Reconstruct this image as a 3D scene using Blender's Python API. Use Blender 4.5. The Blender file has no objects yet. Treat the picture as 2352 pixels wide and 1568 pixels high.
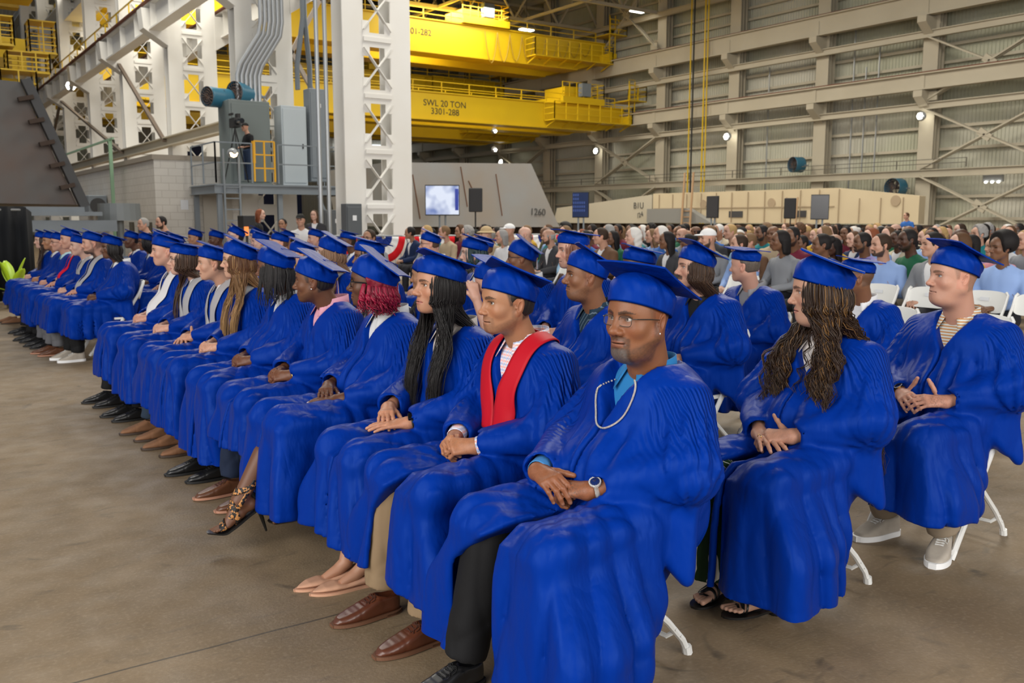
import bpy, bmesh, math, random
import numpy as np
from mathutils import Vector, Matrix
R=math.radians
PI=math.pi
C=bpy.context.scene.collection
rnd=random.Random(7)
# ------------------------------------------------------------------ camera, world, exposure, large lights
sc=bpy.context.scene
cam=bpy.data.cameras.new('camera'); camo=bpy.data.objects.new('camera',cam); C.objects.link(camo)
cam.sensor_width=36; cam.lens=2080/2352*36
camo.location=(0,0,1.5); camo.rotation_euler=(R(90-7.72),0,R(-34.65))
cam.dof.use_dof=True; cam.dof.focus_distance=3.1; cam.dof.aperture_fstop=6.3
cam.clip_end=400
sc.camera=camo
sc.view_settings.view_transform='Standard'; sc.view_settings.look='None'
sc.view_settings.exposure=0.0; sc.view_settings.gamma=1.0; sc.view_settings.use_curve_mapping=False
w=bpy.data.worlds.new('world'); sc.world=w; w.use_nodes=True
w.node_tree.nodes['Background'].inputs[0].default_value=(0.80,0.88,1.0,1)
w.node_tree.nodes['Background'].inputs[1].default_value=0.30
sc.cycles.max_bounces=6; sc.cycles.diffuse_bounces=3; sc.cycles.glossy_bounces=3; sc.cycles.transmission_bounces=4
sc.cycles.sample_clamp_indirect=4.0
def area(name,loc,rot,size,power,col=(1,1,1),sy=None):
    l=bpy.data.lights.new(name,'AREA'); l.energy=power; l.color=col; l.size=size
    if sy: l.shape='RECTANGLE'; l.size_y=sy
    o=bpy.data.objects.new(name,l); C.objects.link(o); o.location=loc; o.rotation_euler=rot; return o
# daylight through the open hangar doors behind and to the left of the camera
area('hangar_door_daylight',(-13,-3,7.0),(R(72),0,R(-100)),16,3700,(1.0,0.97,0.92),11)
area('hangar_door_daylight_rear',(4,-18,8),(R(84),0,R(-6)),20,4300,(1.0,0.96,0.90),11)
# area lights for the high bay lamps; the left bay one added for brightness
for bx_,by_ in ((16,14),(4,30),(16,34),(34,22),(34,42),(36,60),(14,56)):
    area('high_bay_light',(bx_,by_,17.3),(0,0,0),9,3000,(1.0,0.95,0.84),9)
# ------------------------------------------------------------------ materials
MATS={}
def mat(name,col=(.5,.5,.5),rough=.5,metal=0,spec=.5,emit=None,es=1.0,sss=0,sheen=0,attr=None,bump=None,var=None,alpha=None,aniso=0,coat=0):
    """col base colour; attr multiplies by a colour attribute; var=(scale,amount,col2) mottling; bump=(scale,strength)"""
    if name in MATS: return MATS[name]
    m=bpy.data.materials.new(name); m.use_nodes=True; nt=m.node_tree; N=nt.nodes; L=nt.links; b=N['Principled BSDF']
    b.inputs['Base Color'].default_value=(*col,1); b.inputs['Roughness'].default_value=rough
    b.inputs['Metallic'].default_value=metal; b.inputs['Specular IOR Level'].default_value=spec
    if sss: b.inputs['Subsurface Weight'].default_value=sss; b.inputs['Subsurface Radius'].default_value=(.012,.005,.003); b.inputs['Subsurface Scale'].default_value=1.0
    if sheen: b.inputs['Sheen Weight'].default_value=sheen; b.inputs['Sheen Roughness'].default_value=.4
    if coat: b.inputs['Coat Weight'].default_value=coat; b.inputs['Coat Roughness'].default_value=.15
    if emit: b.inputs['Emission Color'].default_value=(*emit,1); b.inputs['Emission Strength'].default_value=es
    if alpha is not None: b.inputs['Alpha'].default_value=alpha
    src=None
    tc=None
    def coords():
        nonlocal tc
        if tc is None: tc=N.new('ShaderNodeTexCoord')
        return tc.outputs['Object']
    if attr:
        a=N.new('ShaderNodeAttribute'); a.attribute_name=attr; src=a.outputs['Color']
    if var:
        n=N.new('ShaderNodeTexNoise'); n.inputs['Scale'].default_value=var[0]; n.inputs['Detail'].default_value=5; L.new(coords(),n.inputs['Vector'])
        r=N.new('ShaderNodeMapRange'); r.inputs[1].default_value=.35; r.inputs[2].default_value=.68; L.new(n.outputs[0],r.inputs[0])
        r.inputs[4].default_value=var[1]
        x=N.new('ShaderNodeMix'); x.data_type='RGBA'; L.new(r.outputs[0],x.inputs[0])
        if src: L.new(src,x.inputs[6])
        else: x.inputs[6].default_value=(*col,1)
        x.inputs[7].default_value=(*var[2],1); src=x.outputs[2]
    if src: L.new(src,b.inputs['Base Color'])
    if bump:
        n=N.new('ShaderNodeTexNoise'); n.inputs['Scale'].default_value=bump[0]; n.inputs['Detail'].default_value=3; L.new(coords(),n.inputs['Vector'])
        bp=N.new('ShaderNodeBump'); bp.inputs['Strength'].default_value=bump[1]; bp.inputs['Distance'].default_value=bump[2] if len(bump)>2 else .01
        L.new(n.outputs[0],bp.inputs['Height']); L.new(bp.outputs[0],b.inputs['Normal'])
    MATS[name]=m; return m
def gownmat():
    if 'royal_blue_gown_cloth' in MATS: return MATS['royal_blue_gown_cloth']
    m=mat('royal_blue_gown_cloth',(.0007,.0245,.240),rough=.40,spec=.15)
    nt=m.node_tree; N=nt.nodes; L=nt.links; b=N['Principled BSDF']
    b.inputs['Sheen Tint'].default_value=(.1,.25,1,1)
    b.inputs['Specular Tint'].default_value=(.25,.5,1,1)
    tc=N.new('ShaderNodeTexCoord')
    n=N.new('ShaderNodeTexNoise'); n.inputs['Scale'].default_value=900; L.new(tc.outputs['Object'],n.inputs['Vector'])
    pu=N.new('ShaderNodeAttribute'); pu.attribute_name='pleat'
    sp=N.new('ShaderNodeSeparateColor'); L.new(pu.outputs['Color'],sp.inputs[0])
    mu=N.new('ShaderNodeMath'); mu.operation='MULTIPLY'; mu.inputs[1].default_value=2*PI*75; L.new(sp.outputs[0],mu.inputs[0])
    si=N.new('ShaderNodeMath'); si.operation='SINE'; L.new(mu.outputs[0],si.inputs[0])
    m2=N.new('ShaderNodeMath'); m2.operation='MULTIPLY'; L.new(si.outputs[0],m2.inputs[0]); L.new(sp.outputs[1],m2.inputs[1])
    m3=N.new('ShaderNodeMath'); m3.operation='MULTIPLY_ADD'; m3.inputs[1].default_value=.12; L.new(n.outputs[0],m3.inputs[0]); L.new(m2.outputs[0],m3.inputs[2])
    mp=N.new('ShaderNodeMapping'); mp.inputs['Scale'].default_value=(9,9,3.); mp.inputs['Rotation'].default_value=(.25,.2,0); L.new(tc.outputs['Object'],mp.inputs[0])
    n2=N.new('ShaderNodeTexNoise'); n2.inputs['Scale'].default_value=1.; n2.inputs['Detail'].default_value=1.5; n2.inputs['Distortion'].default_value=.3; L.new(mp.outputs[0],n2.inputs['Vector'])
    rg=N.new('ShaderNodeMath'); rg.operation='SUBTRACT'; rg.inputs[1].default_value=.5; L.new(n2.outputs[0],rg.inputs[0]); ab=N.new('ShaderNodeMath'); ab.operation='ABSOLUTE'; L.new(rg.outputs[0],ab.inputs[0])
    m4=N.new('ShaderNodeMath'); m4.operation='MULTIPLY_ADD'; m4.inputs[1].default_value=6.; L.new(ab.outputs[0],m4.inputs[0]); L.new(m3.outputs[0],m4.inputs[2])
    mp2=N.new('ShaderNodeMapping'); mp2.inputs['Scale'].default_value=(26,20,9); mp2.inputs['Rotation'].default_value=(.4,-.3,.5); L.new(tc.outputs['Object'],mp2.inputs[0])
    n5=N.new('ShaderNodeTexNoise'); n5.inputs['Scale'].default_value=1.; n5.inputs['Detail'].default_value=2; L.new(mp2.outputs[0],n5.inputs['Vector']); m5=N.new('ShaderNodeMath'); m5.operation='MULTIPLY_ADD'; m5.inputs[1].default_value=2.2; L.new(n5.outputs[0],m5.inputs[0]); L.new(m4.outputs[0],m5.inputs[2]); m4=m5
    bp=N.new('ShaderNodeBump'); bp.inputs['Strength'].default_value=.75; bp.inputs['Distance'].default_value=.0032
    L.new(m4.outputs[0],bp.inputs['Height']); L.new(bp.outputs[0],b.inputs['Normal'])
    return m
# ------------------------------------------------------------------ scene helpers
def link_mesh(name,me,m=None,parent=None):
    o=bpy.data.objects.new(name,me); C.objects.link(o)
    if m is not None:
        for x in (m if isinstance(m,(list,tuple)) else [m]): me.materials.append(x)
    if parent is not None: o.parent=parent
    return o
def tag(o,label=None,cat=None,group=None,kind=None):
    if label: o['label']=label
    if cat: o['category']=cat
    if group: o['group']=group
    if kind: o['kind']=kind
    return o
def thing(name,label,cat,loc=(0,0,0),rz=0,group=None,kind=None):
    o=bpy.data.objects.new(name,None); C.objects.link(o); o.location=loc; o.rotation_euler=(0,0,rz); o.empty_display_size=.1
    return tag(o,label,cat,group,kind)
def kids(o): return list(o.children)
def dup(root,loc=None,rz=None,label=None,group=None,parent=None):
    r=root.copy(); C.objects.link(r)
    if parent is not None: r.parent=parent
    if loc is not None: r.location=loc
    if rz is not None: r.rotation_euler=(0,0,rz)
    if label: r['label']=label
    if group: r['group']=group
    for ch in list(root.children): dup(ch,parent=r)
    return r
def npmesh(name,V,F,smooth=True,cols=None,midx=None):
    """V (n,3), F (m,4) or (m,3) arrays or list of both"""
    me=bpy.data.meshes.new(name); V=np.asarray(V,dtype=np.float32)
    if isinstance(F,np.ndarray):
        k=F.shape[1]; nl=F.size
        me.vertices.add(len(V)); me.vertices.foreach_set('co',V.ravel())
        me.loops.add(nl); me.loops.foreach_set('vertex_index',F.astype(np.int32).ravel())
        me.polygons.add(len(F)); me.polygons.foreach_set('loop_start',np.arange(0,nl,k,dtype=np.int32))
        me.update(calc_edges=True)
    else:
        me.from_pydata(V.tolist(),[],[list(map(int,f)) for f in F]); me.update()
    me.polygons.foreach_set('use_smooth',[smooth]*len(me.polygons))
    if cols:
        for k,c in cols.items():
            a=me.color_attributes.new(k,'FLOAT_COLOR','POINT'); c=np.asarray(c,dtype=np.float32)
            if c.shape[1]==3: c=np.c_[c,np.ones(len(c),dtype=np.float32)]
            a.data.foreach_set('color',c.ravel())
    if midx is not None: me.polygons.foreach_set('material_index',np.asarray(midx,dtype=np.int32))
    me.validate(); return me
class MB:
    """collects simple solids into one mesh"""
    def __init__(s): s.V=[]; s.F=[]; s.n=0; s.mi=[]; s.cur=0; s.flat=False
    def add(s,V,F):
        V=np.asarray(V,float); s.V.append(V); 
        for f in F: s.F.append([i+s.n for i in f]); s.mi.append(s.cur)
        s.n+=len(V); return s
    def box(s,c,d,rot=None,taper=None):
        v=np.array([[x,y,z] for x in(-.5,.5) for y in(-.5,.5) for z in(-.5,.5)])*np.array(d)
        if taper: v[:,:2]*=np.where(v[:,2:]>0,taper,1)
        if rot is not None: v=v@np.array(Matrix.Rotation(rot[0],3,rot[1])).T
        return s.add(v+np.array(c),[(0,1,3,2),(4,6,7,5),(0,4,5,1),(2,3,7,6),(0,2,6,4),(1,5,7,3)])
    def bar(s,a,b,w,h,up=(0,0,1)):
        a=np.array(a,float); b=np.array(b,float); d=b-a; l=np.linalg.norm(d); d/=l; u=np.array(up,float)
        if abs(d@u)>.98: u=np.array((0,1,0.)) if abs(d[1])<.9 else np.array((1.,0,0))
        x=np.cross(d,u); x/=np.linalg.norm(x); u=np.cross(x,d)
        V=[p+x*i*w/2+u*j*h/2 for p in(a,b) for i in(-1,1) for j in(-1,1)]
        return s.add(V,[(0,1,3,2),(4,6,7,5),(0,4,5,1),(2,3,7,6),(0,2,6,4),(1,5,7,3)])
    def tube(s,pts,r,n=8,cap=True,closed=False,rb=None):
        pts=[np.array(p,float) for p in pts]; m=len(pts); rs=r if hasattr(r,'__len__') else [r]*m
        V=[];up=None
        for i,p in enumerate(pts):
            if closed: t=pts[(i+1)%m]-pts[i-1]
            else: t=pts[min(i+1,m-1)]-pts[max(i-1,0)]
            t=t/(np.linalg.norm(t)+1e-12)
            if up is None:
                up=np.array((0,0,1.)) if abs(t[2])<.9 else np.array((1.,0,0))
            x=np.cross(t,up); x/=np.linalg.norm(x)+1e-12; up=np.cross(x,t)
            for k in range(n):
                a=2*PI*k/n; V.append(p+rs[i]*(x*math.cos(a)+(rb if rb else 1)*up*math.sin(a)))
        F=[(i*n+k,i*n+(k+1)%n,((i+1)%m)*n+(k+1)%n,((i+1)%m)*n+k) for i in range(m if closed else m-1) for k in range(n)]
        if cap and not closed: F+=[tuple(range(n))[::-1],tuple(range((m-1)*n,m*n))]
        return s.add(V,F)
    def lathe(s,prof,n=16,c=(0,0,0),axis='z',cap=True):
        V=[]
        for r,z in prof:
            for k in range(n):
                a=2*PI*k/n; p=(r*math.cos(a),r*math.sin(a),z)
                if axis=='x': p=(p[2],p[0],p[1])
                if axis=='y': p=(p[1],p[2],p[0])
                V.append(np.array(p)+np.array(c))
        m=len(prof)
        F=[(i*n+k,i*n+(k+1)%n,(i+1)*n+(k+1)%n,(i+1)*n+k) for i in range(m-1) for k in range(n)]
        if cap: F+=[tuple(range(n))[::-1],tuple(range((m-1)*n,m*n))]
        return s.add(V,F)
    def prism(s,poly,a,b,axis='y'):
        """polygon in the plane normal to axis, extruded from a to b"""
        n=len(poly); V=[]
        for t in(a,b):
            for p,q in poly: V.append({'y':(p,t,q),'x':(t,p,q),'z':(p,q,t)}[axis])
        F=[tuple(range(n))[::-1],tuple(range(n,2*n))]+[(i,(i+1)%n,n+(i+1)%n,n+i) for i in range(n)]
        return s.add(V,F)
    def xf(s,M):
        """transform everything so far"""
        M=np.array(M); s.V=[v@M[:3,:3].T+M[:3,3] for v in s.V]; return s
    def build(s,name,m,parent=None,smooth=False,bevel=0):
        me=bpy.data.meshes.new(name)
        V=np.vstack(s.V); me.from_pydata(V.tolist(),[],s.F); 
        if len(set(s.mi))>1 or s.cur: me.polygons.foreach_set('material_index',s.mi)
        bm=bmesh.new(); bm.from_mesh(me); bmesh.ops.recalc_face_normals(bm,faces=bm.faces)
        if bevel: bmesh.ops.bevel(bm,geom=bm.edges[:],offset=bevel,segments=1,affect='EDGES')
        bm.to_mesh(me); bm.free()
        if smooth:
            me.polygons.foreach_set('use_smooth',[True]*len(me.polygons))
            me.set_sharp_from_angle(angle=R(40))
        return link_mesh(name,me,m,parent)
# ------------------------------------------------------------------ distance fields and surface nets
def smin(a,b,k): h=np.maximum(k-np.abs(a-b),0)/k; return np.minimum(a,b)-h*h*k*.25
def smax(a,b,k): return -smin(-a,-b,k)
def ell(P,c,r,rot=None):
    q=P-np.array(c,dtype=np.float32)
    if rot is not None: q=q@np.array(rot,dtype=np.float32)
    r=np.array(r,dtype=np.float32); q1=q/r; k0=np.sqrt((q1*q1).sum(1)); q2=q1/r; k1=np.sqrt((q2*q2).sum(1))+1e-9
    return k0*(k0-1)/k1
def cone(P,a,b,ra,rb):
    a=np.array(a,dtype=np.float32); b=np.array(b,dtype=np.float32); ba=b-a; q=P-a
    t=np.clip((q@ba)/(ba@ba+1e-12),0,1); d=q-t[:,None]*ba
    return np.sqrt((d*d).sum(1))-(ra+(rb-ra)*t)
def econe(P,a,b,ra,rb,s):
    """cone with axes squashed by s (per world axis) """
    s=np.array(s,dtype=np.float32); m=float(s.min())
    return cone(P/s,np.array(a)/s,np.array(b)/s,ra,rb)*m
def tri(P,a,b,c,r):
    a,b,c=[np.array(v,dtype=np.float32) for v in(a,b,c)]
    ba=b-a;cb=c-b;ac=a-c;n=np.cross(ba,ac); pa=P-a;pb=P-b;pc=P-c
    s=np.sign(pa@np.cross(ba,n))+np.sign(pb@np.cross(cb,n))+np.sign(pc@np.cross(ac,n))
    def seg(p,e): t=np.clip((p@e)/(e@e),0,1); d=p-t[:,None]*e; return (d*d).sum(1)
    edge=np.minimum(np.minimum(seg(pa,ba),seg(pb,cb)),seg(pc,ac)); face=(pa@n)**2/(n@n)
    return np.sqrt(np.where(s<2,edge,face))-r
def poly2(x,z,pts):
    """signed distance to polygon"""
    d=np.full(x.shape,1e9,dtype=np.float32); sgn=np.ones_like(d); n=len(pts)
    for i in range(n):
        ax,az=pts[i]; bx,bz=pts[i-1]; ex,ez=bx-ax,bz-az; wx,wz=x-ax,z-az
        t=np.clip((wx*ex+wz*ez)/(ex*ex+ez*ez),0,1); dx,dz=wx-ex*t,wz-ez*t; d=np.minimum(d,dx*dx+dz*dz)
        c1=z>=az; c2=z<bz; c3=ex*wz>ez*wx; flip=(c1&c2&c3)|(~c1&~c2&~c3); sgn=np.where(flip,-sgn,sgn)
    return sgn*np.sqrt(d)
def fold(u,v,seed,fu,fv=3.,oct=2):
    """long folds running along v, repeating across u; range about -1..1"""
    g=np.random.RandomState(seed); o=0; a=1.
    for i in range(oct):
        p=g.rand(4)*6.28; s=np.sin(fu*u+1.1*np.sin(fv*v+p[0])+.8*np.sin(fu*.37*u+p[2])+p[1]+.6*np.sin(fv*1.7*v+fu*.2*u+p[3]))
        o=o+a*(1-2*np.abs(s)**.8 if i==0 else s*.8); a*=.45; fu*=2.1; fv*=1.6
    return o*.55
def sdf_mesh(f,lo,hi,h,slack=.02,B=8):
    """block-sparse evaluation of f then surface nets"""
    lo=np.array(lo,float); hi=np.array(hi,float); nb=np.ceil((hi-lo)/h/B).astype(int); n=nb*B
    I=np.stack(np.meshgrid(*[np.arange(k) for k in nb],indexing='ij'),-1).reshape(-1,3)
    cen=(lo+(I*B+(B-1)/2)*h).astype(np.float32); d=f(cen); rad=B*h*.5*1.75+slack
    G=np.where(d<0,-1,1).astype(np.float32).reshape(nb); G=np.repeat(np.repeat(np.repeat(G,B,0),B,1),B,2)
    act=I[np.abs(d)<rad]
    off=np.stack(np.meshgrid(*[np.arange(B)]*3,indexing='ij'),-1).reshape(-1,3)
    ck=max(1,400000//(B**3))
    for s in range(0,len(act),ck):
        J=(act[s:s+ck,None,:]*B+off[None]).reshape(-1,3); G[J[:,0],J[:,1],J[:,2]]=f((lo+J*h).astype(np.float32))
    S=G<0
    ex=S[1:,:,:]!=S[:-1,:,:]; ey=S[:,1:,:]!=S[:,:-1,:]; ez=S[:,:,1:]!=S[:,:,:-1]
    cn=np.zeros(n-1,dtype=np.uint8)
    acc=np.zeros((*(n-1),),bool)
    c=S[:-1,:-1,:-1]
    for dx in(0,1):
        for dy in(0,1):
            for dz in(0,1): acc|=(S[dx:n[0]-1+dx,dy:n[1]-1+dy,dz:n[2]-1+dz]!=c)
    cells=np.argwhere(acc); idx=np.full(acc.shape,-1,np.int64); idx[tuple(cells.T)]=np.arange(len(cells))
    sm=np.zeros((len(cells),3)); ct=np.zeros(len(cells))
    def val(o): q=cells+o; return G[q[:,0],q[:,1],q[:,2]]
    for ax in range(3):
        o1=[0,1] 
        for p in(0,1):
            for q in(0,1):
                a=np.zeros(3,int); oth=[k for k in range(3) if k!=ax]; a[oth[0]]=p; a[oth[1]]=q; b=a.copy(); b[ax]=1
                va=val(a); vb=val(b); m=(va<0)!=(vb<0); t=np.where(m,va/np.where(m,va-vb,1),0)
                pos=np.tile(a.astype(float),(len(cells),1)); pos[:,ax]=t; sm+=pos*m[:,None]; ct+=m
    V=lo+(cells+sm/ct[:,None])*h
    F=[]
    for ax,e in((0,ex),(1,ey),(2,ez)):
        oth=[k for k in range(3) if k!=ax]; q=np.argwhere(e)
        ok=(q[:,oth[0]]>0)&(q[:,oth[1]]>0)
        for k in oth: ok&=q[:,k]<n[k]-1
        q=q[ok]; d1=np.zeros(3,int); d1[oth[0]]=1; d2=np.zeros(3,int); d2[oth[1]]=1
        f4=np.stack([idx[tuple((q-a).T)] for a in(d1+d2,d2,d1*0,d1)],1)
        s=S[tuple(q.T)]; 
        if ax==1: s=~s
        f4=np.where(s[:,None],f4,f4[:,::-1]); F.append(f4)
    F=np.vstack(F); F=F[(F>=0).all(1)]
    return V,F
def relax(V,F,it=1,w=.5):
    n=len(V); e=np.vstack([F[:,[0,1]],F[:,[1,2]],F[:,[2,3]],F[:,[3,0]]])
    for _ in range(it):
        s=np.zeros_like(V); c=np.zeros(n); 
        for k in range(3): s[:,k]=np.bincount(e[:,0],V[e[:,1],k],n)+np.bincount(e[:,1],V[e[:,0],k],n)
        c=np.bincount(e[:,0],minlength=n)+np.bincount(e[:,1],minlength=n)
        V=V+(s/np.maximum(c,1)[:,None]-V)*w
    return V
def norms(V,F):
    a=np.cross(V[F[:,2]]-V[F[:,0]],V[F[:,3 if F.shape[1]>3 else 1]]-V[F[:,1]]) if F.shape[1]>3 else np.cross(V[F[:,1]]-V[F[:,0]],V[F[:,2]]-V[F[:,0]])
    N=np.zeros_like(V)
    for k in range(3):
        for j in range(F.shape[1]): N[:,k]+=np.bincount(F[:,j],a[:,k],len(V))
    return N/(np.linalg.norm(N,axis=1)[:,None]+1e-12)
def sstep(a,b,x): t=np.clip((x-a)/(b-a),0,1); return t*t*(3-2*t)
# ------------------------------------------------------------------ people
def rotm(yaw=0,pitch=0,roll=0):
    """head rotation: yaw>0 turns to the person's left, pitch>0 looks up, roll>0 tilts to the right"""
    return np.array(Matrix.Rotation(yaw,3,'Z')@Matrix.Rotation(-pitch,3,'Y')@Matrix.Rotation(roll,3,'X'))
def head_sdf(p,nk,nb):
    """face looks along +x, origin between the eyes; nk neck points in head space"""
    fat=p.get('fat',.3); jw=p.get('jaw',1.); ns=1.13*p.get('nose',1.); lp=p.get('lips',1.); br=p.get('brow',1.); fem=p.get('fem',0); nl=p.get('nlen',1.)
    def f(P):
        Q=P.copy(); Q[:,1]=np.abs(Q[:,1])
        d=ell(Q,(-.012,0,.026),(.099,.077,.087))
        d=smin(d,ell(Q,(.028,0,.03),(.062,.064,.062)),.03)
        d=smin(d,ell(Q,(.022,0,-.035),(.064,.0625+.006*fat,.079)),.035)
        jy=(.050+.008*fat)*jw
        d=smin(d,cone(Q,(-.008,jy,-.048),(.052,.020*jw,-.098),.017+.006*fat,.015),.03)
        d=smin(d,cone(Q,(.060,0,-.102),(.068,.010*jw,-.100),.015,.014),.018)
        if fat>.5: d=smin(d,ell(Q,(.02,0,-.105),(.055,.055,.025+.01*fat)),.03)
        d=smin(d,ell(Q,(.052,.044,-.030),(.022,.020+.004*fat,.020)),.02)     # cheek
        d=smin(d,ell(Q,(.062,0,-.070),(.027,.031,.028)),.022)                # muzzle
        d=smin(d,cone(Q,(.081,.010,.019),(.062,.046,.021),.0085+.0015*br,.006),.014)  # brow
        s=ell(Q,(.094,.031,.001),(.019,.0175,.0115)); d=smax(d,-s,.016)      # socket
        d=smin(d,ell(Q,(.0655,.031,.0005),(.0150,.0165,.0145)),.004)         # lids
        d=smin(d,cone(Q,(.083,0,.010),(.101*1,0,-.032*nl),.0075*ns,.0095*ns),.010)   # nose bridge
        d=smin(d,ell(Q,(.103,0,-.036*nl),(.0125*ns,.0105*ns,.0095*ns)),.008)
        d=smin(d,ell(Q,(.093,.0125*ns,-.040*nl),(.010*ns,.0065*ns,.0068*ns)),.006)
        d=smax(d,-ell(Q,(.098,.0065*ns,-.0495*nl),(.0055,.0035,.0045)),.003)
        yy=Q[:,1]
        # lips
        cx=.0875-yy*yy*14
        u=np.sqrt((Q[:,0]-cx)**2*.8+((Q[:,2]+.0665+yy*.13+.0012*np.cos(yy*500)*(yy<.01)))**2)-(.0052*lp)*np.clip(1-(yy/.029)**2,0,1)**.5
        l=np.sqrt((Q[:,0]-cx+.001)**2*.8+(Q[:,2]+.0765-yy*.06)**2)-(.0060*lp)*np.clip(1-(yy/.027)**2,0,1)**.5
        m=yy<.031
        d=np.where(m,smin(d,np.where(m,u,1.),.004),d); d=np.where(m,smin(d,np.where(m,l,1.),.004),d)
        g=np.maximum(np.abs(Q[:,2]+.0713+yy*.06)-.0009,np.maximum(yy-.028,.072-Q[:,0])); d=smax(d,-g,.0035)
        # lid opening
        op=np.maximum(np.abs(Q[:,2]+.0006-(yy-.031)*.06)-(p.get('lid',.0042))*np.clip(1-((yy-.031)/.0145)**2,0,1)**.6,.070-Q[:,0])
        d=smax(d,-op,.0025)
        # ear
        er=np.array(Matrix.Rotation(R(-14),3,'Y')@Matrix.Rotation(R(22),3,'Z'))
        e=ell(Q,(-.020,.0795,-.010),(.0175,.0075,.031),er)
        e=smin(e,ell(Q,(-.010,.075,-.036),(.009,.0055,.010)),.006)
        e=smax(e,-ell(Q,(-.0135,.0875,-.008),(.0085,.0075,.019),er),.004)
        e=smin(e,ell(Q,(-.003,.0775,-.014),(.004,.004,.006)),.004)
        e=np.where((yy>.055)&(Q[:,0]<.03),e,1.)
        d=smin(d,e,.005)
        # neck
        n=cone(P,nk[0],nk[1],nb,nb*1.02)
        d=smin(d,n,.03)
        if not fem: d=smin(d,ell(P,np.array(nk[0])*.4+np.array(nk[1])*.6+np.array((nb*.82,0,0)),(.012,.010,.016)),.02)
        d=smin(d,cone(P,np.array(nk[0])*.0+np.array(nk[1]),np.array(nk[1])+np.array((-.02,0,-.06)),nb,nb*1.5),.04)
        return d
    return f
def skin_cols(V,p):
    """natural colouring of the skin by place: lips, brows, beard, hair line"""
    sk=np.array(p['skin']); c=np.tile(sk,(len(V),1)); x,y,z=V.T; ya=np.abs(y)
    def mix(c,col,m): return c*(1-m[:,None])+np.array(col)*m[:,None]
    rs=np.random.RandomState(3); nz=rs.rand(len(V))
    face=sstep(.02,.05,x)
    c=mix(c,sk*np.array((1.12,.84,.80)),face*.5*np.exp(-((ya-.042)/.018)**2-((z+.035)/.02)**2))
    c=mix(c,sk*np.array((1.15,.82,.78)),.5*np.exp(-((x-.105)/.016)**2-((ya)/.016)**2-((z+.038)/.014)**2))
    c=mix(c,sk*np.array((1.1,.78,.72)),.4*((ya>.075)&(z<.03)&(z>-.05)&(x<.02)))
    c=mix(c,sk*.6,.55*np.exp(-((ya-.031)/.019)**2-((z-.004)/.011)**2)*sstep(.055,.068,x))
    lip=p.get('lipc',sk*.72+np.array((.055,.018,.020)))
    lu=((np.abs(z+.0715)<(.0095*p.get('lips',1.))*np.clip(1-(ya/.030)**2,0,1)**.6)&(x>.066)); c=mix(c,lip,lu*.8)
    c=mix(c,sk*.25,((np.abs(z+.0713)<.0013)&(ya<.027)&(x>.07))*.8)
    hc=np.array(p.get('hairc',(.02,.015,.012)))
    bz=.0185+.004*np.cos((ya-.034)*80)-.001; bm=(np.abs(z-bz)<.0050*np.clip(1.25-(ya/.055)**2,0,1))&(ya>.010)&(ya<.056)&(x>.045)
    c=mix(c,hc,bm*(.85 if not p.get('fairbrow') else .5)*(.75+.25*nz))
    # lash line
    c=mix(c,hc*.6,np.exp(-((z-.0052-.5*(.0)*ya)/.0019)**2)*(np.abs(ya-.031)<.0165)*(x>.064)*(x<.09)*.95)
    b=p.get('beard'); 
    if b:
        g3=np.sin(x*310+np.sin(z*290)*2)*np.sin(y*330+z*170)*np.sin(z*350+x*120); nz=np.clip(.5+.5*g3+.25*(nz-.5),0,1)
        so=lambda a,b,v:sstep(a,b,v)
        mous=so(.0085,.0045,np.abs(z+.0575+.10*ya*0))*so(.034,.026,ya)*so(.058,.064,x)
        ln=-.050-.55*np.clip(x,-.02,.07)-.0  # cheek line falls from the sideburn to the chin
        jaw=so(ln+.008,ln-.006,z)*so(-.020,-.008,x)*so(-.135,-.120,z+.25*np.minimum(x,0))
        chin=so(-.080,-.086,z)*so(.036,.026,ya)*so(.03,.045,x)
        gt=so(.042,.036,ya)*so(.020,.026,ya)*so(-.052,-.058,z)*so(.040,.052,x)
        sb=so(.010,-.0,np.abs(x-.004)-.004)*so(.004,-.004,z)*(ya>.05)*so(-.06,-.05,z)
        jaw=np.maximum(jaw,sb)
        A=np.maximum
        if b=='stubble': c=mix(c,hc*.8+sk*.15,A(A(mous,jaw),A(chin,gt))*.36*(.6+.6*nz))
        if b=='goatee':
            c=mix(c,hc,A(A(mous,gt),chin)*.75*(.5+.5*nz)); c=mix(c,hc,jaw*.62*(.5+.5*nz))
            n3=.5+.5*np.sin(x*900+np.sin(z*700)*2)*np.sin(y*880+z*300); c=mix(c,(.16,.15,.145),chin*so(.040,.06,x)*so(-.084,-.094,z)*(.2+.45*n3))
        if b=='moustache': c=mix(c,hc,so(.0125,.007,np.abs(z+.0575+.08*ya))*so(.036,.028,ya)*so(.054,.060,x)*.92); c=mix(c,hc,A(jaw,chin)*.22*(.5+nz))
        if b=='thinmoustache': c=mix(c,hc,mous*(z<-.055)*.75); c=mix(c,hc,A(jaw,chin)*.25*(.5+nz))
        if b=='chinbeard': c=mix(c,hc,mous*.6); c=mix(c,hc,so(-.078,-.086,z)*so(.055,.04,ya)*.9); c=mix(c,hc,jaw*.6)
        if b=='full': c=mix(c,hc,A(A(mous,chin),A(gt,jaw))*.92)
    hl=p.get('hairline')     # short hair growing on the head: fade or shaved
    if hl:
        so=sstep; s1=so(.006,-.006,x-(.028+.35*(z-.01)))*so(-.006,.006,z+.25*(x+.02))*so(-.016,-.006,z); s2_=so(-.030,-.042,x)*so(-.062,-.048,z+.3*(x+.06))
        side=np.maximum(s1,s2_)*(1-((ya>.0745)&(x>-.045)&(x<.01)&(z<.025)))
        c=mix(c,hc,side*{'fade':.55,'shaved':.32,'short':.9}[hl]*(.7+.3*nz))
    return c
HEADS={}
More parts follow.
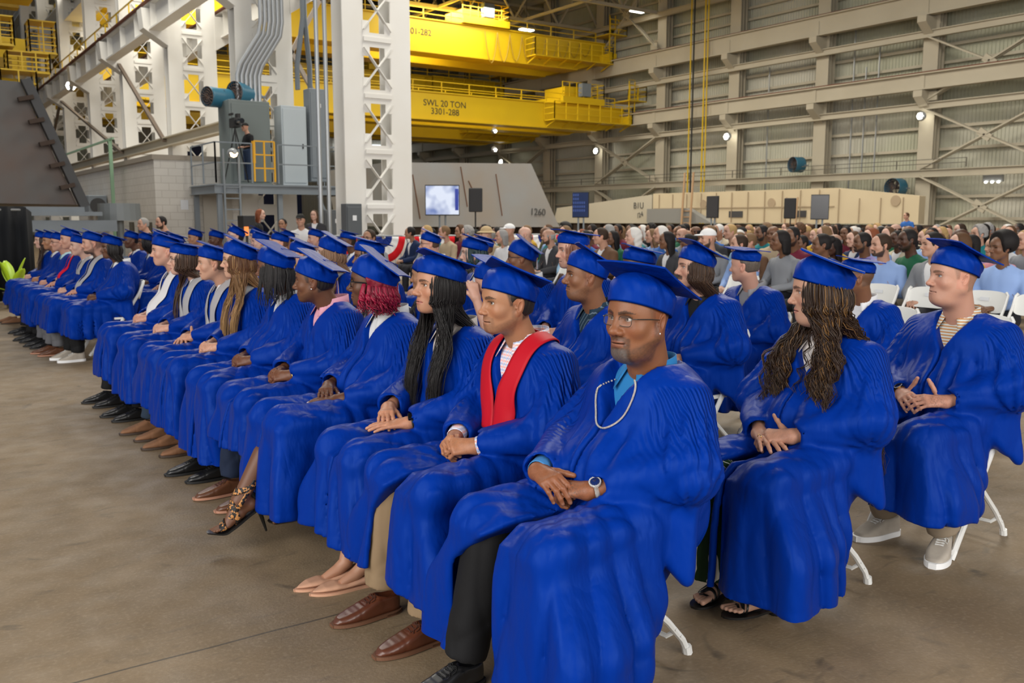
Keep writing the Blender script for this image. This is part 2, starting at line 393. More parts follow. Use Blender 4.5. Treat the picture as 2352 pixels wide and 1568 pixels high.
def make_head(p,h=.0022):
    """returns vertices in person space, faces, colours"""
    M=rotm(R(p.get('yaw',0)),R(p.get('pitch',0)),R(p.get('roll',0))); E=np.array(p.get('eye',(.035,0,1.22)))
    piv=np.array((-.03,0,-.06))                       # top of the neck in head space
    O=E-piv                                             # person position such that pivot stays put
    base=np.array(p.get('neckbase',(-.06,0,1.0)))
    inv=lambda q:(np.array(q)-E)@M
    nk=((-.026,0,-.055),inv(base))
    nb=.050 if p.get('fem') else .057+.008*p.get('fat',.3)
    f=head_sdf(p,nk,nb); lo=np.array((-.125,-.10,-.135)); hi=np.array((.125,.10,.128)); 
    b=np.array(nk[1]); lo=np.minimum(lo,b-(.09,.09,.02)); hi=np.maximum(hi,b+(.09,.09,.02))
    V,F=sdf_mesh(f,lo,hi,h*p.get('res',1.),slack=.012); V=relax(V,F,1,.4)
    c=skin_cols(V,p); 
    s=p.get('hs',1.0)
    return (V*s)@M.T+E,F,c,M,E
def eyes(p,M,E,parent):
    ic=p.get('iris',(.04,.02,.01)); ye=R(p.get('gaze',0)); g=np.array((math.cos(ye),math.sin(ye),p.get('gazez',0.05))); g/=np.linalg.norm(g)
    for s in(-1,1):
        V=[];F=[];nn=16;mm=12
        for i in range(mm+1):
            for j in range(nn):
                a=PI*i/mm;b=2*PI*j/nn; V.append((math.cos(a),math.sin(a)*math.cos(b),math.sin(a)*math.sin(b)))
        V=np.array(V); F=np.array([(i*nn+j,i*nn+(j+1)%nn,(i+1)*nn+(j+1)%nn,(i+1)*nn+j) for i in range(mm) for j in range(nn)])
        # axis turned to the gaze
        u=np.array((0,0,1.)); yv=np.cross(u,g); yv/=np.linalg.norm(yv); zv=np.cross(g,yv); W=V[:,:1]*g+V[:,1:2]*yv+V[:,2:]*zv
        a=np.degrees(np.arccos(np.clip(V[:,0],-1,1)))
        c=np.where((a<14)[:,None],(.005,.005,.005),np.where((a<28)[:,None],ic,(.40,.365,.34)))
        hs=p.get('hs',1.); P=(np.array((.0655,s*.031,.0005))+W*.0138)*hs
        link_mesh('eye',npmesh('eye',P@M.T+E,F,cols={'tint':c}),mat('eye_surface',(1,1,1),rough=.12,attr='tint'),parent)
def hand_prims(w,d,n,side,curl=(20,35,25),spread=6,thumb=(35,20),s=1.,tcurl=15,lens=(1.,1.08,1.0,.8)):
    """w wrist, d direction to the knuckles, n normal of the back of the hand, side=+1 thumb on the d x n side"""
    d=np.array(d,float); d/=np.linalg.norm(d); n=np.array(n,float); n-=d*(n@d); n/=np.linalg.norm(n); t=np.cross(d,n)*side; w=np.array(w,float)
    pr=[]; nails=[]
    for i,(o,l) in enumerate(zip((.028,.009,-.010,-.028),(.088,.092,.087,.080))):
        k=w+d*l*s+t*o*s+n*(.003 if i in(1,2) else 0)*s; wb=w+t*o*.55*s+d*.008*s
        pr.append((wb,k,.0145*s,.0105*s))
        a=R(spread*(1.5-i)); dd=d*math.cos(a)+t*math.sin(a); p0=k; ang=0; rr=(.0098,.0099,.0094,.0082)[i]*s
        cu=curl[i] if hasattr(curl[0],'__len__') else curl
        for j,L in enumerate((.043,.027,.021)):
            ang+=R(cu[j]); p1=p0+(dd*math.cos(ang)-n*math.sin(ang))*L*lens[i]*s; pr.append((p0,p1,rr*(1-.08*j),rr*(1-.08*(j+1)))); p0l=p0; p0=p1
        dv=(p0-p0l)/np.linalg.norm(p0-p0l); nv=n*math.cos(ang)+dd*math.sin(ang); nails.append((p0,dv,nv,rr*.8))
    # thumb
    b=w+t*.022*s+d*.018*s-n*.006*s; a=R(thumb[0]); td=d*math.cos(a)+t*math.sin(a)-n*math.sin(R(thumb[1])); td/=np.linalg.norm(td)
    m1=b+td*.042*s; pr.append((b,m1,.0155*s,.0118*s)); td2=td*math.cos(R(tcurl))+(d*.8-n*.6)*math.sin(R(tcurl)); td2/=np.linalg.norm(td2)
    m2=m1+td2*.032*s; pr.append((m1,m2,.0112*s,.0102*s)); m3=m2+td2*.024*s; pr.append((m2,m3,.0102*s,.0085*s))
    nv=np.cross(np.cross(td2,t+n),td2); nv/=np.linalg.norm(nv)+1e-9; nails.append((m3,td2,nv,.0085*s))
    return pr,nails
def arm_mesh(elb,wr,hp,h=.0025,s=1.,k=.006):
    pr,nails=hp; elb=np.array(elb,float); wr=np.array(wr,float)
    st=elb+(wr-elb)*.3
    def f(P):
        d=np.full(len(P),1.,dtype=np.float32)
        for i,(a,b,ra,rb) in enumerate(pr):
            kk=.016 if i%4==0 and i<16 else k*.75
            d=smin(d,cone(P,a,b,ra,rb),kk)
        d=smin(d,cone(P,st,wr,.040*s,.0265*s),.02)
        d=smin(d,cone(P,wr,wr+(pr[4][1]-wr)*.5,.025*s,.018*s),.015)
        return d
    A=np.array([q for p in pr for q in p[:2]]+[st,wr]); 
    V,F=sdf_mesh(f,A.min(0)-.045,A.max(0)+.045,h,slack=.006); return relax(V,F,1,.3),F
def stitch(V,F,cuts):
    """joins the parts of a body inside the clothes so that it is one surface"""
    a=V[:cuts[0]]; q=np.argmin(a[:,2]+a[:,0]*0); fa=F[np.where((F==q).any(1))[0][0]]; out=[F]
    for i,c in enumerate(cuts):
        e=cuts[i+1] if i+1<len(cuts) else len(V); k=c+np.argmin(((V[c:e]-V[q])**2).sum(1)); fb=F[np.where((F==k).any(1))[0][0]]; out.append(np.array([[fa[0],fa[1],fb[1],fb[0]]]))
    return np.vstack(out)
def join(*ms):
    V=[];F=[];n=0
    for v,f in ms: V.append(v);F.append(f+n);n+=len(v)
    return np.vstack(V),np.vstack(F)
# standard seated skeleton (person space: x forward, y left, z up, hip above the origin)
def skel(**k):
    s=dict(neck=(-.065,0,1.005),shy=.185,sh=(-.07,.955),el=(-.01,.285,.74),er=(-.01,-.285,.74),wl=(.27,.05,.675),wr=(.27,-.05,.675),
           knee=(.47,.12,.555),hem=.26,fat=0.,slit=0,cross=0,lean=0,splay=0,foot=(.52,.11))
    s.update(k); return s
def gown_sdf(k,seed=1,body=False):
    f_=k['fat']; sx,sz=k['sh']; sy=k['shy']; N=np.array(k['neck']); kx,ky,kz=k['knee']; hem=k['hem']; lap=.605+.03*f_
    El=[np.array(k['er'],float),np.array(k['el'],float)]; Wr=[np.array(k['wr'],float),np.array(k['wl'],float)]
    SH=[np.array((sx,-sy,sz)),np.array((sx,sy,sz))]
    spl=k['splay']
    prof=[(-.13,.46),(-.13,.60),(.1,.60),(kx,kz+.045),(kx+.07,kz-.01),(kx+.095,hem+.05),(kx+.10,hem-.02),(kx+k.get('bk',-.24),hem-.02),(.02,.41)]
    def f(P,part=None):
        x,y,z=P.T; ya=np.abs(y)
        # torso
        t=econe(P,(-.03,0,.60),(-.065,0,.88),.175+.045*f_,.165+.03*f_,(.80+.12*f_,1.1,1.))
        t=smin(t,econe(P,(sx,-sy+.07,sz-.075),(sx,sy-.07,sz-.075),.115,.115,(.95,1,1.)),.10)
        if f_>0: t=smin(t,ell(P,(.03,0,.70),(.16+.05*f_,.19+.05*f_,.15)),.06)
        t=smin(t,cone(P,SH[0]+(0.01,.015,.0),N+(0,-.045,0.0),.062,.055),.05); t=smin(t,cone(P,SH[1]+(.01,-.015,.0),N+(0,.045,0.0),.062,.055),.05)
        # neckline
        vz=k.get('vneck',N[2]-.12)
        ft=np.arctan2(y,x+.09); dep=t
        fo=(.006+.012*sstep(.98,.68,z))*fold(y*(1+.4*(z-.8)),z,seed,36,4.5,2)+.0035*fold(y,z,seed+40,85,5,1)*sstep(.98,.85,z)
        tt=t+fo*sstep(sz-.03,sz-.12,z)
        tt=tt+.007*fold(z+.5*y,y,seed+5,20,7,2)*sstep(.90,.68,z)
        # lap and skirt
        px=x; wz=.19+.06*f_+(.085+spl*.06)*sstep(.56,.28,z)*sstep(0,.4,x)+.03*sstep(.3,.1,x)*0
        wz=wz*(1-.28*sstep(.18,-.10,x))
        pr=[(a if i not in(3,) else a,b) for i,(a,b) in enumerate(prof)]
        s=smax(poly2(x,z,pr),ya-wz,.07)-.008
        th=np.minimum(1,1)*1.
        for sg in(-1,1): s=smin(s,cone(P,(-.02,sg*.10,.555),(kx,sg*(ky+spl*.03),kz),.098+.02*f_,.078),.045)
        # sag between the thighs
        s=s+.022*np.exp(-(y/.05)**2)*sstep(.18,.36,x)*sstep(.45,.6,z)
        ang=np.arctan2(y,(x-.27)*1.1); dn=sstep(.57,.33,z)
        A=(.007+.026*dn); s2=s+A*fold(ang,z*.8,seed+1,6.5,3)+.0045*dn*fold(ang,z,seed+51,17,5,1)
        fx=sstep(.52,.60,z); s2=s2+(.0095*fx)*fold(y*1.0+.35*x,x,seed+2,38,5)+.007*fold(x*.8+ya*.5,y,seed+7,24,6,1)*sstep(.35,.0,x)*fx+.006*fold(z*1.0+.35*ya,x,seed+8,22,5,1)*sstep(.16,.24,ya)*sstep(.5,.3,x)
        s2=s2+.0012*np.where(np.abs(z-hem-.055)<.004,1,0)
        if k['slit']:
            yr=k.get('slity',0.); wd=.012+k['slit']*sstep(kz+.07,kz-.16,z); sl=np.maximum(np.maximum(y-yr,yr-wd-y),np.maximum(kx-.22-x,z-(kz+.085)))
            s2=smax(s2,-sl,.02)
        inner=np.where(z<.50,s+.028+ (A*.9)*fold(ang,z*.8,seed+1,6.5,3),1.)
        # hollow underneath
        s2=np.where(z<.44,np.maximum(s2,-(s+A*fold(ang,z*.8,seed+1,6.5,3)+.022)),s2)
        s2=np.maximum(s2,hem+.012*np.sin(ang*5+seed)-z+ (x-kx)*.12)
        d=smin(tt,s2,.05)
        # sleeves
        bell=k.get('bell',1.)
        if k.get('bare'): return d
        for i,sg in enumerate((-1,1)):
            S,E,W=SH[i],El[i],Wr[i]; ax=(E-S)/np.linalg.norm(E-S); fa=(W-E)/np.linalg.norm(W-E)
            u=cone(P,S,E,.074,.086+.01*f_); q=P-S; 
            u=smin(u,cone(P,E,W-fa*.035,.080,.058),.05)
            low=E+np.array((k.get('lowx',-.05),sg*.03,-.335*bell)); 
            cuff=W-fa*.05
            tr=tri(P,E+np.array((-.03,sg*.01,.0)),cuff+np.array((0,sg*.005,-.03)),low,.020); tr2=tri(P,E+np.array((-.05,-sg*.04,.0)),cuff+np.array((0,-sg*.03,-.02)),low+np.array((-.02,-sg*.035,.03)),.020)
            tr=smin(tr,tr2,.05)
            b1=np.cross(ax,(0,0,1.)); b1/=np.linalg.norm(b1); b2=np.cross(ax,b1); ph=np.arctan2(q@b2.astype(np.float32),q@b1.astype(np.float32)); al=q@ax.astype(np.float32)
            w1=sstep(.02,.08,al)
            u=u+.011*w1*fold(ph,al,seed+11+i,5.5,6)+.004*w1*fold(ph,al,seed+41+i,13,7,1)+.010*sstep(.08,.25,al)*fold(al+.03*np.sin(ph*2),ph*.08,seed+21+i,20,9,2)
            fq=(P-E)@fa.astype(np.float32)
            u=smin(u,tr+.010*fold(fq+.35*z,z,seed+31+i,26,3)*1.,.045)
            # open cuff
            hole=np.minimum(cone(P,W+fa*.03,W-fa*.11,.050,.036),tri(P,W,W-fa*.10,W-fa*.06+np.array((0,0,-.10)),.012))
            u=smax(u,-hole,.012); u=np.maximum(u,(P-W)@fa.astype(np.float32)-.002)
            d=smin(d,u,.022)
        if k.get('openv',1):
            vv=np.maximum(np.abs(y)-np.clip((z-vz)*.56,0,.1)-.004,-(x+.02)); d=smax(d,-vv,.008)
            nh=cone(P,N+(0,0,-.045),N+(.0,0,.12),.050,.125); d=smax(d,-nh,.01)
        return d
    return f
def gown_cols(V,k,N):
    """pleat coordinates: gathers under the shoulder yoke of sleeves"""
    x,y,z=V.T; sx,sz=k['sh']; sy=k['shy']; c=np.zeros((len(V),3))
    side=np.abs(y)>sy-.045
    c[:,0]=x*1.1+.2*z*0
    rr=np.sqrt((x-sx)**2*0+(np.abs(y)-sy)**2+(z-sz)**2)
    m=sstep(sy-.045,sy-.01,np.abs(y))*sstep(sz-.20,sz-.01,z)*sstep(sz+.062,sz+.045,z)
    c[:,1]=m*1.3
    c[:,0]=(x-sx)+.3*(x-sx)*sstep(sz,sz-.3,z)*-1
    bk=sstep(-.12,-.15,x)*sstep(sz+.02,sz-.02,z)*sstep(.6,.8,z)*(np.abs(y)<sy-.03); c[:,0]=np.where(bk>0.1,y,c[:,0]); c[:,1]=np.maximum(c[:,1],bk*1.3)
    return c
def trace(f,P0,D,off=.004,it=30):
    P=np.array(P0,dtype=np.float32); D=np.array(D,dtype=np.float32); D=np.broadcast_to(D,P.shape)
    t=np.zeros(len(P),dtype=np.float32)
    for _ in range(it): t+=np.clip((f(P+D*t[:,None])-off)*.7,-.02,.05)
    return P+D*t[:,None]
def ribbon(f,cen,wid,D,off=.006,nw=7,thick=.004,lift=None):
    """cloth strip: cen list of points, wid list of width vectors, D list of directions to cast inwards"""
    n=len(cen); cen=np.array(cen,float); wid=np.array(wid,float); D=np.array(D,float); D/=np.linalg.norm(D,axis=1)[:,None]
    u=np.linspace(-.5,.5,nw); P=(cen[:,None]+wid[:,None]*u[None,:,None]).reshape(-1,3); DD=np.repeat(D,nw,0)
    Q=trace(f,P-DD*.0,DD,off).reshape(n,nw,3)
    # smooth along and across, never sinking
    for _ in range(3):
        S=Q.copy(); S[1:-1]=(Q[:-2]+2*Q[1:-1]+Q[2:])/4; S[:,1:-1]=(S[:,:-2]+2*S[:,1:-1]+S[:,2:])/4; Q=S
    Q=Q.reshape(-1,3)-DD*.003
    F=np.array([(i*nw+j,i*nw+j+1,(i+1)*nw+j+1,(i+1)*nw+j) for i in range(n-1) for j in range(nw-1)])
    V=np.vstack([Q-DD*thick,Q]); m=len(Q); G=[F,F[:,::-1]+m]
    rim=[i*nw for i in range(n)]+[(n-1)*nw+j for j in range(1,nw)]+[i*nw+nw-1 for i in range(n-2,-1,-1)]+list(range(nw-2,0,-1))
    G.append(np.array([(rim[i],rim[(i+1)%len(rim)],rim[(i+1)%len(rim)]+m,rim[i]+m) for i in range(len(rim))]))
    return V,np.vstack(G)
def captr(p): return R(min(24,p.get('captilt',17)*.55))
def capoff(p): return .054-.108*math.sin(captr(p))+p.get('capz',0)
def cap_parts(p,M,E,parent,seed=0,near=True):
    """mortarboard: skull cap, square board, button, tassel; in head space then placed"""
    th=R(p.get('captilt',17)); cy=R(p.get('capyaw',0)); hs=p.get('hs',1.)
    T=rotm(0,th,R(p.get('caproll',0))); off=np.array((-.009,0,capoff(p))); RX=.1085/math.cos(captr(p))**.8; HH=.121-off[2]
    TR=rotm(0,captr(p),R(p.get('caproll',0)))
    def pl(V,w=1.):
        V=np.asarray(V,float); A=V@T.T; B=V@TR.T; return ((A*w+B*(1-w)+off)*hs)@M.T+E
    nt=72 if near==1 else 48 if near else 28; nr=20 if near==1 else 14 if near else 8; V=[]
    for i in range(nr+1):
        t=i/nr
        for j in range(nt):
            a=2*PI*j/nt; ca,sa=math.cos(a),math.sin(a)
            hh=HH; tz=t**.85
            sq=1+.0*t; taper=1-.03*t-.40*max(0,(t-.5)/.5)**1.7
            if t==1: taper*=.9
            r=1/math.sqrt((ca/RX)**2+(sa/.0875)**2)*taper
            # cloth is pulled towards the four sides of the board
            wr=.0035*math.sin(a*5+seed)*math.sin(t*3)+.0022*math.sin(a*11+3*t*4+seed*2)*t*(1-t)*4+ (.0018*math.sin(a*38)*(1-t)**3*(ca<-.2))
            r+=wr+.0035*math.sin(PI*min(1,t*1.3)); dip=-.010*(1-t)**2*(.5-.5*ca)
            V.append((r*ca,r*sa,tz*hh+dip+.006*0))
    V=np.array(V); F=[(i*nt+j,i*nt+(j+1)%nt,(i+1)*nt+(j+1)%nt,(i+1)*nt+j) for i in range(nr) for j in range(nt)]
    # inner return edge
    n0=len(V); V=np.vstack([V,V[:nt]*(.965,.965,1)+(0,0,.012)]); F+=[(n0+j,n0+(j+1)%nt,(j+1)%nt,j) for j in range(nt)]
    wv=sstep(.0,1.,np.clip(V[:,2:]/HH,0,1)); cap=link_mesh('skull_cap',npmesh('skull_cap',pl(V,wv),np.array(F)),gownmat(),parent)
    # board with slightly rounded edges
    b=MB(); s=.121; z0=HH-.0015; Z=(z0,z0+.0055); n=6
    cr=math.cos(cy);sr=math.sin(cy); g=.006*p.get('warp',1)
    def bp(u,v,z): return ((u*cr-v*sr)*1.,(u*sr+v*cr),z+g*((u/s)**2*.6-(v/s)**2*.8))
    ng=8; W=[]; 
    for z in Z:
        for i in range(ng+1):
            for j in range(ng+1): W.append(bp(-s+2*s*i/ng,-s+2*s*j/ng,z))
    q=(ng+1)**2; FF=[]
    for i in range(ng):
        for j in range(ng):
            a=i*(ng+1)+j; FF.append((a,a+ng+1,a+ng+2,a+1)[::-1]); FF.append((q+a,q+a+ng+1,q+a+ng+2,q+a+1))
    rim=[j for j in range(ng+1)]+[i*(ng+1)+ng for i in range(1,ng+1)]+[ng*(ng+1)+j for j in range(ng-1,-1,-1)]+[i*(ng+1) for i in range(ng-1,0,-1)]
    FF+=[(rim[i],rim[(i+1)%len(rim)],rim[(i+1)%len(rim)]+q,rim[i]+q)[::-1] for i in range(len(rim))]
    b.add(pl(W),FF); bo=b.build('board',gownmat(),cap,smooth=True)
    zt=Z[1]; bt=MB(); bt.add(pl([(.009*math.cos(a)*r,.009*math.sin(a)*r,zt+h) for r,h in((1,0),(1,.003),(.5,.005)) for a in np.linspace(0,2*PI,11)[:-1]]),[(k*10+j,k*10+(j+1)%10,(k+1)*10+(j+1)%10,(k+1)*10+j) for k in range(2) for j in range(10)]+[tuple(range(20,30))])
    bt.build('button',gownmat(),cap,smooth=True)
    if p.get('tassel',1):
        ta=R(p.get('tasa',-112)); ex=np.array((math.cos(ta),math.sin(ta)))*s*1.05
        m_=max(abs(ex[0]*cr+ex[1]*sr),abs(-ex[0]*sr+ex[1]*cr)); ex=ex*(s*1.03/m_)
        e0=pl([(0,0,zt+.004)])[0]; e1=pl([(ex[0],ex[1],zt+.004)])[0]; dn=np.array((0,0,-1.))
        cords=MB(); cords.tube([e0,e0*.5+e1*.5,e1,e1+dn*.03,e1+dn*.075],.0019,6); tz=cords.build('tassel_cord',gownmat(),cap,smooth=True)
        cl=MB(); cl.tube([e1+dn*.072,e1+dn*.078,e1+dn*.094,e1+dn*.098],[.003,.0052,.0052,.004],8); cl.build('gold_tassel_clasp',mat('gold_metal',(.75,.5,.12),.3,1),tz,smooth=True)
        rs=np.random.RandomState(seed+5)
        cols=((.0015,.03,.42),(.6,.02,.02),(.8,.8,.78)) if p.get('tcol','rwb')=='rwb' else ((.0015,.03,.42),)
        for ci,cc in enumerate(cols):
            fr=MB()
            for _ in range(7 if near else 3):
                a=rs.rand()*6.28; e=e1+dn*.096; o=np.array((math.cos(a),math.sin(a),0))
                fr.tube([e+o*.002,e+o*.005+dn*.03,e+o*.007+dn*.075],.0016,4)
            fr.build('tassel_fringe',mat('tassel_thread_%d'%ci,cc,.7),tz)
    return cap
# ------------------------------------------------------------------ clothing, hair, shoes, chairs
SKIN=lambda near=True: mat('skin' if near else 'skin_far',(1,1,1),rough=.48,spec=.4,sss=.12 if near else 0,attr='tint',bump=(240,.18,.002) if near else None)
def cloth(name,c=(.5,.5,.5),rough=.75): return mat(name,c,rough=rough,spec=.2,sheen=.02,bump=(700,.15,.001))
def check_mat():
    if 'checked_shirt' in MATS: return MATS['checked_shirt']
    m=cloth('checked_shirt',(.8,.8,.82)); nt=m.node_tree; N=nt.nodes; L=nt.links; b=N['Principled BSDF']
    tc=N.new('ShaderNodeTexCoord'); sp=N.new('ShaderNodeSeparateXYZ'); L.new(tc.outputs['Object'],sp.inputs[0])
    def stripe(sock,sc_,ph,th):
        a=N.new('ShaderNodeMath'); a.operation='MULTIPLY_ADD'; a.inputs[1].default_value=sc_; a.inputs[2].default_value=ph; L.new(sock,a.inputs[0])
        f=N.new('ShaderNodeMath'); f.operation='FRACT'; L.new(a.outputs[0],f.inputs[0]); g=N.new('ShaderNodeMath'); g.operation='LESS_THAN'; g.inputs[1].default_value=th; L.new(f.outputs[0],g.inputs[0]); return g.outputs[0]
    ad=N.new('ShaderNodeMath'); ad.operation='ADD'; L.new(sp.outputs[0],ad.inputs[0]); L.new(sp.outputs[1],ad.inputs[1])
    cur=None
    for sock,ph,col in((ad.outputs[0],0,(.85,.30,.22)),(ad.outputs[0],.5,(.25,.35,.6)),(sp.outputs[2],.0,(.85,.30,.22)),(sp.outputs[2],.5,(.25,.35,.6))):
        x=N.new('ShaderNodeMix'); x.data_type='RGBA'; k=N.new('ShaderNodeMath'); k.operation='MULTIPLY'; k.inputs[1].default_value=.55; L.new(stripe(sock,45,ph,.28),k.inputs[0]); L.new(k.outputs[0],x.inputs[0])
        if cur: L.new(cur,x.inputs[6])
        else: x.inputs[6].default_value=(.8,.8,.84,1)
        x.inputs[7].default_value=(*col,1); cur=x.outputs[2]
    L.new(cur,b.inputs['Base Color']); return m
def stripe_mat(name,base,line,sc_,th,ax=1):
    if name in MATS: return MATS[name]
    m=cloth(name,base); nt=m.node_tree; N=nt.nodes; L=nt.links; b=N['Principled BSDF']
    tc=N.new('ShaderNodeTexCoord'); sp=N.new('ShaderNodeSeparateXYZ'); L.new(tc.outputs['Object'],sp.inputs[0])
    s_=sp.outputs[2]
    if ax!=2:
        ad=N.new('ShaderNodeMath'); ad.operation='ADD'; L.new(sp.outputs[0],ad.inputs[0]); L.new(sp.outputs[1],ad.inputs[1]); s_=ad.outputs[0]
    a=N.new('ShaderNodeMath'); a.operation='MULTIPLY'; a.inputs[1].default_value=sc_; L.new(s_,a.inputs[0])
    f=N.new('ShaderNodeMath'); f.operation='FRACT'; L.new(a.outputs[0],f.inputs[0]); g=N.new('ShaderNodeMath'); g.operation='LESS_THAN'; g.inputs[1].default_value=th; L.new(f.outputs[0],g.inputs[0])
    x=N.new('ShaderNodeMix'); x.data_type='RGBA'; L.new(g.outputs[0],x.inputs[0]); x.inputs[6].default_value=(*base,1); x.inputs[7].default_value=(*line,1); L.new(x.outputs[2],b.inputs['Base Color']); return m
GOWNS={}
def gown(k,key,parent,h=.0065,seed=1):
    if key in GOWNS: return link_mesh('gown',GOWNS[key],None,parent)
    f=gown_sdf(k,seed); V,F=sdf_mesh(f,(-.42,-.56,.12),(.76,.56,1.14),h,slack=.035); V=relax(V,F,1,.35)
    me=npmesh('gown',V,F,cols={'pleat':gown_cols(V,k,None)}); GOWNS[key]=me
    return link_mesh('gown',me,gownmat(),parent)
def shirt(k,m,parent,collar=True,near=True,tie=None):
    N=np.array(k['neck']); sx,sz=k['sh']; sy=k['shy']
    def f(P):
        t=econe(P,(-.03,0,.60),(-.065,0,.90),.15,.14,(.75,1.05,1.))
        t=smin(t,econe(P,(sx,-sy+.08,sz-.08),(sx,sy-.08,sz-.08),.095,.095,(.92,1,1.)),.10)
        t=smin(t,cone(P,N+(0,-.03,.0),N+(0,.03,0),.064,.064),.05)
        t=smax(t,.80-P[:,2],.01); t=smax(t,-cone(P,N+(.0,0,-.03),N+(.01,0,.12),.050,.075),.006)
        return t
    V,F=sdf_mesh(f,(-.30,-.3,.78),(.2,.3,1.16),.008 if near==1 else .012,slack=.015); V=relax(V,F,1,.4)
    s=link_mesh('shirt',npmesh('shirt',V,F),m,parent)
    if collar:
        n=28; W=[]; c=N+np.array((.002,0,.030)); top=k.get('coll',.050)
        for j in range(n+1):
            a=R(14)+(2*PI-2*R(14))*j/n; fr=.5+.5*math.cos(a)
            rx,ry=.083,.076
            base=c+np.array((rx*math.cos(a),ry*math.sin(a),-.012-.012*fr)); tp=c+np.array(((rx-.004)*math.cos(a),(ry-.004)*math.sin(a),top*(1-.38*fr**2)-.012*fr+.0))
            e=(1+.22*fr**3); out=c+np.array((rx*e*1.06*math.cos(a)+.018*fr**6,ry*1.10*e*math.sin(a)+ .030*fr**8*(1 if math.sin(a)>0 else -1),-.012-.045*fr**4-.008*fr))
            W+= [base,tp,tp*1+(np.array((math.cos(a),math.sin(a),0))*.0035),out]
        W=np.array(W); F=[(j*4+i,j*4+i+1,j*4+5+i,j*4+4+i) for j in range(n) for i in range(3)]
        co=link_mesh('shirt_collar',npmesh('shirt_collar',W,np.array(F)),m,s); 
        md=co.modifiers.new('t','SOLIDIFY'); md.thickness=.0022
    if tie:
        b=MB(); x0=N[0]+.073; z0=N[2]-.008; b.tube([(x0,0,z0+.004),(x0+.012,0,z0-.012),(x0+.010,0,z0-.030)],[.013,.012,.008],8)
        b.tube([(x0+.008,0,z0-.028),(x0+.012,0,z0-.06),(x0+.014,0,z0-.12)],[.009,.020,.027],8,rb=.25); b.build('black_tie',cloth('black_tie_cloth',(.01,.01,.011)),s,smooth=True)
    return s
def stole(k,key,parent,m,wd=.10,zend=.70,f=None,y0=.062,y1=.050,name='stole'):
    N=np.array(k['neck']); f=gown_sdf(dict(k,openv=0,bare=1),key)
    for sg in(-1,1):
        cen=[];wi=[];D=[]
        for t in np.linspace(0,1,9):                # from the nape round to the shoulder
            a=R(180-85*t); cen.append(N+np.array((.10*math.cos(a)-.01,sg*(.095+.02*t)*math.sin(a),.12))); 
            r=np.array((math.cos(a),sg*math.sin(a),0)); wi.append(r*wd*.8); D.append((-.25*r[0],-.25*r[1],-1))
        for t in np.linspace(.06,1,11):              # over the shoulder to the chest
            ph=R(90*t); d_=np.array((math.sin(ph),0,math.cos(ph))); c0=np.array((-.07,sg*(y0+.052-.016*t),N[2]-.07)); cen.append(c0+d_*.30); D.append(-d_); wi.append(np.array((0,sg*wd*(.82+.05*t),0)))
        for z in np.linspace(N[2]-.085,zend,20):
            q=(N[2]-z)/(N[2]-zend); yy=sg*(y0+.045*(1-q)**2+(y1-y0)*q); cen.append((.36,yy,z)); wi.append(np.array((0,sg*wd*(1.15-.28*(1-q)),0))); D.append((-1,0,-.10+.10*q))
        V,F=ribbon(f,cen,wi,D,off=.006)
        link_mesh(name,npmesh(name,V,F),m,parent)
def gloss_tube(name,pts,r,m,parent,n=6,closed=False,rb=None):
    b=MB(); b.tube(pts,r,n,closed=closed,rb=rb); return b.build(name,m,parent,smooth=True)
def glasses(p,M,E,parent,m,full=False,w=.022,h=.0155,lens=True,temple=None,th=.0011):
    hs=p.get('hs',1.); q=lambda *a:(np.array(a)*hs)@M.T+E
    b=MB(); x0=.0945
    for s in(-1,1):
        ring=[]
        for i in range(20):
            a=2*PI*i/20; sq=lambda v:math.copysign(abs(v)**.55,v)
            ring.append(q(x0-.006*(sq(math.cos(a))*s*.5+.5)*(1)-.0*a,s*.0325+w*sq(math.cos(a)),-.004+h*sq(math.sin(a))-.0015*0))
        b.tube(ring,th,6,closed=True)
        b.tube([q(x0-.008,s*(.0325+w),.003),q(x0-.016,s*.068,.004),q(.03,s*.0775,.003),q(-.012,s*.0805,.0)],(th*1.2,th*1.6,th*1.6,th),6)
    b.tube([q(x0-.001,-.0125,0),q(x0+.004,0,.002),q(x0-.001,.0125,0)],th,6)
    g=b.build('glasses',m,parent,smooth=True)
    if lens:
        gm=mat('lens_glass',(1,1,1),rough=.02,alpha=.03,spec=.3)
        for s in(-1,1):
            W=[q(x0-.003,s*.0325,-.004)]+[q(x0-.006*(math.copysign(abs(math.cos(a))**.55,math.cos(a))*s*.5+.5),s*.0325+w*math.copysign(abs(math.cos(a))**.55,math.cos(a)),-.004+h*math.copysign(abs(math.sin(a))**.55,math.sin(a))) for a in np.linspace(0,2*PI,25)[:-1]]
            bb=MB(); bb.add(W,[(0,i+1,(i+1)%24+1) for i in range(24)]); bb.build('lens',gm,g)
    return g
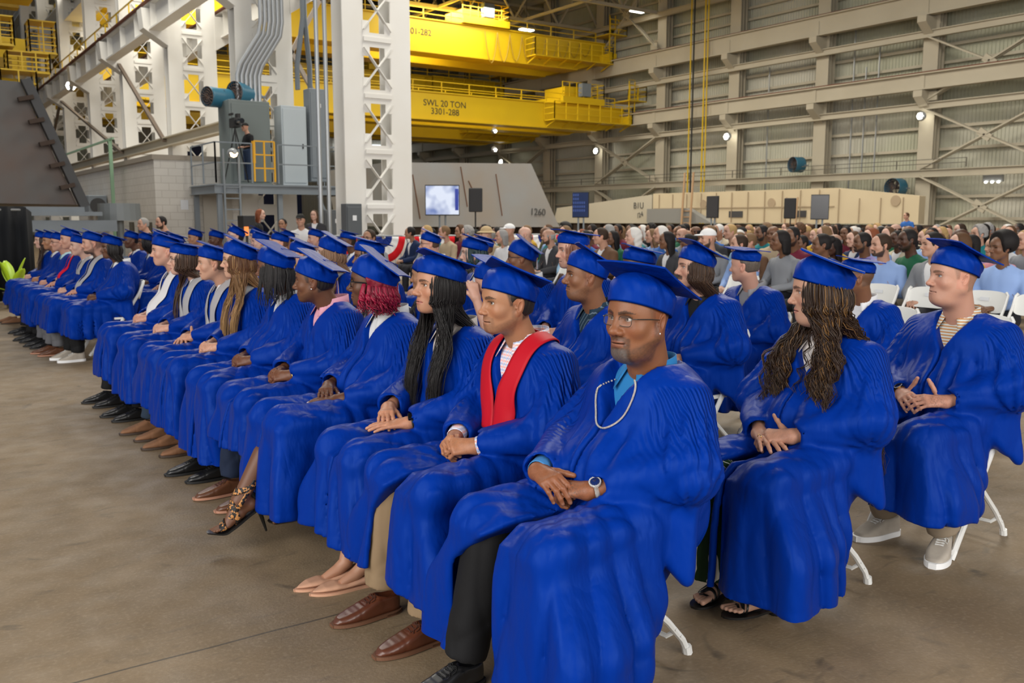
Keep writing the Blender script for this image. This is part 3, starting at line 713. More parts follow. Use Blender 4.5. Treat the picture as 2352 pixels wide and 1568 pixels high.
def shoe(parent,pos,yaw,style,pitch=0,s=1.,dz=0):
    col={'brown':(.10,.028,.012),'black':(.008,.008,.009),'tan':(.22,.10,.045),'nude':(.55,.30,.19),'sneaker':(.42,.37,.31),'darkbrown':(.12,.045,.02)}
    T=Matrix.Translation(Vector(pos))@Matrix.Rotation(yaw,4,'Z')@Matrix.Rotation(-pitch,4,'Y'); Tm=np.array(T)
    def place(V): return (np.array(V)*s)@Tm[:3,:3].T+Tm[:3,3]
    c0=style.split('_')[0]; tip=.205 if c0!='sneaker' else .195; sneaker=c0=='sneaker'
    wmax=.049 if sneaker else .045
    def wid(x): 
        t=np.clip((x+.075)/(tip+.075),0,1); return (.033+(wmax-.033)*sstep(.15,.65,t))*np.sqrt(np.clip(1-((t-.62)/.385)**2*(t>.62),0,1)**(.9 if c0!='nude' else 1.3)+1e-6)*np.sqrt(np.clip(1-((.18-t)/.185)**2*(t<.18),0,1)+1e-6)
    hgt=1.15 if sneaker else 1.
    prof=[(-.072,.012),(-.078,.05),(-.070,.085*hgt),(.028,.088*hgt),(.07,.070*hgt),(.13,.046*hgt+.004),(tip-.02,.034*hgt),(tip,.016),(tip-.01,.010)]
    if c0=='nude': prof=[(-.070,.012),(-.074,.05),(-.066,.065),(-.03,.045),(.06,.030),(.10,.036),(.15,.032),(tip-.01,.018),(tip,.012)]
    def f(P):
        x,y,z=P.T; d=smax(poly2(x,z,prof),np.abs(y)-wid(x)+.10*np.maximum(z-.03,0)*.35,.022)
        if c0 in('brown','black','darkbrown','tan'): d=d+.0012*np.exp(-((x-.105)/.008)**2)+.0016*(np.exp(-((np.abs(y)-.024-.18*np.maximum(0,.06-x))/.0022)**2)*(x<.082)*(x>-.02)*(z>.04)+np.exp(-((x-.082)/.002)**2)*(np.abs(y)<.026))+.0003*np.sin(x*220)*sstep(.09,.12,x)*sstep(.17,.14,x)*(z>.03)
        d=smax(d,-ell(P,(-.018,0,.10*hgt),(.047,.030,.035)),.006); return d
    V,F=sdf_mesh(f,(-.1,-.07,-.0),(tip+.02,.07,.13),.0035,slack=.01); V=relax(V,F,1,.4)
    m=mat('shoe_leather_'+c0,col.get(c0,(.1,.1,.1)),rough=.36 if c0 in('brown','black','darkbrown') else .75,spec=.5,coat=.12 if c0 in('brown','black') else 0,var=(14,.35,tuple(v*.45 for v in col.get(c0,(.1,.1,.1)))))
    sh=link_mesh('shoe',npmesh('shoe',place(V),F),m,parent)
    # sole with a heel
    b=MB(); n=26; out=[]
    xs=[-.078+(tip+.005+.078)*(.5-.5*math.cos(PI*i/n)) for i in range(n+1)]
    g=.004 if c0!='nude' else .001; th=.010 if not sneaker else .026
    up=[(x,float(wid(np.array(min(max(x,-.0745),tip-.001))))+g) for x in xs]; poly=[(x,w_) for x,w_ in up]+[(x,-w_) for x,w_ in up[::-1]]
    def pr_(poly,a,bb_): 
        nn=len(poly); V=[(x,y,a) for x,y in poly]+[(x,y,bb_) for x,y in poly]; b.add(place(V),[tuple(range(nn))[::-1],tuple(range(nn,2*nn))]+[(i,(i+1)%nn,nn+(i+1)%nn,nn+i) for i in range(nn)])
    hl=.012 if c0 in('brown','black','darkbrown','tan') else 0
    lift=[(x,y) for x,y in poly]
    pr_(lift,hl*.0+.004 if hl else 0,.006+th if hl else th)
    if hl: pr_([(x,y) for x,y in poly if x<-.0],0,.012)
    scol={'brown':(.14,.06,.03),'black':(.01,.01,.01),'sneaker':(.8,.8,.8),'tan':(.05,.03,.02),'darkbrown':(.45,.22,.14)}.get(c0,col.get(c0))
    b.build('sole',mat('sole_'+c0,scol,.6),sh,smooth=False)
    if c0 in('brown','black','darkbrown','sneaker'):
        b=MB()
        def on(pts,off=.0018): P=np.array([(x,y,.13) for x,y in pts]); return trace(f,P,(0,0,-1.),off)
        for i in range(4 if c0!='brown' else 3):
            x=.040+i*.014
            for sg in(-1,1): b.tube(place(on([(x+.006*k,sg*(-.018+.036*k)) for k in np.linspace(0,1,6)])),.0017,5)
        for pp in([(.040,0),(.036,.014),(.046,.028),(.060,.030)],[(.040,0),(.050,.016),(.062,.018),(.070,.030)],[(.040,0),(.034,-.014),(.044,-.026)]): b.tube(place(on([tuple(v) for v in spline(pp,9)],.0022)),.0015,5)
        b.build('shoelace',mat('lace_'+c0,(.75,.75,.73) if sneaker else tuple(v*.6 for v in col[c0]),.8),sh)
    return sh
def trousers(parent,knee,ankle,m,r=(.085,.062),cuff=False,sk=None,name='trouser_leg',flare=0,seed=3,hip=None):
    K=np.array(knee,float); A=np.array(ankle,float); ax=(A-K)/np.linalg.norm(A-K)
    def f(P):
        q=(P-K)@ax.astype(np.float32); L=np.linalg.norm(A-K); d=cone(P,K,A,r[0],r[1]+flare)
        if hip is not None: d=smin(d,cone(P,hip,K,.10,r[0]),.03)
        ph=np.arctan2(P[:,1]-K[1],P[:,0]-K[0])
        d=d+.006*fold(q*1.,ph,seed,28,1.2)*sstep(L*.35,L*.8,q)+.005*fold(ph,q,seed+1,3.2,5)
        if cuff: d=d-.004*sstep(L-.05,L-.045,q)
        d=np.maximum(d,q-L); d=np.maximum(d,-(cone(P,A-ax*.05,A+ax*.03,r[1]+flare-.018,r[1]+flare-.018)))
        return d
    pts=np.array([K,A]+([hip] if hip is not None else [])); V,F=sdf_mesh(f,pts.min(0)-.13,pts.max(0)+.13,.008,slack=.02); V=relax(V,F,1,.4)
    return link_mesh(name,npmesh(name,V,F),m,parent)
def make_chair(label,loc,far=False,rz=PI,group='white folding chairs'):
    """front towards +x of the chair"""
    w=mat('white_painted_metal',(.72,.72,.70),.35,spec=.5); pl=mat('white_chair_plastic',(.74,.74,.71),.4,spec=.4)
    t=thing('folding_chair',label,'chair',loc,rz,group); y=.215; n=8
    for s in(-1,1):
        b=MB(); b.tube([(.27,s*y,.012),(.14,s*y,.22),(.0,s*(y),.44),(-.17,s*y,.70),(-.215,s*y,.80),(-.222,s*(y-.02),.825)],.0125,n,rb=1.35); lg=b.build('front_leg',w,t,smooth=True)
        b=MB(); b.tube([(.285,s*y,.0),(.262,s*y,.035)],.0175,n); b.build('rubber_foot',w,lg,smooth=True)
        b=MB(); ys=y-.03; b.tube([(.17,s*ys,.425),(.02,s*ys,.28),(-.13,s*ys,.14),(-.20,s*ys,.06),(-.225,s*ys,.012)],.0125,n); lg=b.build('rear_leg',w,t,smooth=True)
        b=MB(); b.tube([(-.229,s*ys,.0),(-.222,s*ys,.03)],.0175,n); b.build('rubber_foot',w,lg,smooth=True)
        b=MB(); 
        for z_ in(.08,.11): b.lathe([(.006,-.004),(.004,.003)],8,(-.183 if z_<.1 else -.157,s*(ys+.012),z_),axis='y')
        b.build('rivet',w,lg)
    b=MB(); b.tube([(-.172,-.185,.10),(-.150,-.16,.075),(-.145,0,.07),(-.150,.16,.075),(-.172,.185,.10)],.009,n); b.build('rear_brace',w,t,smooth=True)
    b=MB(); b.tube([(.19,-y,.145),(.19,y,.145)],.009,n); b.build('front_brace',w,t,smooth=True)
    def panel(name,f,nu=14,nv=8):
        V=[];F=[]
        for k in(0,1):
            for i in range(nu+1):
                for j in range(nv+1): V.append(f(i/nu*2-1,j/nv*2-1,k))
        q=(nu+1)*(nv+1)
        for i in range(nu):
            for j in range(nv):
                a=i*(nv+1)+j; F.append((a,a+1,a+nv+2,a+nv+1)); F.append((q+a,q+a+nv+1,q+a+nv+2,q+a+1))
        rim=[j for j in range(nv+1)]+[i*(nv+1)+nv for i in range(1,nu+1)]+[nu*(nv+1)+j for j in range(nv-1,-1,-1)]+[i*(nv+1) for i in range(nu-1,0,-1)]
        F+=[(rim[i],rim[(i+1)%len(rim)],rim[(i+1)%len(rim)]+q,rim[i]+q) for i in range(len(rim))]
        b=MB(); b.add(V,F); return b.build(name,pl,t,smooth=True)
    def sq(u,v,p=5):
        """square to rounded rectangle"""
        m=max(abs(u),abs(v)); 
        if m<1e-6: return u,v
        l=(abs(u)**p+abs(v)**p)**(1/p); return u*m/l,v*m/l
    def seat(u,v,k): a,b_=sq(u,v); return (.055+.20*b_,.205*a,.452-.012*(1-a*a)*(1-b_*b_)*(1 if k else 1)-(0 if k else .022))
    def back(u,v,k): a,b_=sq(u,v); zz=.725+.095*b_; return (-.19-.34*(zz-.725)-.030*(1-a*a)-(.014 if k else 0),.212*a,zz+.012*(1-a*a)*(b_>0)*b_)
    panel('seat',seat); panel('backrest',back)
    return t
# ---- hair
def hair_locks(name,parent,paths,r,cols,seed,m,n=5,taper=.25,curl=None,flat=1.):
    """paths list of (k,3) arrays; one mesh of locks"""
    rs=np.random.RandomState(seed); Vs=[];Fs=[];Cs=[];nn=0
    for ip,P in enumerate(paths):
        P=np.asarray(P,float); m_=len(P); T=np.gradient(P,axis=0); T/=np.linalg.norm(T,axis=1)[:,None]+1e-9
        up=np.array((0,0,1.)) if abs(T[0][2])<.8 else np.array((1.,0,0)); X=np.cross(T,up); X/=np.linalg.norm(X,axis=1)[:,None]+1e-9; Y=np.cross(X,T)
        s=np.linspace(0,1,m_); L=np.r_[0,np.cumsum(np.linalg.norm(np.diff(P,axis=0),axis=1))]
        if curl:
            cr_=np.random.RandomState(ip//6+seed*99).rand(3); ph=cr_[0]*6.28+.25*rs.randn(); A=curl[0]*sstep(curl[2],1.,s)*(.6+.8*cr_[1]); w_=2*PI/(curl[1]*(.8+.5*cr_[2])); P=P+(np.cos(w_*L+ph)*A)[:,None]*X+(np.sin(w_*L+ph)*A)[:,None]*Y
            T=np.gradient(P,axis=0); T/=np.linalg.norm(T,axis=1)[:,None]+1e-9; X=np.cross(T,up); X/=np.linalg.norm(X,axis=1)[:,None]+1e-9; Y=np.cross(X,T)
        rr=r*(.6+.8*rs.rand())*(np.minimum(1,.5+s*4)*(1-(1-taper)*sstep(.6,1.,s))); a=np.arange(n)*2*PI/n+rs.rand()*6
        V=P[:,None]+rr[:,None,None]*(X[:,None]*np.cos(a)[None,:,None]+Y[:,None]*np.sin(a)[None,:,None]*flat); Vs.append(V.reshape(-1,3))
        i,j=np.meshgrid(np.arange(m_-1),np.arange(n),indexing='ij'); i=i.ravel();j=j.ravel(); Fs.append(np.stack([i*n+j,i*n+(j+1)%n,(i+1)*n+(j+1)%n,(i+1)*n+j],1)+nn); nn+=m_*n
        c=cols(rs,s); Cs.append(np.repeat(c,n,0))
    return link_mesh(name,npmesh(name,np.vstack(Vs),np.vstack(Fs),cols={'tint':np.vstack(Cs)}),m,parent)
def hairmat(): return mat('hair_strands',(1,1,1),rough=.36,spec=.30,attr='tint',bump=(500,.3,.002))
def spline(pts,n=24):
    pts=np.array(pts,float); m=len(pts); out=[]
    Q=np.vstack([2*pts[0]-pts[1],pts,2*pts[-1]-pts[-2]])
    for t in np.linspace(0,m-1-1e-6,n):
        i=int(t); u=t-i; a,b,c,d=Q[i:i+4]; out.append(.5*((2*b)+(-a+c)*u+(2*a-5*b+4*c-d)*u*u+(-a+3*b-3*c+d)*u**3))
    return np.array(out)
def scalp(parent,p,M,E,col,low=-.055,front=.045,ymin=.0,grow=.007,name='hair',mt=None,earcut=True,h=.0045,puff=0):
    """close hair hugging the skull below the cap, clear of the face and the ear"""
    hs=p.get('hs',1.)
    def f(P):
        Q=P.copy(); Q[:,1]=np.abs(Q[:,1]); g=grow
        d=ell(Q,(-.014,0,.024),(.1+g,.0765+g,.087+g)); d=smin(d,ell(Q,(-.045,0,-.03),(.052+g,.056+g,.05)),.03)
        d=d+.0018*fold(P[:,1]*1+P[:,0]*.8,P[:,2],4,120,9)-puff*.02*np.maximum(0,np.sin(P[:,0]*90+P[:,2]*70)*np.sin(P[:,1]*95))
        x,y,z=Q.T; face=x-(front-.35*np.maximum(.035-z,0)); d=smax(d,face,.006); d=smax(d,low-.25*(x+.05)-z,.008)
        if earcut: d=smax(d,-ell(Q,(-.012,.085,-.018),(.024,.022,.040)),.006)
        if p.get('cap',1): d=smax(d,P[:,2]-(capoff(p)+.004+(P[:,0]+.012)*math.tan(captr(p))),.004)
        return d
    V,F=sdf_mesh(f,(-.13,-.105,-.12),(.09,.105,.135),h,slack=.012); V=relax(V,F,1,.4)
    rs=np.random.RandomState(1); c=np.array(col)[None]*(.8+.4*rs.rand(len(V)))[:,None]
    return link_mesh(name,npmesh(name,(V*hs)@M.T+E,F,cols={'tint':c}),mt or hairmat(),parent)
def long_hair(parent,p,M,E,k,col,col2=None,count=260,length=.45,curl=None,r=.0035,seed=1,front=.6,hl=.15,side_only=None,sprd=.05,name='hair',fwdx=.02,n=5):
    """hair parted over the scalp falling to the back and over the near shoulder"""
    rs=np.random.RandomState(seed); hs=p.get('hs',1.); paths=[]; N=np.array(k['neck']); sx,sz=k['sh']
    to=lambda v:(np.array(v)*hs)@M.T+E
    for i in range(count if not curl else count//6):
        sd=1 if rs.rand()<.62 else -1
        a=R(38+142*rs.rand()**.8); ca,sa=math.cos(a),math.sin(a)*sd
        g=.002+.010*rs.rand(); z0=capoff(p)+.002+.09*ca*math.tan(captr(p)); 
        p0=to(((.084)*ca-.012,.070*sa,z0+.020)); p1=to(((.094+g)*ca-.014,(.080+g)*sa,z0-.022-.014*rs.rand())); p1b=to(((.093+g)*ca-.016,(.084+g)*sa,min(z0-.05,-.030)-.03*rs.rand())) 
        lowa=(.082+g)*sa; p2=to(((.088+g)*ca*.9-.020,lowa*1.0,-.075-.02*rs.rand()))
        j=rs.randn(3)*.010
        tofront=rs.rand()<front and ca>-.55
        if side_only: sdn=side_only
        else: sdn=sd
        if tofront:
            y=sdn*(.105+rs.randn()*sprd*.45); p3=np.array((fwdx+.045+rs.rand()*.02,y,sz+.015))+j*.5; L=length*(.75+.35*rs.rand())
            p4=np.array((.075+fwdx+.04*rs.rand(),y*.95+rs.randn()*.01,sz-.12)); p5=np.array((.105+fwdx+.03*rs.rand(),y*.92+rs.randn()*.018,sz+.1-L))
            pts=[p0,p1,p1b,p2,p3,p4,p5] if L>.3 else [p0,p1,p1b,p2,p3,p3+(0,0,-.06)]
        else:
            y=np.clip((p2[1]-N[1])*1.1,-.14,.14)+rs.randn()*.015; L=length*(.7+.35*rs.rand()); p3=np.array((min(p2[0],-.07)-.05,y,sz+.03))+j*.5
            pts=[p0,p1,p1b,p2,p3,np.array((-.195,y*1.05,sz-.10)),np.array((-.20,y*1.1,sz+.1-L))] if L>.25 else [p0,p1,p1b,p2,p3*.5+p2*.5+(0,0,-.03)]
        if curl:
            for c_ in range(6): q_=spline(pts,48); o_=rs.randn(3)*.0045; paths.append(q_+o_*np.linspace(.6,1.2,48)[:,None])
            continue
        paths.append(spline(pts,(26 if not curl else 60) if count>150 else (16 if not curl else 30)))
    c1=np.array(col); c2=np.array(col2 if col2 is not None else col)
    def cols(rs,s):
        t=(rs.rand()<hl)*(.3+.6*rs.rand()); v=.75+.5*rs.rand(); e=sstep(.3,1.,s)*(.6 if p.get('ombre') else 0)
        w=np.clip(t*.9+e,0,1)[:,None]; return (c1*(1-w)+c2*w)*v
    return hair_locks(name,parent,paths,r,cols,seed,hairmat(),curl=curl,n=n)
def foot_sandal(t,A,yaw,pitch,skin,style,mirror=1,toe_drop=0):
    """bare foot in a strappy sandal; A ankle point, pitch of the sole"""
    T=Matrix.Translation(Vector(A))@Matrix.Rotation(yaw,4,'Z')@Matrix.Rotation(pitch,4,'Y'); Tm=np.array(T); q=lambda *v:np.array(v)@Tm[:3,:3].T+Tm[:3,3]
    heel=style=='heel'; tb=-.02 if heel else 0
    B=q(.105,.0,-.062); T0=q(.150,0,-.068+(.035 if heel else 0)*.6)
    pr=[(q(-.035,0,-.045),q(.03,0,-.048),.025,.022),(q(0,0,0),q(.09,.006,-.050),.030,.020),(q(0,0,0),q(-.03,0,-.045),.030,.026),(q(.03,-.008,-.055),q(.10,-.020,-.062),.020,.014),(q(.03,.008,-.05),q(.10,.018,-.060),.022,.015)]
    for i,o in enumerate((.026,.010,-.004,-.017,-.028)):
        o*=mirror; r=(.0105,.0085,.008,.0078,.0075)[i]; L=(.172,.170,.163,.152,.140)[i]; up=.030 if heel else .0
        pr.append((q(.10,o*.9,-.062),q(L,o*1.1,-.064+up*.8*.5),r*1.05,r))
    leg=Vector(A)+Vector((-.05,0,.16)); 
    if heel: leg=Vector(A)+Vector((-.12,.0,.20))
    pr.append((np.array(A,float),np.array(leg),.034,.048))
    def f(P):
        d=None
        for i,(a,b_,ra,rb) in enumerate(pr):
            e=cone(P,a,b_,ra,rb); d=e if d is None else smin(d,e,.018 if i<5 or i>9 else .006)
        return d
    al=np.array([v for x_ in pr for v in x_[:2]]); V,F=sdf_mesh(f,al.min(0)-.06,al.max(0)+.06,.003,slack=.01); V=relax(V,F,1,.4)
    ft=link_mesh('foot',npmesh('foot',V,F,cols={'tint':np.tile(skin,(len(V),1))}),SKIN(),t)
    sm=mat('sandal_black',(.008,.008,.008),.35); 
    # sole follows the arch
    xs=np.linspace(-.062,.192,26); V=[];F=[]
    for i,x in enumerate(xs):
        w_=(.028+.018*sstep(-.02,.09,x))*math.sqrt(max(1e-4,1-((x-.11)/.084)**2)) if x>.11 else (.028+.018*float(sstep(-.02,.09,x)))*math.sqrt(max(1e-4,1-(max(0,-.035-x)/.028)**2))
        z=-.078+(.045*float(sstep(.12,.2,x)) if heel else 0)-(.004 if not heel else 0)
        for yy,zz in((-w_,z),(w_,z),(w_,z-.009),(-w_,z-.009)): V.append(q(x,yy,zz))
    F=[(i*4+j,i*4+(j+1)%4,i*4+4+(j+1)%4,i*4+4+j) for i in range(25) for j in range(4)]+[(3,2,1,0),(100,101,102,103)]
    b=MB(); b.add(V,F)
    if heel:
        h0=q(-.045,0,-.082); h1=q(-.02,0,-.20); b.tube([q(-.062,0,-.04),h0,q(-.045,0,-.105),h1],[.016,.022,.011,.005],10)
        b.tube([q(-.066,0,-.03),q(-.060,0,.01),q(-.045,0,.05)],[.012,.010,.008],8)
    else: b.tube([q(-.04,0,-.083),q(-.045,0,-.118)],[.026,.022],10)
    so=b.build('sandal_sole',sm,t,smooth=True)
    lp=sm
    if heel:
        lp=MATS.get('leopard_strap')
        if not lp:
            lp=mat('leopard_strap',(.45,.20,.06),.6); nt=lp.node_tree; N=nt.nodes; L=nt.links; tc=N.new('ShaderNodeTexCoord'); v=N.new('ShaderNodeTexVoronoi'); v.inputs['Scale'].default_value=85; v.feature='SMOOTH_F1'; nz=N.new('ShaderNodeTexNoise'); nz.inputs['Scale'].default_value=110; L.new(tc.outputs['Object'],v.inputs['Vector']); L.new(tc.outputs['Object'],nz.inputs['Vector'])
            ad=N.new('ShaderNodeMath'); ad.operation='ADD'; L.new(v.outputs['Distance'],ad.inputs[0]); L.new(nz.outputs[0],ad.inputs[1]); r=N.new('ShaderNodeMath'); r.operation='GREATER_THAN'; r.inputs[1].default_value=.92; L.new(ad.outputs[0],r.inputs[0]); x_=N.new('ShaderNodeMix'); x_.data_type='RGBA'; L.new(r.outputs[0],x_.inputs[0]); x_.inputs[6].default_value=(.48,.21,.06,1); x_.inputs[7].default_value=(.01,.008,.007,1); L.new(x_.outputs[2],N['Principled BSDF'].inputs['Base Color'])
    def strap(c,ax,wd,name,a0=0,a1=2*PI,th=.0035):
        c=q(*c); ax=(np.array(ax,float)@Tm[:3,:3].T); ax/=np.linalg.norm(ax); u=np.cross(ax,(0,1,0.)); 
        if np.linalg.norm(u)<.2: u=np.cross(ax,(1,0,0.))
        u/=np.linalg.norm(u); v=np.cross(ax,u); n=36; C_=[];D=[];W=[]
        for a in np.linspace(a0,a1,n):
            r_=u*math.cos(a)+v*math.sin(a); C_.append(c+r_*.085); D.append(-r_); W.append(ax*wd)
        V,F=ribbon(f,C_,W,D,off=.0022,nw=4,thick=th*.6); link_mesh(name,npmesh(name,V,F),lp,so)
    if heel:
        strap((-.022,0,.045),(-.25,0,1.),.022,'ankle_strap'); strap((.0,0,-.002),(.45,0,1.),.020,'leopard_strap'); strap((.06,0,-.040),(1.,.35,.25),.022,'leopard_strap'); strap((.118,0,-.058),(1.,-.25,.1),.030,'leopard_strap')
    else:
        for xx,sk_,wd in((.095,.35,.008),(.112,.30,.008),(.128,.25,.008),(.055,-.6,.008)): strap((xx,0,-.05),(1.,sk_*mirror,.2),wd,'sandal_strap')
    return ft
# ------------------------------------------------------------------ seated graduates
HP={
 'over': dict(wl=(.235,.085,.675),wr=(.300,-.105,.705),L=((.50,-.86,-.04),(.35,.22,.90),dict(curl=(58,62,40),spread=1,thumb=(20,30))),
              Rr=((.12,.97,-.08),(.42,-.0,.90),dict(curl=(30,36,24),spread=3,thumb=(34,6),tcurl=14))),
 'clasp':dict(wl=(.215,.085,.672),wr=(.215,-.085,.675),L=((.80,-.60,-.02),(.28,.62,.72),dict(curl=(52,55,28),spread=7,thumb=(10,12),tcurl=38)),
              Rr=((.80,.60,.02),(.28,-.62,.72),dict(curl=(48,60,30),spread=8,thumb=(16,6),tcurl=42))),
 'stack':dict(wl=(.225,.095,.665),wr=(.235,-.085,.700),L=((.86,-.50,-.05),(.05,.18,.98),dict(curl=(6,10,6),spread=5,thumb=(32,12))),
              Rr=((.55,.83,-.06),(.12,-.05,.99),dict(curl=(24,26,16),spread=5,thumb=(30,10)))),
 'rest': dict(wl=(.225,.080,.680),wr=(.235,-.085,.665),L=((.55,-.83,-.06),(.35,.35,.87),dict(curl=(34,40,25),spread=3,thumb=(52,-12),tcurl=-8)),
              Rr=((.50,.86,-.04),(.05,-.1,.99),dict(curl=(10,12,8),spread=9,thumb=(30,10)))),
 'steeple':dict(wl=(.205,.115,.690),wr=(.205,-.115,.690),L=((.72,-.69,.02),(.38,.45,.80),dict(curl=(20,26,18),spread=8,thumb=(52,-30),tcurl=-6)),
              Rr=((.72,.69,.02),(.38,-.45,.80),dict(curl=(24,30,18),spread=8,thumb=(52,-30),tcurl=-6))),
}
HANDM={}
def skinmix(p,V,c0=None): 
    rs=np.random.RandomState(2); g=np.sin(V[:,0]*130)*np.sin(V[:,1]*140)*np.sin(V[:,2]*150)
    return np.array(p['skin'])[None]*(1+.10*g+.05*rs.randn(len(V)))[:,None]*np.array((1.05,.95,.92))
def grad(label,X,Y,p,pose='clasp',k=None,gkey=None,near=1,shirtc=None,collar=True,scale=1.,rz=PI,gseed=1,gh=.009,group='seated graduates',chair=None,hands=True,hhand=.0026,dx=0,shirtm=None,tie=False,vneck=True):
    t=thing('person',label,'person',(X,Y,0),rz,group); t.scale=(scale,)*3
    hp=HP[pose]; kk=skel(**(k or {})); kk['wl']=np.array(kk.get('wl0',hp['wl'])); kk['wr']=np.array(kk.get('wr0',hp['wr']))
    N=np.array(kk['neck']); p=dict(p); p.setdefault('neckbase',tuple(N+(.0,0,-.03)))
    e=p.get('eye',(.035,0,1.22)); p['eye']=e; p.setdefault('res',1.15 if near==1 else 1.75 if near==2 else 2.2)
    hk=p.get('hkey')
    V,F,c,M,E=make_head(p); ms=[(V,F)]; cs=[c]; nails=[]
    if hands:
        hs=p.get('hand',1.)
        for sgn,nm,w in((1,'L',kk['wl']),(-1,'Rr',kk['wr'])):
            el=np.array(kk['el' if sgn>0 else 'er']); fa=(w-el)/np.linalg.norm(w-el); d,n,kw=hp[nm]; kw=dict(kw)
            pr,nl=hand_prims(w+fa*.012,d,n,side=(1 if sgn>0 else -1),s=hs,**kw)
            hk_=(pose,nm,hs,int(near),tuple(w),tuple(el))
            if hk_ not in HANDM: HANDM[hk_]=arm_mesh(el,w+fa*.012,(pr,nl),h=(.0032 if near==1 else .0048 if near==2 else .006),s=hs)
            v,f=HANDM[hk_]; ms.append((v,f)); cc=skinmix(p,v)
            for q,dv,nv,r in nl:      # knuckles stay skin, nails differ
                d2=((v-(q+nv*r*.75-dv*.003))**2).sum(1); mk=np.exp(-d2/(r*.72)**2)*(((v-q)@nv)>r*.35); nc=np.array(p.get('nail',np.array(p['skin'])*1.25+.06)); cc=cc*(1-mk[:,None])+nc*mk[:,None]
            cs.append(cc)
            if p.get('tattoo')==nm: 
                q=w+fa*.06; g=np.sin(v[:,0]*420+np.sin(v[:,1]*300)*2.2)*np.sin(v[:,2]*380+v[:,1]*260); m_=(g>.35)*np.exp(-(((v-q)**2).sum(1))/(.035**2)); cc=cc*(1-.55*m_[:,None])+np.array((.02,.03,.03))*.55*m_[:,None]; cs[-1]=cc
    V,F=join(*ms)
    if hands: F=stitch(V,F,[len(ms[0][0]),len(ms[0][0])+len(ms[1][0])])
    link_mesh('body',npmesh('body',V,F,cols={'tint':np.vstack(cs)}),SKIN(near),t)
    eyes(p,M,E,t)
    if p.get('cap',1): cap_parts(p,M,E,t,seed=int(Y*10)%17,near=near)
    gk=gkey or label; g=gown(kk,gk,t,h=gh,seed=gseed)
    sm=shirtm or (cloth('shirt_cloth_%02d%02d%02d'%tuple(int(v*99) for v in shirtc),shirtc) if shirtc else None)
    if sm: shirt(kk,sm,t,collar,near,tie)
    return t,kk,p,M,E
def cuffs(t,kk,m,which='LR',ln=.05,r=.036):
    for nm,w,el in(('L',kk['wl'],kk['el']),('R',kk['wr'],kk['er'])):
        if nm not in which: continue
        w=np.array(w);el=np.array(el); fa=(w-el)/np.linalg.norm(w-el); b=MB(); rs_=[r*.96,r,r*1.02,r*1.06,r*.9]; 
        b.tube([w+fa*q for q in(.012,.006,-ln*.5,-ln,-ln-.02)],rs_,18,cap=False); o=b.build('shirt_cuff',m,t,smooth=True); md=o.modifiers.new('t','SOLIDIFY'); md.thickness=.002
def watch(t,kk,hand,kind,off=-.012):
    w=np.array(kk['wl' if hand=='L' else 'wr']);el=np.array(kk['el' if hand=='L' else 'er']); fa=(w-el)/np.linalg.norm(w-el); c=w+fa*off
    n=np.array({'L':(.45,.35,.82),'R':(.5,-.2,.84)}[hand]); n=n-fa*(n@fa); n/=np.linalg.norm(n); s=np.cross(fa,n)
    gm={'gold':mat('gold_metal',(.75,.5,.12),.3,1),'iced':mat('iced_steel',(.75,.72,.65),.22,1,bump=(900,1.,.003)),'black':mat('black_band',(.015,.018,.02),.45)}[kind]
    r=.0315; b=MB(); b.tube([c+(n*math.cos(a)*.92+s*math.sin(a))*r for a in np.linspace(0,2*PI,25)[:-1]],.0085,8,closed=True,rb=.30); 
    # widen the band along the arm
    o=b.build('watch',gm,t,smooth=True)
    f=n*r*.95+c; bb=MB()
    def disc(r0,h0,h1,name,m_,sides=22,prt=o):
        bb=MB(); P=[]
        for rr,hh in((r0,h0),(r0,h1),(r0*.9,h1+.0008)):
            for a in np.linspace(0,2*PI,sides+1)[:-1]:
                if sides==4: a+=PI/4
                P.append(f+n*hh+(fa*math.cos(a)+s*math.sin(a))*rr)
        q=sides; bb.add(P,[(k*q+j,k*q+(j+1)%q,(k+1)*q+(j+1)%q,(k+1)*q+j) for k in range(2) for j in range(q)]+[tuple(range(2*q,3*q)),tuple(range(q))[::-1]]); return bb.build(name,m_,prt,smooth=sides>6)
    if kind=='black': disc(.024,.0,.009,'black_watch_case',mat('watch_glass',(.004,.004,.005),.08,spec=.8),4)
    else:
        disc(.0195,.0,.007,'watch_case',gm); disc(.0155,.0071,.0076,'blue_watch_dial',mat('watch_dial',(.008,.02,.10),.2))
        bb=MB()
        for a in np.linspace(0,2*PI,13)[:-1]:
            q=f+n*.0088+(fa*math.cos(a)+s*math.sin(a))*.0125; bb.bar(q,q+(fa*math.cos(a)+s*math.sin(a))*.002,.0009,.0005)
        for a,l in((.6,.007),(2.2,.010)): bb.bar(f+n*.0088,f+n*.0088+(fa*math.cos(a)+s*math.sin(a))*l,.0010,.0005)
        bb.build('watch_hand',mat('gold_metal'),o)
        bb=MB()
        for a in np.linspace(0,2*PI,29)[:-1]:
            q=f+n*.0075+(fa*math.cos(a)+s*math.sin(a))*.0182; bb.lathe([(.0019,-.001),(.0015,.0012),(.0004,.002)],6,q)
        bb.build('bezel_stone',mat('stone',(.8,.8,.8),.1,.6),o)
def earring(t,p,M,E,kind='stud',side=1):
    hs=p.get('hs',1.); q=(np.array((-.006,side*.0835,-.040))*hs)@M.T+E
    b=MB()
    if kind=='stud': b.lathe([(.0001,-.003),(.0034,-.002),(.0040,.0),(.0022,.002),(.0001,.0028)],10,q,axis='y'); b.build('stud_earring',mat('stone',(.8,.8,.8),.1,.6),t,smooth=True)
    else: b.tube([q+np.array((math.sin(a)*.010,0,-.014+.014*math.cos(a)*1.3)) for a in np.linspace(0,2*PI,17)[:-1]],.0013,6,closed=True); b.build('hoop_earring',mat('gold_metal',(.75,.5,.12),.3,1),t,smooth=True)
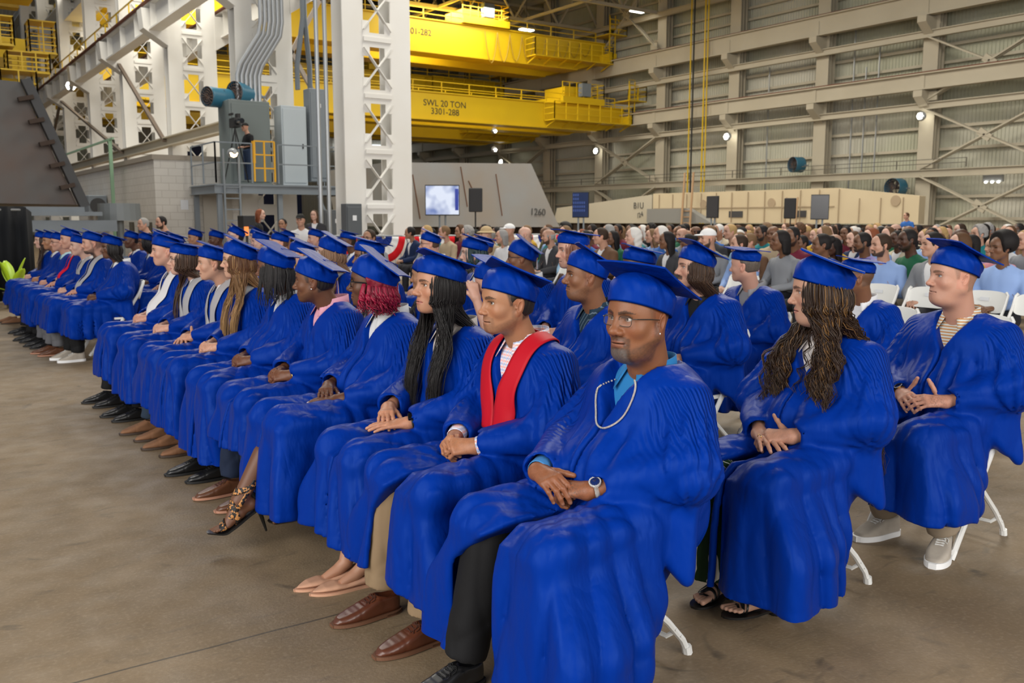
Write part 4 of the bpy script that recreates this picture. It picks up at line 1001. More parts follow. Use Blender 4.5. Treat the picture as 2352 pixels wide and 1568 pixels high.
def leg_pair(t,kk,style,m,ankles=((.50,.12,.11),(.50,-.12,.11)),cuff=False,r=(.085,.062),yaw=(0,0),flare=0,knees=None,**kw):
    for i,a in enumerate(ankles):
        if a is None: continue
        sg=1 if i==0 else -1; kn=knees[i] if knees else (kk['knee'][0]-.02,sg*kk['knee'][1],.50)
        if m: trousers(t,kn,(a[0],a[1],a[2]),m,r=r,cuff=cuff,flare=flare,seed=3+i)
        if style: shoe(t,(a[0]+.005,a[1],0),R(yaw[i]),style,**kw)
# ------------------------------------------------------------------ the hangar
WHT=mat('white_steel_paint',(.78,.77,.74),.55,spec=.35,var=(.8,.35,(.66,.62,.54)))
CRM=mat('cream_steel_paint',(.50,.45,.35),.6,spec=.3,var=(.5,.35,(.40,.35,.26)))
YEL=mat('crane_yellow_paint',(.72,.48,.008),.42,spec=.45,var=(.5,.4,(.60,.39,.01)))
GRY=mat('grey_steel_paint',(.20,.23,.26),.5,spec=.4,var=(3,.3,(.15,.17,.19)))
RST=mat('rust_brown_steel',(.16,.055,.03),.8)
DRK=mat('dark_steel',(.045,.045,.048),.6)
GLV=mat('galvanised_steel',(.42,.44,.46),.4,metal=.6)
BLKP=mat('black_plastic',(.010,.010,.011),.5)
def floor():
    m=mat('concrete_floor',(.25,.19,.125),.62,spec=.35); nt=m.node_tree; N=nt.nodes; L=nt.links; b=N['Principled BSDF']
    tc=N.new('ShaderNodeTexCoord')
    def noise(scale,detail,vec=None,dist=0):
        n=N.new('ShaderNodeTexNoise'); n.inputs['Scale'].default_value=scale; n.inputs['Detail'].default_value=detail; n.inputs['Distortion'].default_value=dist; L.new(vec or tc.outputs['Object'],n.inputs['Vector']); return n.outputs[0]
    def ramp(src,a,b_,c1,c2):
        r=N.new('ShaderNodeMapRange'); r.inputs[1].default_value=a; r.inputs[2].default_value=b_; r.inputs[3].default_value=c1; r.inputs[4].default_value=c2; L.new(src,r.inputs[0]); return r.outputs[0]
    def mixc(f,a,b_):
        x=N.new('ShaderNodeMix'); x.data_type='RGBA'; L.new(f,x.inputs[0]); 
        for s_,v in((6,a),(7,b_)):
            if isinstance(v,tuple): x.inputs[s_].default_value=(*v,1)
            else: L.new(v,x.inputs[s_])
        return x.outputs[2]
    c=mixc(ramp(noise(.9,6,dist=.4),.35,.65,0,1),(.165,.115,.066),(.240,.172,.102))
    c=mixc(ramp(noise(7,6),.45,.75,0,.5),c,(.135,.098,.060))
    c=mixc(ramp(noise(60,4),.5,.8,0,.4),c,(.34,.27,.18))
    # dark oil spots and scuffs
    c=mixc(ramp(noise(3.2,3,dist=1.2),.66,.76,0,.7),c,(.06,.048,.035))
    mp=N.new('ShaderNodeMapping'); mp.inputs['Scale'].default_value=(2.2,9,1); mp.inputs['Rotation'].default_value=(0,0,.5); L.new(tc.outputs['Object'],mp.inputs[0])
    c=mixc(ramp(noise(2.5,5,mp.outputs[0],.6),.60,.75,0,.45),c,(.085,.065,.046))
    # a joint sawn across the slab
    sp=N.new('ShaderNodeSeparateXYZ'); L.new(tc.outputs['Object'],sp.inputs[0])
    a=N.new('ShaderNodeMath'); a.operation='MULTIPLY_ADD'; a.inputs[1].default_value=1.; a.inputs[2].default_value=-3.12; L.new(sp.outputs[1],a.inputs[0])
    n2=N.new('ShaderNodeMath'); n2.operation='MULTIPLY_ADD'; n2.inputs[1].default_value=.05; L.new(noise(1.3,2),n2.inputs[0]); L.new(a.outputs[0],n2.inputs[2])
    ab=N.new('ShaderNodeMath'); ab.operation='ABSOLUTE'; L.new(n2.outputs[0],ab.inputs[0]); c=mixc(ramp(ab.outputs[0],.002,.008,.8,0),c,(.04,.035,.03))
    L.new(c,b.inputs['Base Color'])
    L.new(ramp(noise(5,4),.3,.7,.48,.75),b.inputs['Roughness'])
    bp=N.new('ShaderNodeBump'); bp.inputs['Strength'].default_value=.35; bp.inputs['Distance'].default_value=.004; L.new(noise(90,4),bp.inputs['Height']); L.new(bp.outputs[0],b.inputs['Normal'])
    bb=MB(); bb.box((20,45,-.1),(110,150,.2)); o=bb.build('floor',m); tag(o,kind='structure')
floor()
def siding():
    m=mat('ribbed_siding',(.47,.46,.36),.55,spec=.3); nt=m.node_tree; N=nt.nodes; L=nt.links; b=N['Principled BSDF']; tc=N.new('ShaderNodeTexCoord')
    n=N.new('ShaderNodeTexNoise'); n.inputs['Scale'].default_value=.16; n.inputs['Detail'].default_value=4; L.new(tc.outputs['Object'],n.inputs['Vector'])
    r=N.new('ShaderNodeMapRange'); r.inputs[1].default_value=.4; r.inputs[2].default_value=.62; L.new(n.outputs[0],r.inputs[0])
    x=N.new('ShaderNodeMix'); x.data_type='RGBA'; L.new(r.outputs[0],x.inputs[0]); x.inputs[6].default_value=(.46,.46,.35,1); x.inputs[7].default_value=(.56,.54,.46,1); L.new(x.outputs[2],b.inputs['Base Color'])
    return m
SID=siding()
def ribbed(name,axis,pos,a,b_,z0,z1,pitch=.22,d=.045):
    """sheet steel siding with trapezoid ribs, built as real ribs"""
    V=[];F=[];n=int((b_-a)/pitch)
    prof=[(0,0),(.62,0),(.70,1),(.92,1)]
    pts=[]
    for i in range(n):
        for u,h in prof: pts.append((a+(i+u)*pitch,pos-h*d))
    pts.append((b_,pos))
    for z in(z0,z1):
        for u,p in pts: V.append((p,u,z) if axis=='x' else (u,p,z))
    q=len(pts); F=[(i,i+1,q+i+1,q+i) for i in range(q-1)]
    o=link_mesh(name,npmesh(name,V,np.array(F),smooth=False),SID); tag(o,kind='structure'); return o
XW=52.; CY=[31.17+7.5*i for i in range(-4,9)]
ribbed('wall_right','x',XW+.55,-10,100,0,24); ribbed('wall_back','y',96,-14,XW+.5,0,24,.3)
bb=MB(); bb.box((21,45,24.2),(64,112,.3)); tag(bb.build('ceiling',mat('roof_underside',(.11,.10,.085),.8)),kind='structure')
tn=[0]
def trim(bb,m,**k): tn[0]+=1; o=bb.build('trim_%d'%tn[0],m,**k); tag(o,kind='structure'); return o
def ibeam(b,a,c,w,h,t=.05,up=(0,0,1)):
    """I section: two flanges and a web"""
    a=np.array(a,float);c=np.array(c,float); u=np.array(up,float)
    b.bar(a+u*(h/2-t/2),c+u*(h/2-t/2),w,t,up); b.bar(a-u*(h/2-t/2),c-u*(h/2-t/2),w,t,up); b.bar(a,c,t*.8,h-t,up)
ordn=['first','second','third','fourth','fifth','sixth','seventh','eighth','ninth','tenth','eleventh','twelfth','thirteenth']
for i,y in enumerate(CY):
    b=MB(); 
    b.bar((XW-.35,y,0),(XW-.35,y,24),.10,.92,(0,1,0)) ; b.bar((XW-.62,y,0),(XW-.62,y,24),.95,.07,(1,0,0)); b.bar((XW+.0,y,0),(XW+.0,y,24),.95,.07,(1,0,0))
    o=b.build('wall_column',CRM); tag(o,'%s cream steel column from the near end standing against the ribbed right wall'%ordn[i],'column','cream columns along the right wall','structure')
    # brackets that carry the two crane rails
    for zb in(8.9,13.1):
        b=MB(); b.prism([(XW-.6,zb),(XW-1.75,zb),(XW-1.75,zb-.35),(XW-.6,zb-1.25)],y-.28,y+.28); b.box((XW-1.3,y,zb+.5),(.16,.30,.95)); b.build('rail_bracket',CRM,o)
for k,(z0,z1) in enumerate(((8.95,9.9),(13.15,14.4))):
    b=MB(); ibeam(b,(XW-1.3,-8,(z0+z1)/2),(XW-1.3,96,(z0+z1)/2),.5,z1-z0,.07); o=b.build('crane_runway_beam',CRM); tag(o,'long cream crane runway beam on the right wall, %s of the two'%('lower' if k==0 else 'upper'),'beam',None,'structure')
    b=MB(); b.bar((XW-1.3,-8,z1+.05),(XW-1.3,96,z1+.05),.09,.10); b.build('rail',RST,o)
for z,hh in((4.15,.45),(8.05,.40),(12.15,.42),(17.2,.4),(21.2,.5)):
    b=MB(); ibeam(b,(XW-.95,-8,z),(XW-.95,96,z),.32,hh,.05); trim(b,CRM)
for z in(1.5,2.8,5.6,6.9,10.6,11.6,15.6,16.4,18.6,20.):
    b=MB(); b.bar((XW+.30,-8,z),(XW+.30,96,z),.14,.17); trim(b,CRM)
# cross bracing in two bays
def brace(i,zs):
    y0,y1=CY[i],CY[i+1]
    for za,zb in zs:
        b=MB()
        for p,q in(((y0,za),(y1,zb)),((y1,za),(y0,zb))):
            for dx in(.35,.62): b.bar((XW-dx-.45,p[0],p[1]),(XW-dx-.45,q[0],q[1]),.09,.17,(1,0,0))
            b.box((XW-1.03,p[0]+(.45 if p[0]<q[0] else -.45),p[1]+(.28 if q[1]>p[1] else -.28)),(.08,.7,.5))
        b.box((XW-1.05,(y0+y1)/2,(za+zb)/2),(.12,.8,.42),(R(35),'X')); o=b.build('cross_bracing',CRM)
        tag(o,'crossed cream brace bars on the right wall, %s, between floor heights %d and %d metres'%('near bay' if i<5 else 'middle bay' if i<8 else 'far bay',za,zb),'brace',None,'structure')
brace(3,((.4,4.0),(4.4,7.9),(8.3,12.))); brace(7,((.4,4.0),(4.4,7.9),(14.6,21))); brace(9,((4.4,7.9),))
# conduits and the black and yellow hanging cable run
for y,z0,z1 in((35.0,1.,12.6),(35.9,4.,11.),(36.8,2.,14.),(43.6,3.,12.)):
    b=MB(); b.tube([(XW+.1,y,z0),(XW+.1,y,z1)],.05,6); trim(b,GLV)
b=MB(); b.tube([(XW-2.0,48.9,1.5),(XW-2.0,48.9,22)],.06,8); tag(b.build('cable_run',mat('cable_black',(.015,.015,.015),.6)),'black vertical cable run hanging before the right wall','cable run')
b=MB(); b.tube([(XW-2.0,49.2,1.5),(XW-2.0,49.2,22)],.05,8); tag(b.build('gas_pipe',YEL),'thin yellow pipe beside the black cable run, right wall','pipe')
b=MB(); b.tube([(XW-1.6,47.9,.5),(XW-1.6,47.9,22)],.05,8); b.bar((XW-1.6,48.2,.5),(XW-1.6,48.2,22),.05,.1); tag(b.build('cable_guide',YEL),'yellow cable guide rail beside a middle wall column','guide rail')
# wall lamps, drum fans, exit lights
def lamp(name,label,loc,e=18,r=.16,dirn=(-1,0,0)):
    t=thing(name,label,'lamp',loc); b=MB(); b.lathe([(r*.5,-.25),(r*1.2,-.1),(r*1.25,.02)],14,(0,0,0)); b.xf(Matrix.Rotation(R(100),4,Vector(dirn).cross(Vector((0,0,1))))); b.build('lamp_housing',GLV,t,smooth=True)
    b=MB(); b.lathe([(.01,-r),(r*.7,-r*.7),(r,0),(r*.7,r*.7),(.01,r)],14,tuple(np.array(dirn)*.08)); b.build('lamp_bulb',mat('lamp_glow',(1,1,1),.5,emit=(1,.97,.85),es=e),t,smooth=True); return t
from_px=[(2133,251,'bright round lamp on the right wall, on the column nearest the camera in view'),(1685,299,'bright round lamp on the third wall column in view'),(1376,334,'bright round lamp on the fifth wall column in view'),(1183,354,'bright round lamp far down at the end of the right wall')]
lamp('wall_lamp',from_px[0][2],(50.7,31.1,7.45),14,.23); lamp('wall_lamp',from_px[1][2],(50.7,46.0,7.35),14,.25); lamp('wall_lamp',from_px[2][2],(50.7,60.6,7.2),14,.27); lamp('wall_lamp',from_px[3][2],(50.0,74.0,6.9),14,.28)
def drum_fan(label,loc,rz,r=.5,sc=1.):
    t=thing('drum_fan',label,'fan',loc,rz); b=MB(); b.lathe([(r,-.38),(r*1.03,-.3),(r,.0),(r*1.03,.3),(r,.38)],24,axis='x',cap=False); o=b.build('drum',mat('fan_blue_paint',(.03,.14,.22),.4),t,smooth=True); md=o.modifiers.new('t','SOLIDIFY'); md.thickness=.02
    b=MB(); 
    for q in(.25,.5,.75,1.): b.tube([(.39,r*q*math.cos(a),r*q*math.sin(a)) for a in np.linspace(0,2*PI,25)[:-1]],.010,5,closed=True)
    for a in np.linspace(0,PI,9)[:-1]: b.tube([(.39,r*math.cos(a),r*math.sin(a)),(.39,-r*math.cos(a),-r*math.sin(a))],.008,4)
    b.build('grille',mat('fan_grille',(.10,.06,.045),.6,metal=.3),t)
    b=MB(); b.lathe([(.10,-.2),(.10,.15)],12,axis='x')
    b.build('hub',DRK,t); 
    for k in range(5):
        a=2*PI*k/5; b=MB(); c,s_=math.cos(a),math.sin(a); b.add([(.1,c*.08-s_*.04,s_*.08+c*.04),(-.02,c*.08+s_*.06,s_*.08-c*.06),(-.08,c*r*.92+s_*.16,s_*r*.92-c*.16),(.08,c*r*.92-s_*.1,s_*r*.92+c*.1)],[(0,1,2,3)]); o=b.build('blade',DRK,t); md=o.modifiers.new('t','SOLIDIFY'); md.thickness=.01
    b=MB(); b.bar((-.2,-r*1.05,-.05),(-.5,-r*1.05,-.05),.06,.06); b.bar((-.2,r*1.05,-.05),(-.5,r*1.05,-.05),.06,.06); b.bar((-.5,-r*1.05,-.05),(-.5,r*1.05,-.05),.06,.06); b.build('bracket',GRY,t); return t
drum_fan('dark drum fan high beside the second wall column, above the cream hull section',(50.4,39.6,5.05),R(165))
drum_fan('dark drum fan low beside the nearest wall column in view',(50.4,32.3,3.35),R(175),.55)
t=thing('emergency_light','silver twin-head emergency light with small lit bulbs on the right wall siding','lamp',(51.8,27.2,3.75)); b=MB(); b.box((0,0,0),(.2,1.1,.38)); b.build('housing',GLV,t)
for k in(-.35,0,.35): b=MB(); b.lathe([(.01,-.07),(.07,-.04),(.07,.03),(.01,.05)],10,(-.14,k,-.2)); b.build('bulb',MATS['lamp_glow'],t,smooth=True)
# ---- roof trusses seen top right
for i,y in enumerate((38,46,54,62,70,78)):
    b=MB(); z0,z1=17.4,20.6
    b.bar((12,y,z0),(XW,y,z0),.22,.22); b.bar((12,y,z1),(XW,y,z1),.22,.22)
    for k in range(9):
        x=12+k*4.44; b.bar((x,y,z0),(x+2.2,y,z1),.12,.12); b.bar((x+2.2,y,z1),(x+4.44,y,z0),.12,.12)
    tag(b.build('roof_truss',CRM),'%s cream roof truss spanning the far bay above the cranes'%ordn[i],'truss','roof trusses','structure')
for i,x in enumerate((20,28,36,44)):
    b=MB(); b.bar((x,20,17.4),(x,92,17.4),.18,.18); b.bar((x,20,20.6),(x+.01,92,20.6),.2,.25)
    for k in range(8): b.bar((x,38+8*k,17.4),(x+(4 if k%2 else -4),46+8*k,20.5),.1,.1)
    trim(b,CRM)
for i,(x,y,z) in enumerate(((40.7,66,18.1),(45,63.,16.9),(49.5,54.5,17.4),(41.5,68,15.6))):
    t=thing('high_bay_lamp','%s glowing flat high bay lamp under the roof'%ordn[i],'lamp',(x,y,z)); b=MB(); b.box((0,0,.12),(1.3,.6,.16)); b.build('housing',GLV,t); b=MB(); b.box((0,0,0),(1.2,.5,.06)); b.build('diffuser',MATS['lamp_glow'],t)
    b=MB(); b.tube([(0,0,.2),(0,0,20.5-z)],.02,5); b.build('hanger',DRK,t)
# ---- colonnade of lattice columns between the bays
def lattice_column(i,y,x=10.,top=24.,sc=1.):
    t=thing('lattice_column','%s twin-legged white lattice column of the row, counted from the camera'%ordn[i],'column',(x,y,0),0,'white lattice columns between the bays')
    w=.53; xs=(-.62,.62)
    for s in xs:
        b=MB(); 
        for dy in(-.28,.28): b.bar((s,dy,0),(s,dy,top),w,.045,(0,1,0))
        b.bar((s,0,0),(s,0,top),.05,.52,(0,1,0)); b.build('leg',WHT,t)
    z=.4; p=1.30; k=0
    while z<top-1 and z<17:
        b=MB(); yy=-.30
        b.bar((-.37,yy,z),(.37,yy,z),.02,.17,(0,0,1)); b.bar((-.37,yy,z+.17),(.37,yy,z+.17),.02,.14,(0,0,1)); b.bar((-.36,yy-.02,z+.09),(.36,yy-.02,z+.09),.05,.10)
        for sx in(-1,1): b.bar((sx*.36,yy-.012,z+.30),(-sx*.36,yy-.012,z+p-.10),.02,.11,(0,1,0)) if k<99 else 0
        for sx in(-1,1): b.box((sx*.29,yy,z+.30),(.19,.018,.42)); b.box((sx*.29,yy,z+p-.12),(.19,.018,.36))
        b.build('lacing_panel',WHT,t); z+=p; k+=1
    for s in(-1,1):
        if i==0: break
        b=MB(); b.prism([(s*.85,9.0),(s*1.75,9.0),(s*1.70,8.3),(s*.85,7.75)],-.33,.33); b.build('bracket',WHT,t)
    return t
for i in range(8): lattice_column(i,20.4+7.62*i)
for s,nm in((-1,'near'),(1,'far')):
    x=10+s*1.3; 
    b=MB(); ibeam(b,(x,27.0,8.72),(x,96,8.72),.45,.95,.06); 
    for k in range(28): b.box((x-.02,27.5+k*2.5,8.7),(.40,.03,.85))
    o=b.build('crane_runway_beam',WHT); tag(o,'white crane runway beam on the %s side of the lattice column row'%nm,'beam',None,'structure')
    b=MB(); b.bar((x,27,9.27),(x,96,9.27),.10,.13); b.bar((x-.25,27,9.20),(x-.25,96,9.20),.2,.05); b.build('rail',RST,o)
    # walkway rail
    if s<0:
        b=MB()
        for k in range(22):
            y=29+k*2.4; b.bar((x+.4,y,9.3),(x+.4,y,10.3),.05,.05)
        for z in(9.8,10.3): b.bar((x+.4,29,z),(x+.4,82,z),.05,.05)
        tag(b.build('walkway_railing',YEL),'yellow walkway railing above the left crane rail','railing')
b=MB(); ibeam(b,(10,19,13.2),(10,96,13.2),1.2,1.2,.06); trim(b,WHT)
for z in(17.,21.): b=MB(); ibeam(b,(10,19,z),(10,96,z),.5,.5,.05); trim(b,WHT)
# low horizontal tie and diagonal tie rods
b=MB(); ibeam(b,(9.1,27.4,4.35),(9.1,75,4.35),.3,.35,.04); trim(b,CRM)
for (y0,z0,y1,z1) in((58.5,8.2,43.3,4.4),(58.5,8.2,66,4.4),(36,4.4,43.3,8.3)):
    b=MB(); b.bar((9.0,y0,z0),(9.0,y1,z1),.10,.14,(1,0,0)); tag(b.build('diagonal_tie',mat('tie_brown',(.16,.12,.09),.6)),'brown diagonal tie rod on the column row at %d metres along'%y0,'tie rod',None,'structure')
lamp('column_lamp','bright floodlight on the column row, top centre left of the picture',(8.9,31.,10.0),16,.14); lamp('column_lamp','bright floodlight lower on the column row beside a white bracket',(8.7,52.6,8.3),16,.24); lamp('column_lamp','bright floodlight farthest down the column row, near the yellow crane cage',(8.5,71.,8.1),16,.30)
# ---- overhead travelling cranes
def text(s,size,loc,rot,m,parent,name='lettering',ext=.004):
    c=bpy.data.curves.new(name,'FONT'); c.body=s; c.size=size; c.extrude=ext; c.align_x='CENTER'; c.space_line=.9; o=bpy.data.objects.new(name,c); C.objects.link(o); bpy.context.view_layer.update(); me=bpy.data.meshes.new_from_object(o); C.objects.unlink(o); bpy.data.objects.remove(o); o=bpy.data.objects.new(name,me); C.objects.link(o); me.materials.clear(); me.materials.append(m); o.location=loc; o.rotation_euler=rot; o.parent=parent; return o
def rail_fence(b,pts,h=1.1,n=3,post=1.2,r=.035):
    for a,c in zip(pts[:-1],pts[1:]):
        a=np.array(a,float);c=np.array(c,float); L=np.linalg.norm(c-a); k=max(1,int(L/post))
        for i in range(k+1): p=a+(c-a)*i/k; b.bar(p,p+(0,0,h),r*1.2,r*1.2)
        for j in range(1,n+1): b.bar(a+(0,0,h*j/n),c+(0,0,h*j/n),r,r)
def crane(label,y,z0,z1,words,wp,x0=10.4,x1=50.9,dep=1.5,gap=4.4):
    t=thing('bridge_crane',label,'crane',(0,y,0),0)
    for k,yy in enumerate((0,gap)):
        b=MB(); zc=(z0+z1)/2; H=z1-z0
        poly=[(x0,z1),(x1,z1),(x1,z1-.6*H),(x1-3.2,z0),(x0+3.,z0),(x0,z1-.6*H)]
        b.prism(poly,yy,yy+dep); b.box(((x0+x1)/2,yy+dep/2,z0+.04),(x1-x0-6,dep+.3,.10)); b.box(((x0+x1)/2,yy+dep/2,z1+.03),(x1-x0,dep+.25,.08)); g=b.build('girder',YEL,t)
        if k==0 and words: text(words,.62,(wp,yy-.02,z0+.52*H),(R(90),0,0),mat('stencil_black',(.02,.02,.02),.6),g,'stencilled_lettering')
        b=MB(); rail_fence(b,[(x0,yy-.0,z1+.05),(x1-1,yy-.0,z1+.05)],.75,2,2.2,.05); b.build('handrail',YEL,g)
    for xx in(x0-.2,x1-.5):
        b=MB(); b.box((xx+.3,(gap+dep)/2,z0+.45*(z1-z0)),(.8,gap+dep+2.6,.75)); b.build('end_truck',YEL,t)
    # access platform, ladder and cage at the wall end
    b=MB(); b.box((x1-4.2,-.75,z0+.55),(8.,1.3,.08)); 
    for q in range(6): b.bar((x1-8+q*1.5,-.1,z0+.1),(x1-8+q*1.5,-1.35,z0+.55),.06,.1)
    pl=b.build('access_platform',YEL,t)
    b=MB(); rail_fence(b,[(x1-8.2,-.1,z0+.6),(x1-8.2,-1.4,z0+.6),(x1-.3,-1.4,z0+.6),(x1-.3,-.1,z0+.6)],1.3,3,1.1,.05); b.build('railing',YEL,pl)
    b=MB(); 
    for s in(0,.6): b.bar((x1-.6+s,-1.3,z0+.6),(x1-.6+s,-1.3,z1+2.1),.07,.07)
    for q in range(9): b.bar((x1-.6,-1.3,z0+.9+q*.4),(x1,-1.3,z0+.9+q*.4),.04,.04)
    b.build('ladder',YEL,t)
    b=MB(); rail_fence(b,[(x1-.8,-1.6,z1+.6),(x1+1.0,-1.6,z1+.6),(x1+1.0,.6,z1+.6)],1.1,3,.8,.05); b.box((x1+.1,-.5,z1+.55),(1.9,2.2,.08)); b.build('upper_cage',YEL,t)
    # hoist trolley on top of the girders
    tx=x1-12 if z0>10 else x1-4.5
    b=MB(); b.box((tx,gap/2+.4,z1+.35),(4.2,gap+1.6,.5)); b.box((tx-.6,gap/2,z1+1.),(1.5,2.6,.9)); tr=b.build('hoist_trolley',YEL,t)
    b=MB(); rail_fence(b,[(tx-2.1,-.3,z1+.6),(tx+2.1,-.3,z1+.6),(tx+2.1,gap+1,z1+.6)],1.1,3,.7,.045); b.build('railing',YEL,tr)
    b=MB(); b.box((tx+.2,-.2,z1+1.2),(.9,.5,1.0)); b.build('control_box',GRY,tr)
    return t
c1=crane('big yellow double girder crane, upper of the two, reaching the right wall',60.,13.55,15.9,'3301-282',33.1)
b=MB()
for k in range(9):
    x=38.8+k*1.15; hh=2.3-.17*k
    b.tube([(x+1.15*u,-.25,15.6-hh*math.sin(PI*u)**.8) for u in np.linspace(0,1,9)],.035,5)
b.build('festoon_cable',mat('crane_cable_mustard',(.35,.22,.01),.6),c1)
c2=crane('yellow crane marked SWL 20 TON, lower of the two reaching the right wall',57.5,8.45,10.35,'SWL 20 TON\n3301-288',33.9,dep=1.2,gap=3.4)
c3=crane('yellow crane farther down the far bay, seen below the marked lower crane',70.,8.45,10.0,None,0,dep=1.2,gap=3.6)
c4=crane('yellow crane farthest down the far bay at the upper level',76.,12.6,14.6,None,0,dep=1.3,gap=4.)
for x,z in((40.3,8.35),(40.3,6.9)): lamp('crane_lamp','small round lamp %s the lower yellow crane girder'%('just under' if z>8 else 'hanging well below'),(x,60.8,z),16,.2,(0,-1,0))
# crane of the left bay, top left of the picture
t=thing('bridge_crane','yellow crane with caged walkways at the left bay, beyond the colonnade rail','crane',(0,0,0))
b=MB(); b.box((-2,60,10.6),(19,1.4,1.9)); b.box((-2,64.5,10.6),(19,1.4,1.9)); b.box((-2,60,9.6),(19,1.8,.12)); b.build('girder',YEL,t)
for nm,(cx_,cy_,cz_),(sx_,sy_,sz_) in(('lower_cage',(5.85,50,7.25),(1.5,1.6,2.3)),('upper_cage',(5.8,50.,12.6),(1.8,1.8,1.7)),('side_cage',(7.3,52.,10.4),(1.2,1.4,1.5)),('walkway_cage',(4.1,50,10.2),(3.4,1.2,1.3)),('walkway_cage',(6.4,50.4,8.9),(1.8,1.3,.9)),('walkway_cage',(3.,53,13.6),(4.,1.3,1.2))):
    b=MB(); x0,x1,y0,y1,z0=cx_-sx_/2,cx_+sx_/2,cy_-sy_/2,cy_+sy_/2,cz_-sz_/2
    rail_fence(b,[(x0,y0,z0),(x1,y0,z0),(x1,y1,z0),(x0,y1,z0),(x0,y0,z0)],sz_,4,.55,.05); b.box((cx_,cy_,z0),(sx_,sy_,.1)); b.box((cx_,cy_,z0+sz_),(sx_,sy_,.07)); b.build(nm,YEL,t)
b=MB(); b.box((5.9,50.4,7.2),(.8,.7,1.1)); b.box((3.2,53,9.2),(5.6,.8,.5)); b.box((3.2,53,12.2),(6.6,.8,.6)); b.build('machinery',mat('crane_dark_yellow',(.42,.27,.01),.5),t)
# far blue hall doors glimpsed through the lattice
b=MB(); b.box((30,93,4.5),(14,.3,9)); tag(b.build('door_1',mat('navy_door',(.010,.02,.09),.5)),kind='structure')
for i,x in enumerate((44,48.5)):
    b=MB(); b.box((x,95.5,9.5),(3.6,.2,.7)); tag(b.build('window_%d'%(i+1),mat('daylight_pane',(.9,.9,.9),.3,emit=(.9,.95,1),es=1.6)),kind='structure')
# ---- block-walled room, left of the platform
BLK_=mat('painted_block_wall',(.60,.58,.54),.75)
def blockmat():
    m=BLK_; nt=m.node_tree; N=nt.nodes; L=nt.links; b=N['Principled BSDF']; tc=N.new('ShaderNodeTexCoord'); sp=N.new('ShaderNodeSeparateXYZ'); L.new(tc.outputs['Object'],sp.inputs[0])
    ad=N.new('ShaderNodeMath'); ad.operation='ADD'; L.new(sp.outputs[0],ad.inputs[0]); L.new(sp.outputs[1],ad.inputs[1]); cb=N.new('ShaderNodeCombineXYZ'); L.new(ad.outputs[0],cb.inputs[0]); L.new(sp.outputs[2],cb.inputs[1])
    br=N.new('ShaderNodeTexBrick'); L.new(cb.outputs[0],br.inputs['Vector']); br.inputs['Color1'].default_value=(.60,.575,.53,1); br.inputs['Color2'].default_value=(.57,.545,.50,1); br.inputs['Mortar'].default_value=(.47,.44,.40,1)
    br.inputs['Scale'].default_value=1.; br.inputs['Mortar Size'].default_value=.010; br.inputs['Brick Width'].default_value=.42; br.inputs['Row Height'].default_value=.21; L.new(br.outputs[0],b.inputs['Base Color'])
blockmat()
t=thing('block_room','flat-roofed room of painted concrete block left of the grey platform','building',(0,0,0))
b=MB(); b.box((7.75,33.75,1.60),(2.4,12.5,3.2)); b.build('block_wall',BLK_,t)
b=MB(); b.box((7.75,33.75,3.25),(2.5,12.6,.14)); b.build('roof_edge',mat('roof_edge_brown',(.30,.26,.21),.7),t)
for y in(28.3,29.4,30.6): b=MB(); b.box((6.53,y,1.12),(.06,.5,.55)); b.build('wall_opening',mat('vent_brown',(.10,.085,.06),.7),t)
b=MB(); b.box((8.3,27.47,1.1),(.85,.06,2.15)); b.build('door',mat('door_beige',(.42,.39,.34),.6),t)
b=MB(); b.box((7.35,27.48,1.9),(.22,.01,.28)); b.build('paper_notice',mat('paper_white',(.7,.72,.75),.7),t)
b=MB(); b.bar((6.2,31,4.0),(6.2,50,4.0),.06,.06); b.bar((6.2,31.5,.0),(6.2,31.5,4.0),.1,.1); tag(b.build('green_pipe',mat('pipe_green',(.25,.42,.27),.5)),'pale green vertical pipe by the block room wall','pipe')
for i,y in enumerate((34.6,36.0,37.3)):
    t=thing('air_conditioner','%s grey air conditioner unit beyond the block room'%('nearest','middle','farthest')[i],'air conditioner',(6.22,y,1.95),0,'air conditioner units'); b=MB(); b.box((0,0,0),(.6,.9,.7)); b.build('case',GRY,t,bevel=.02); b=MB(); b.lathe([(.26,-.02),(.26,.01)],18,(0,0,0)); b.xf(Matrix.Translation((0,-.46,0))@Matrix.Rotation(R(90),4,'X')); b.build('fan_grille',DRK,t)
# ---- equipment platform with the cameraman
t=thing('equipment_platform','raised grey steel platform with railings around the transformer and cabinets','platform',(0,0,0)); PF=2.47
b=MB(); b.box((9.6,26.2,PF-.06),(4.1,2.5,.06)); ibeam(b,(7.5,25.0,PF-.17),(11.7,25.0,PF-.17),.12,.24,.02); ibeam(b,(7.55,25.,PF-.17),(7.55,27.4,PF-.17),.12,.24,.02); ibeam(b,(11.65,25.,PF-.17),(11.65,27.4,PF-.17),.12,.24,.02); b.build('deck',GRY,t)
for x,y in((7.65,25.1),(9.35,25.1),(11.5,25.1),(7.65,27.3),(11.5,27.3)): b=MB(); b.bar((x,y,0),(x,y,PF-.2),.13,.13,(0,1,0)); b.build('post',GRY,t)
b=MB(); rail_fence(b,[(7.55,27.3,PF),(7.55,25.,PF),(8.55,25.,PF)],1.08,2,.8,.032); b.build('railing',GRY,t)
b=MB(); rail_fence(b,[(9.3,25.,PF),(11.65,25.,PF),(11.65,27.3,PF)],1.08,2,.9,.032); b.build('railing',GRY,t)
b=MB(); rail_fence(b,[(8.62,25.,PF+.05),(9.2,25.,PF+.05)],1.1,3,.29,.035); b.build('yellow_safety_gate',mat('gate_orange_yellow',(.72,.38,.01),.5),t)
b=MB(); b.bar((8.62,25.02,PF+.55),(8.62,25.02,PF+1.15),.1,.02,(0,1,0)); b.build('yellow_gate_panel',MATS['gate_orange_yellow'],t)
b=MB(); 
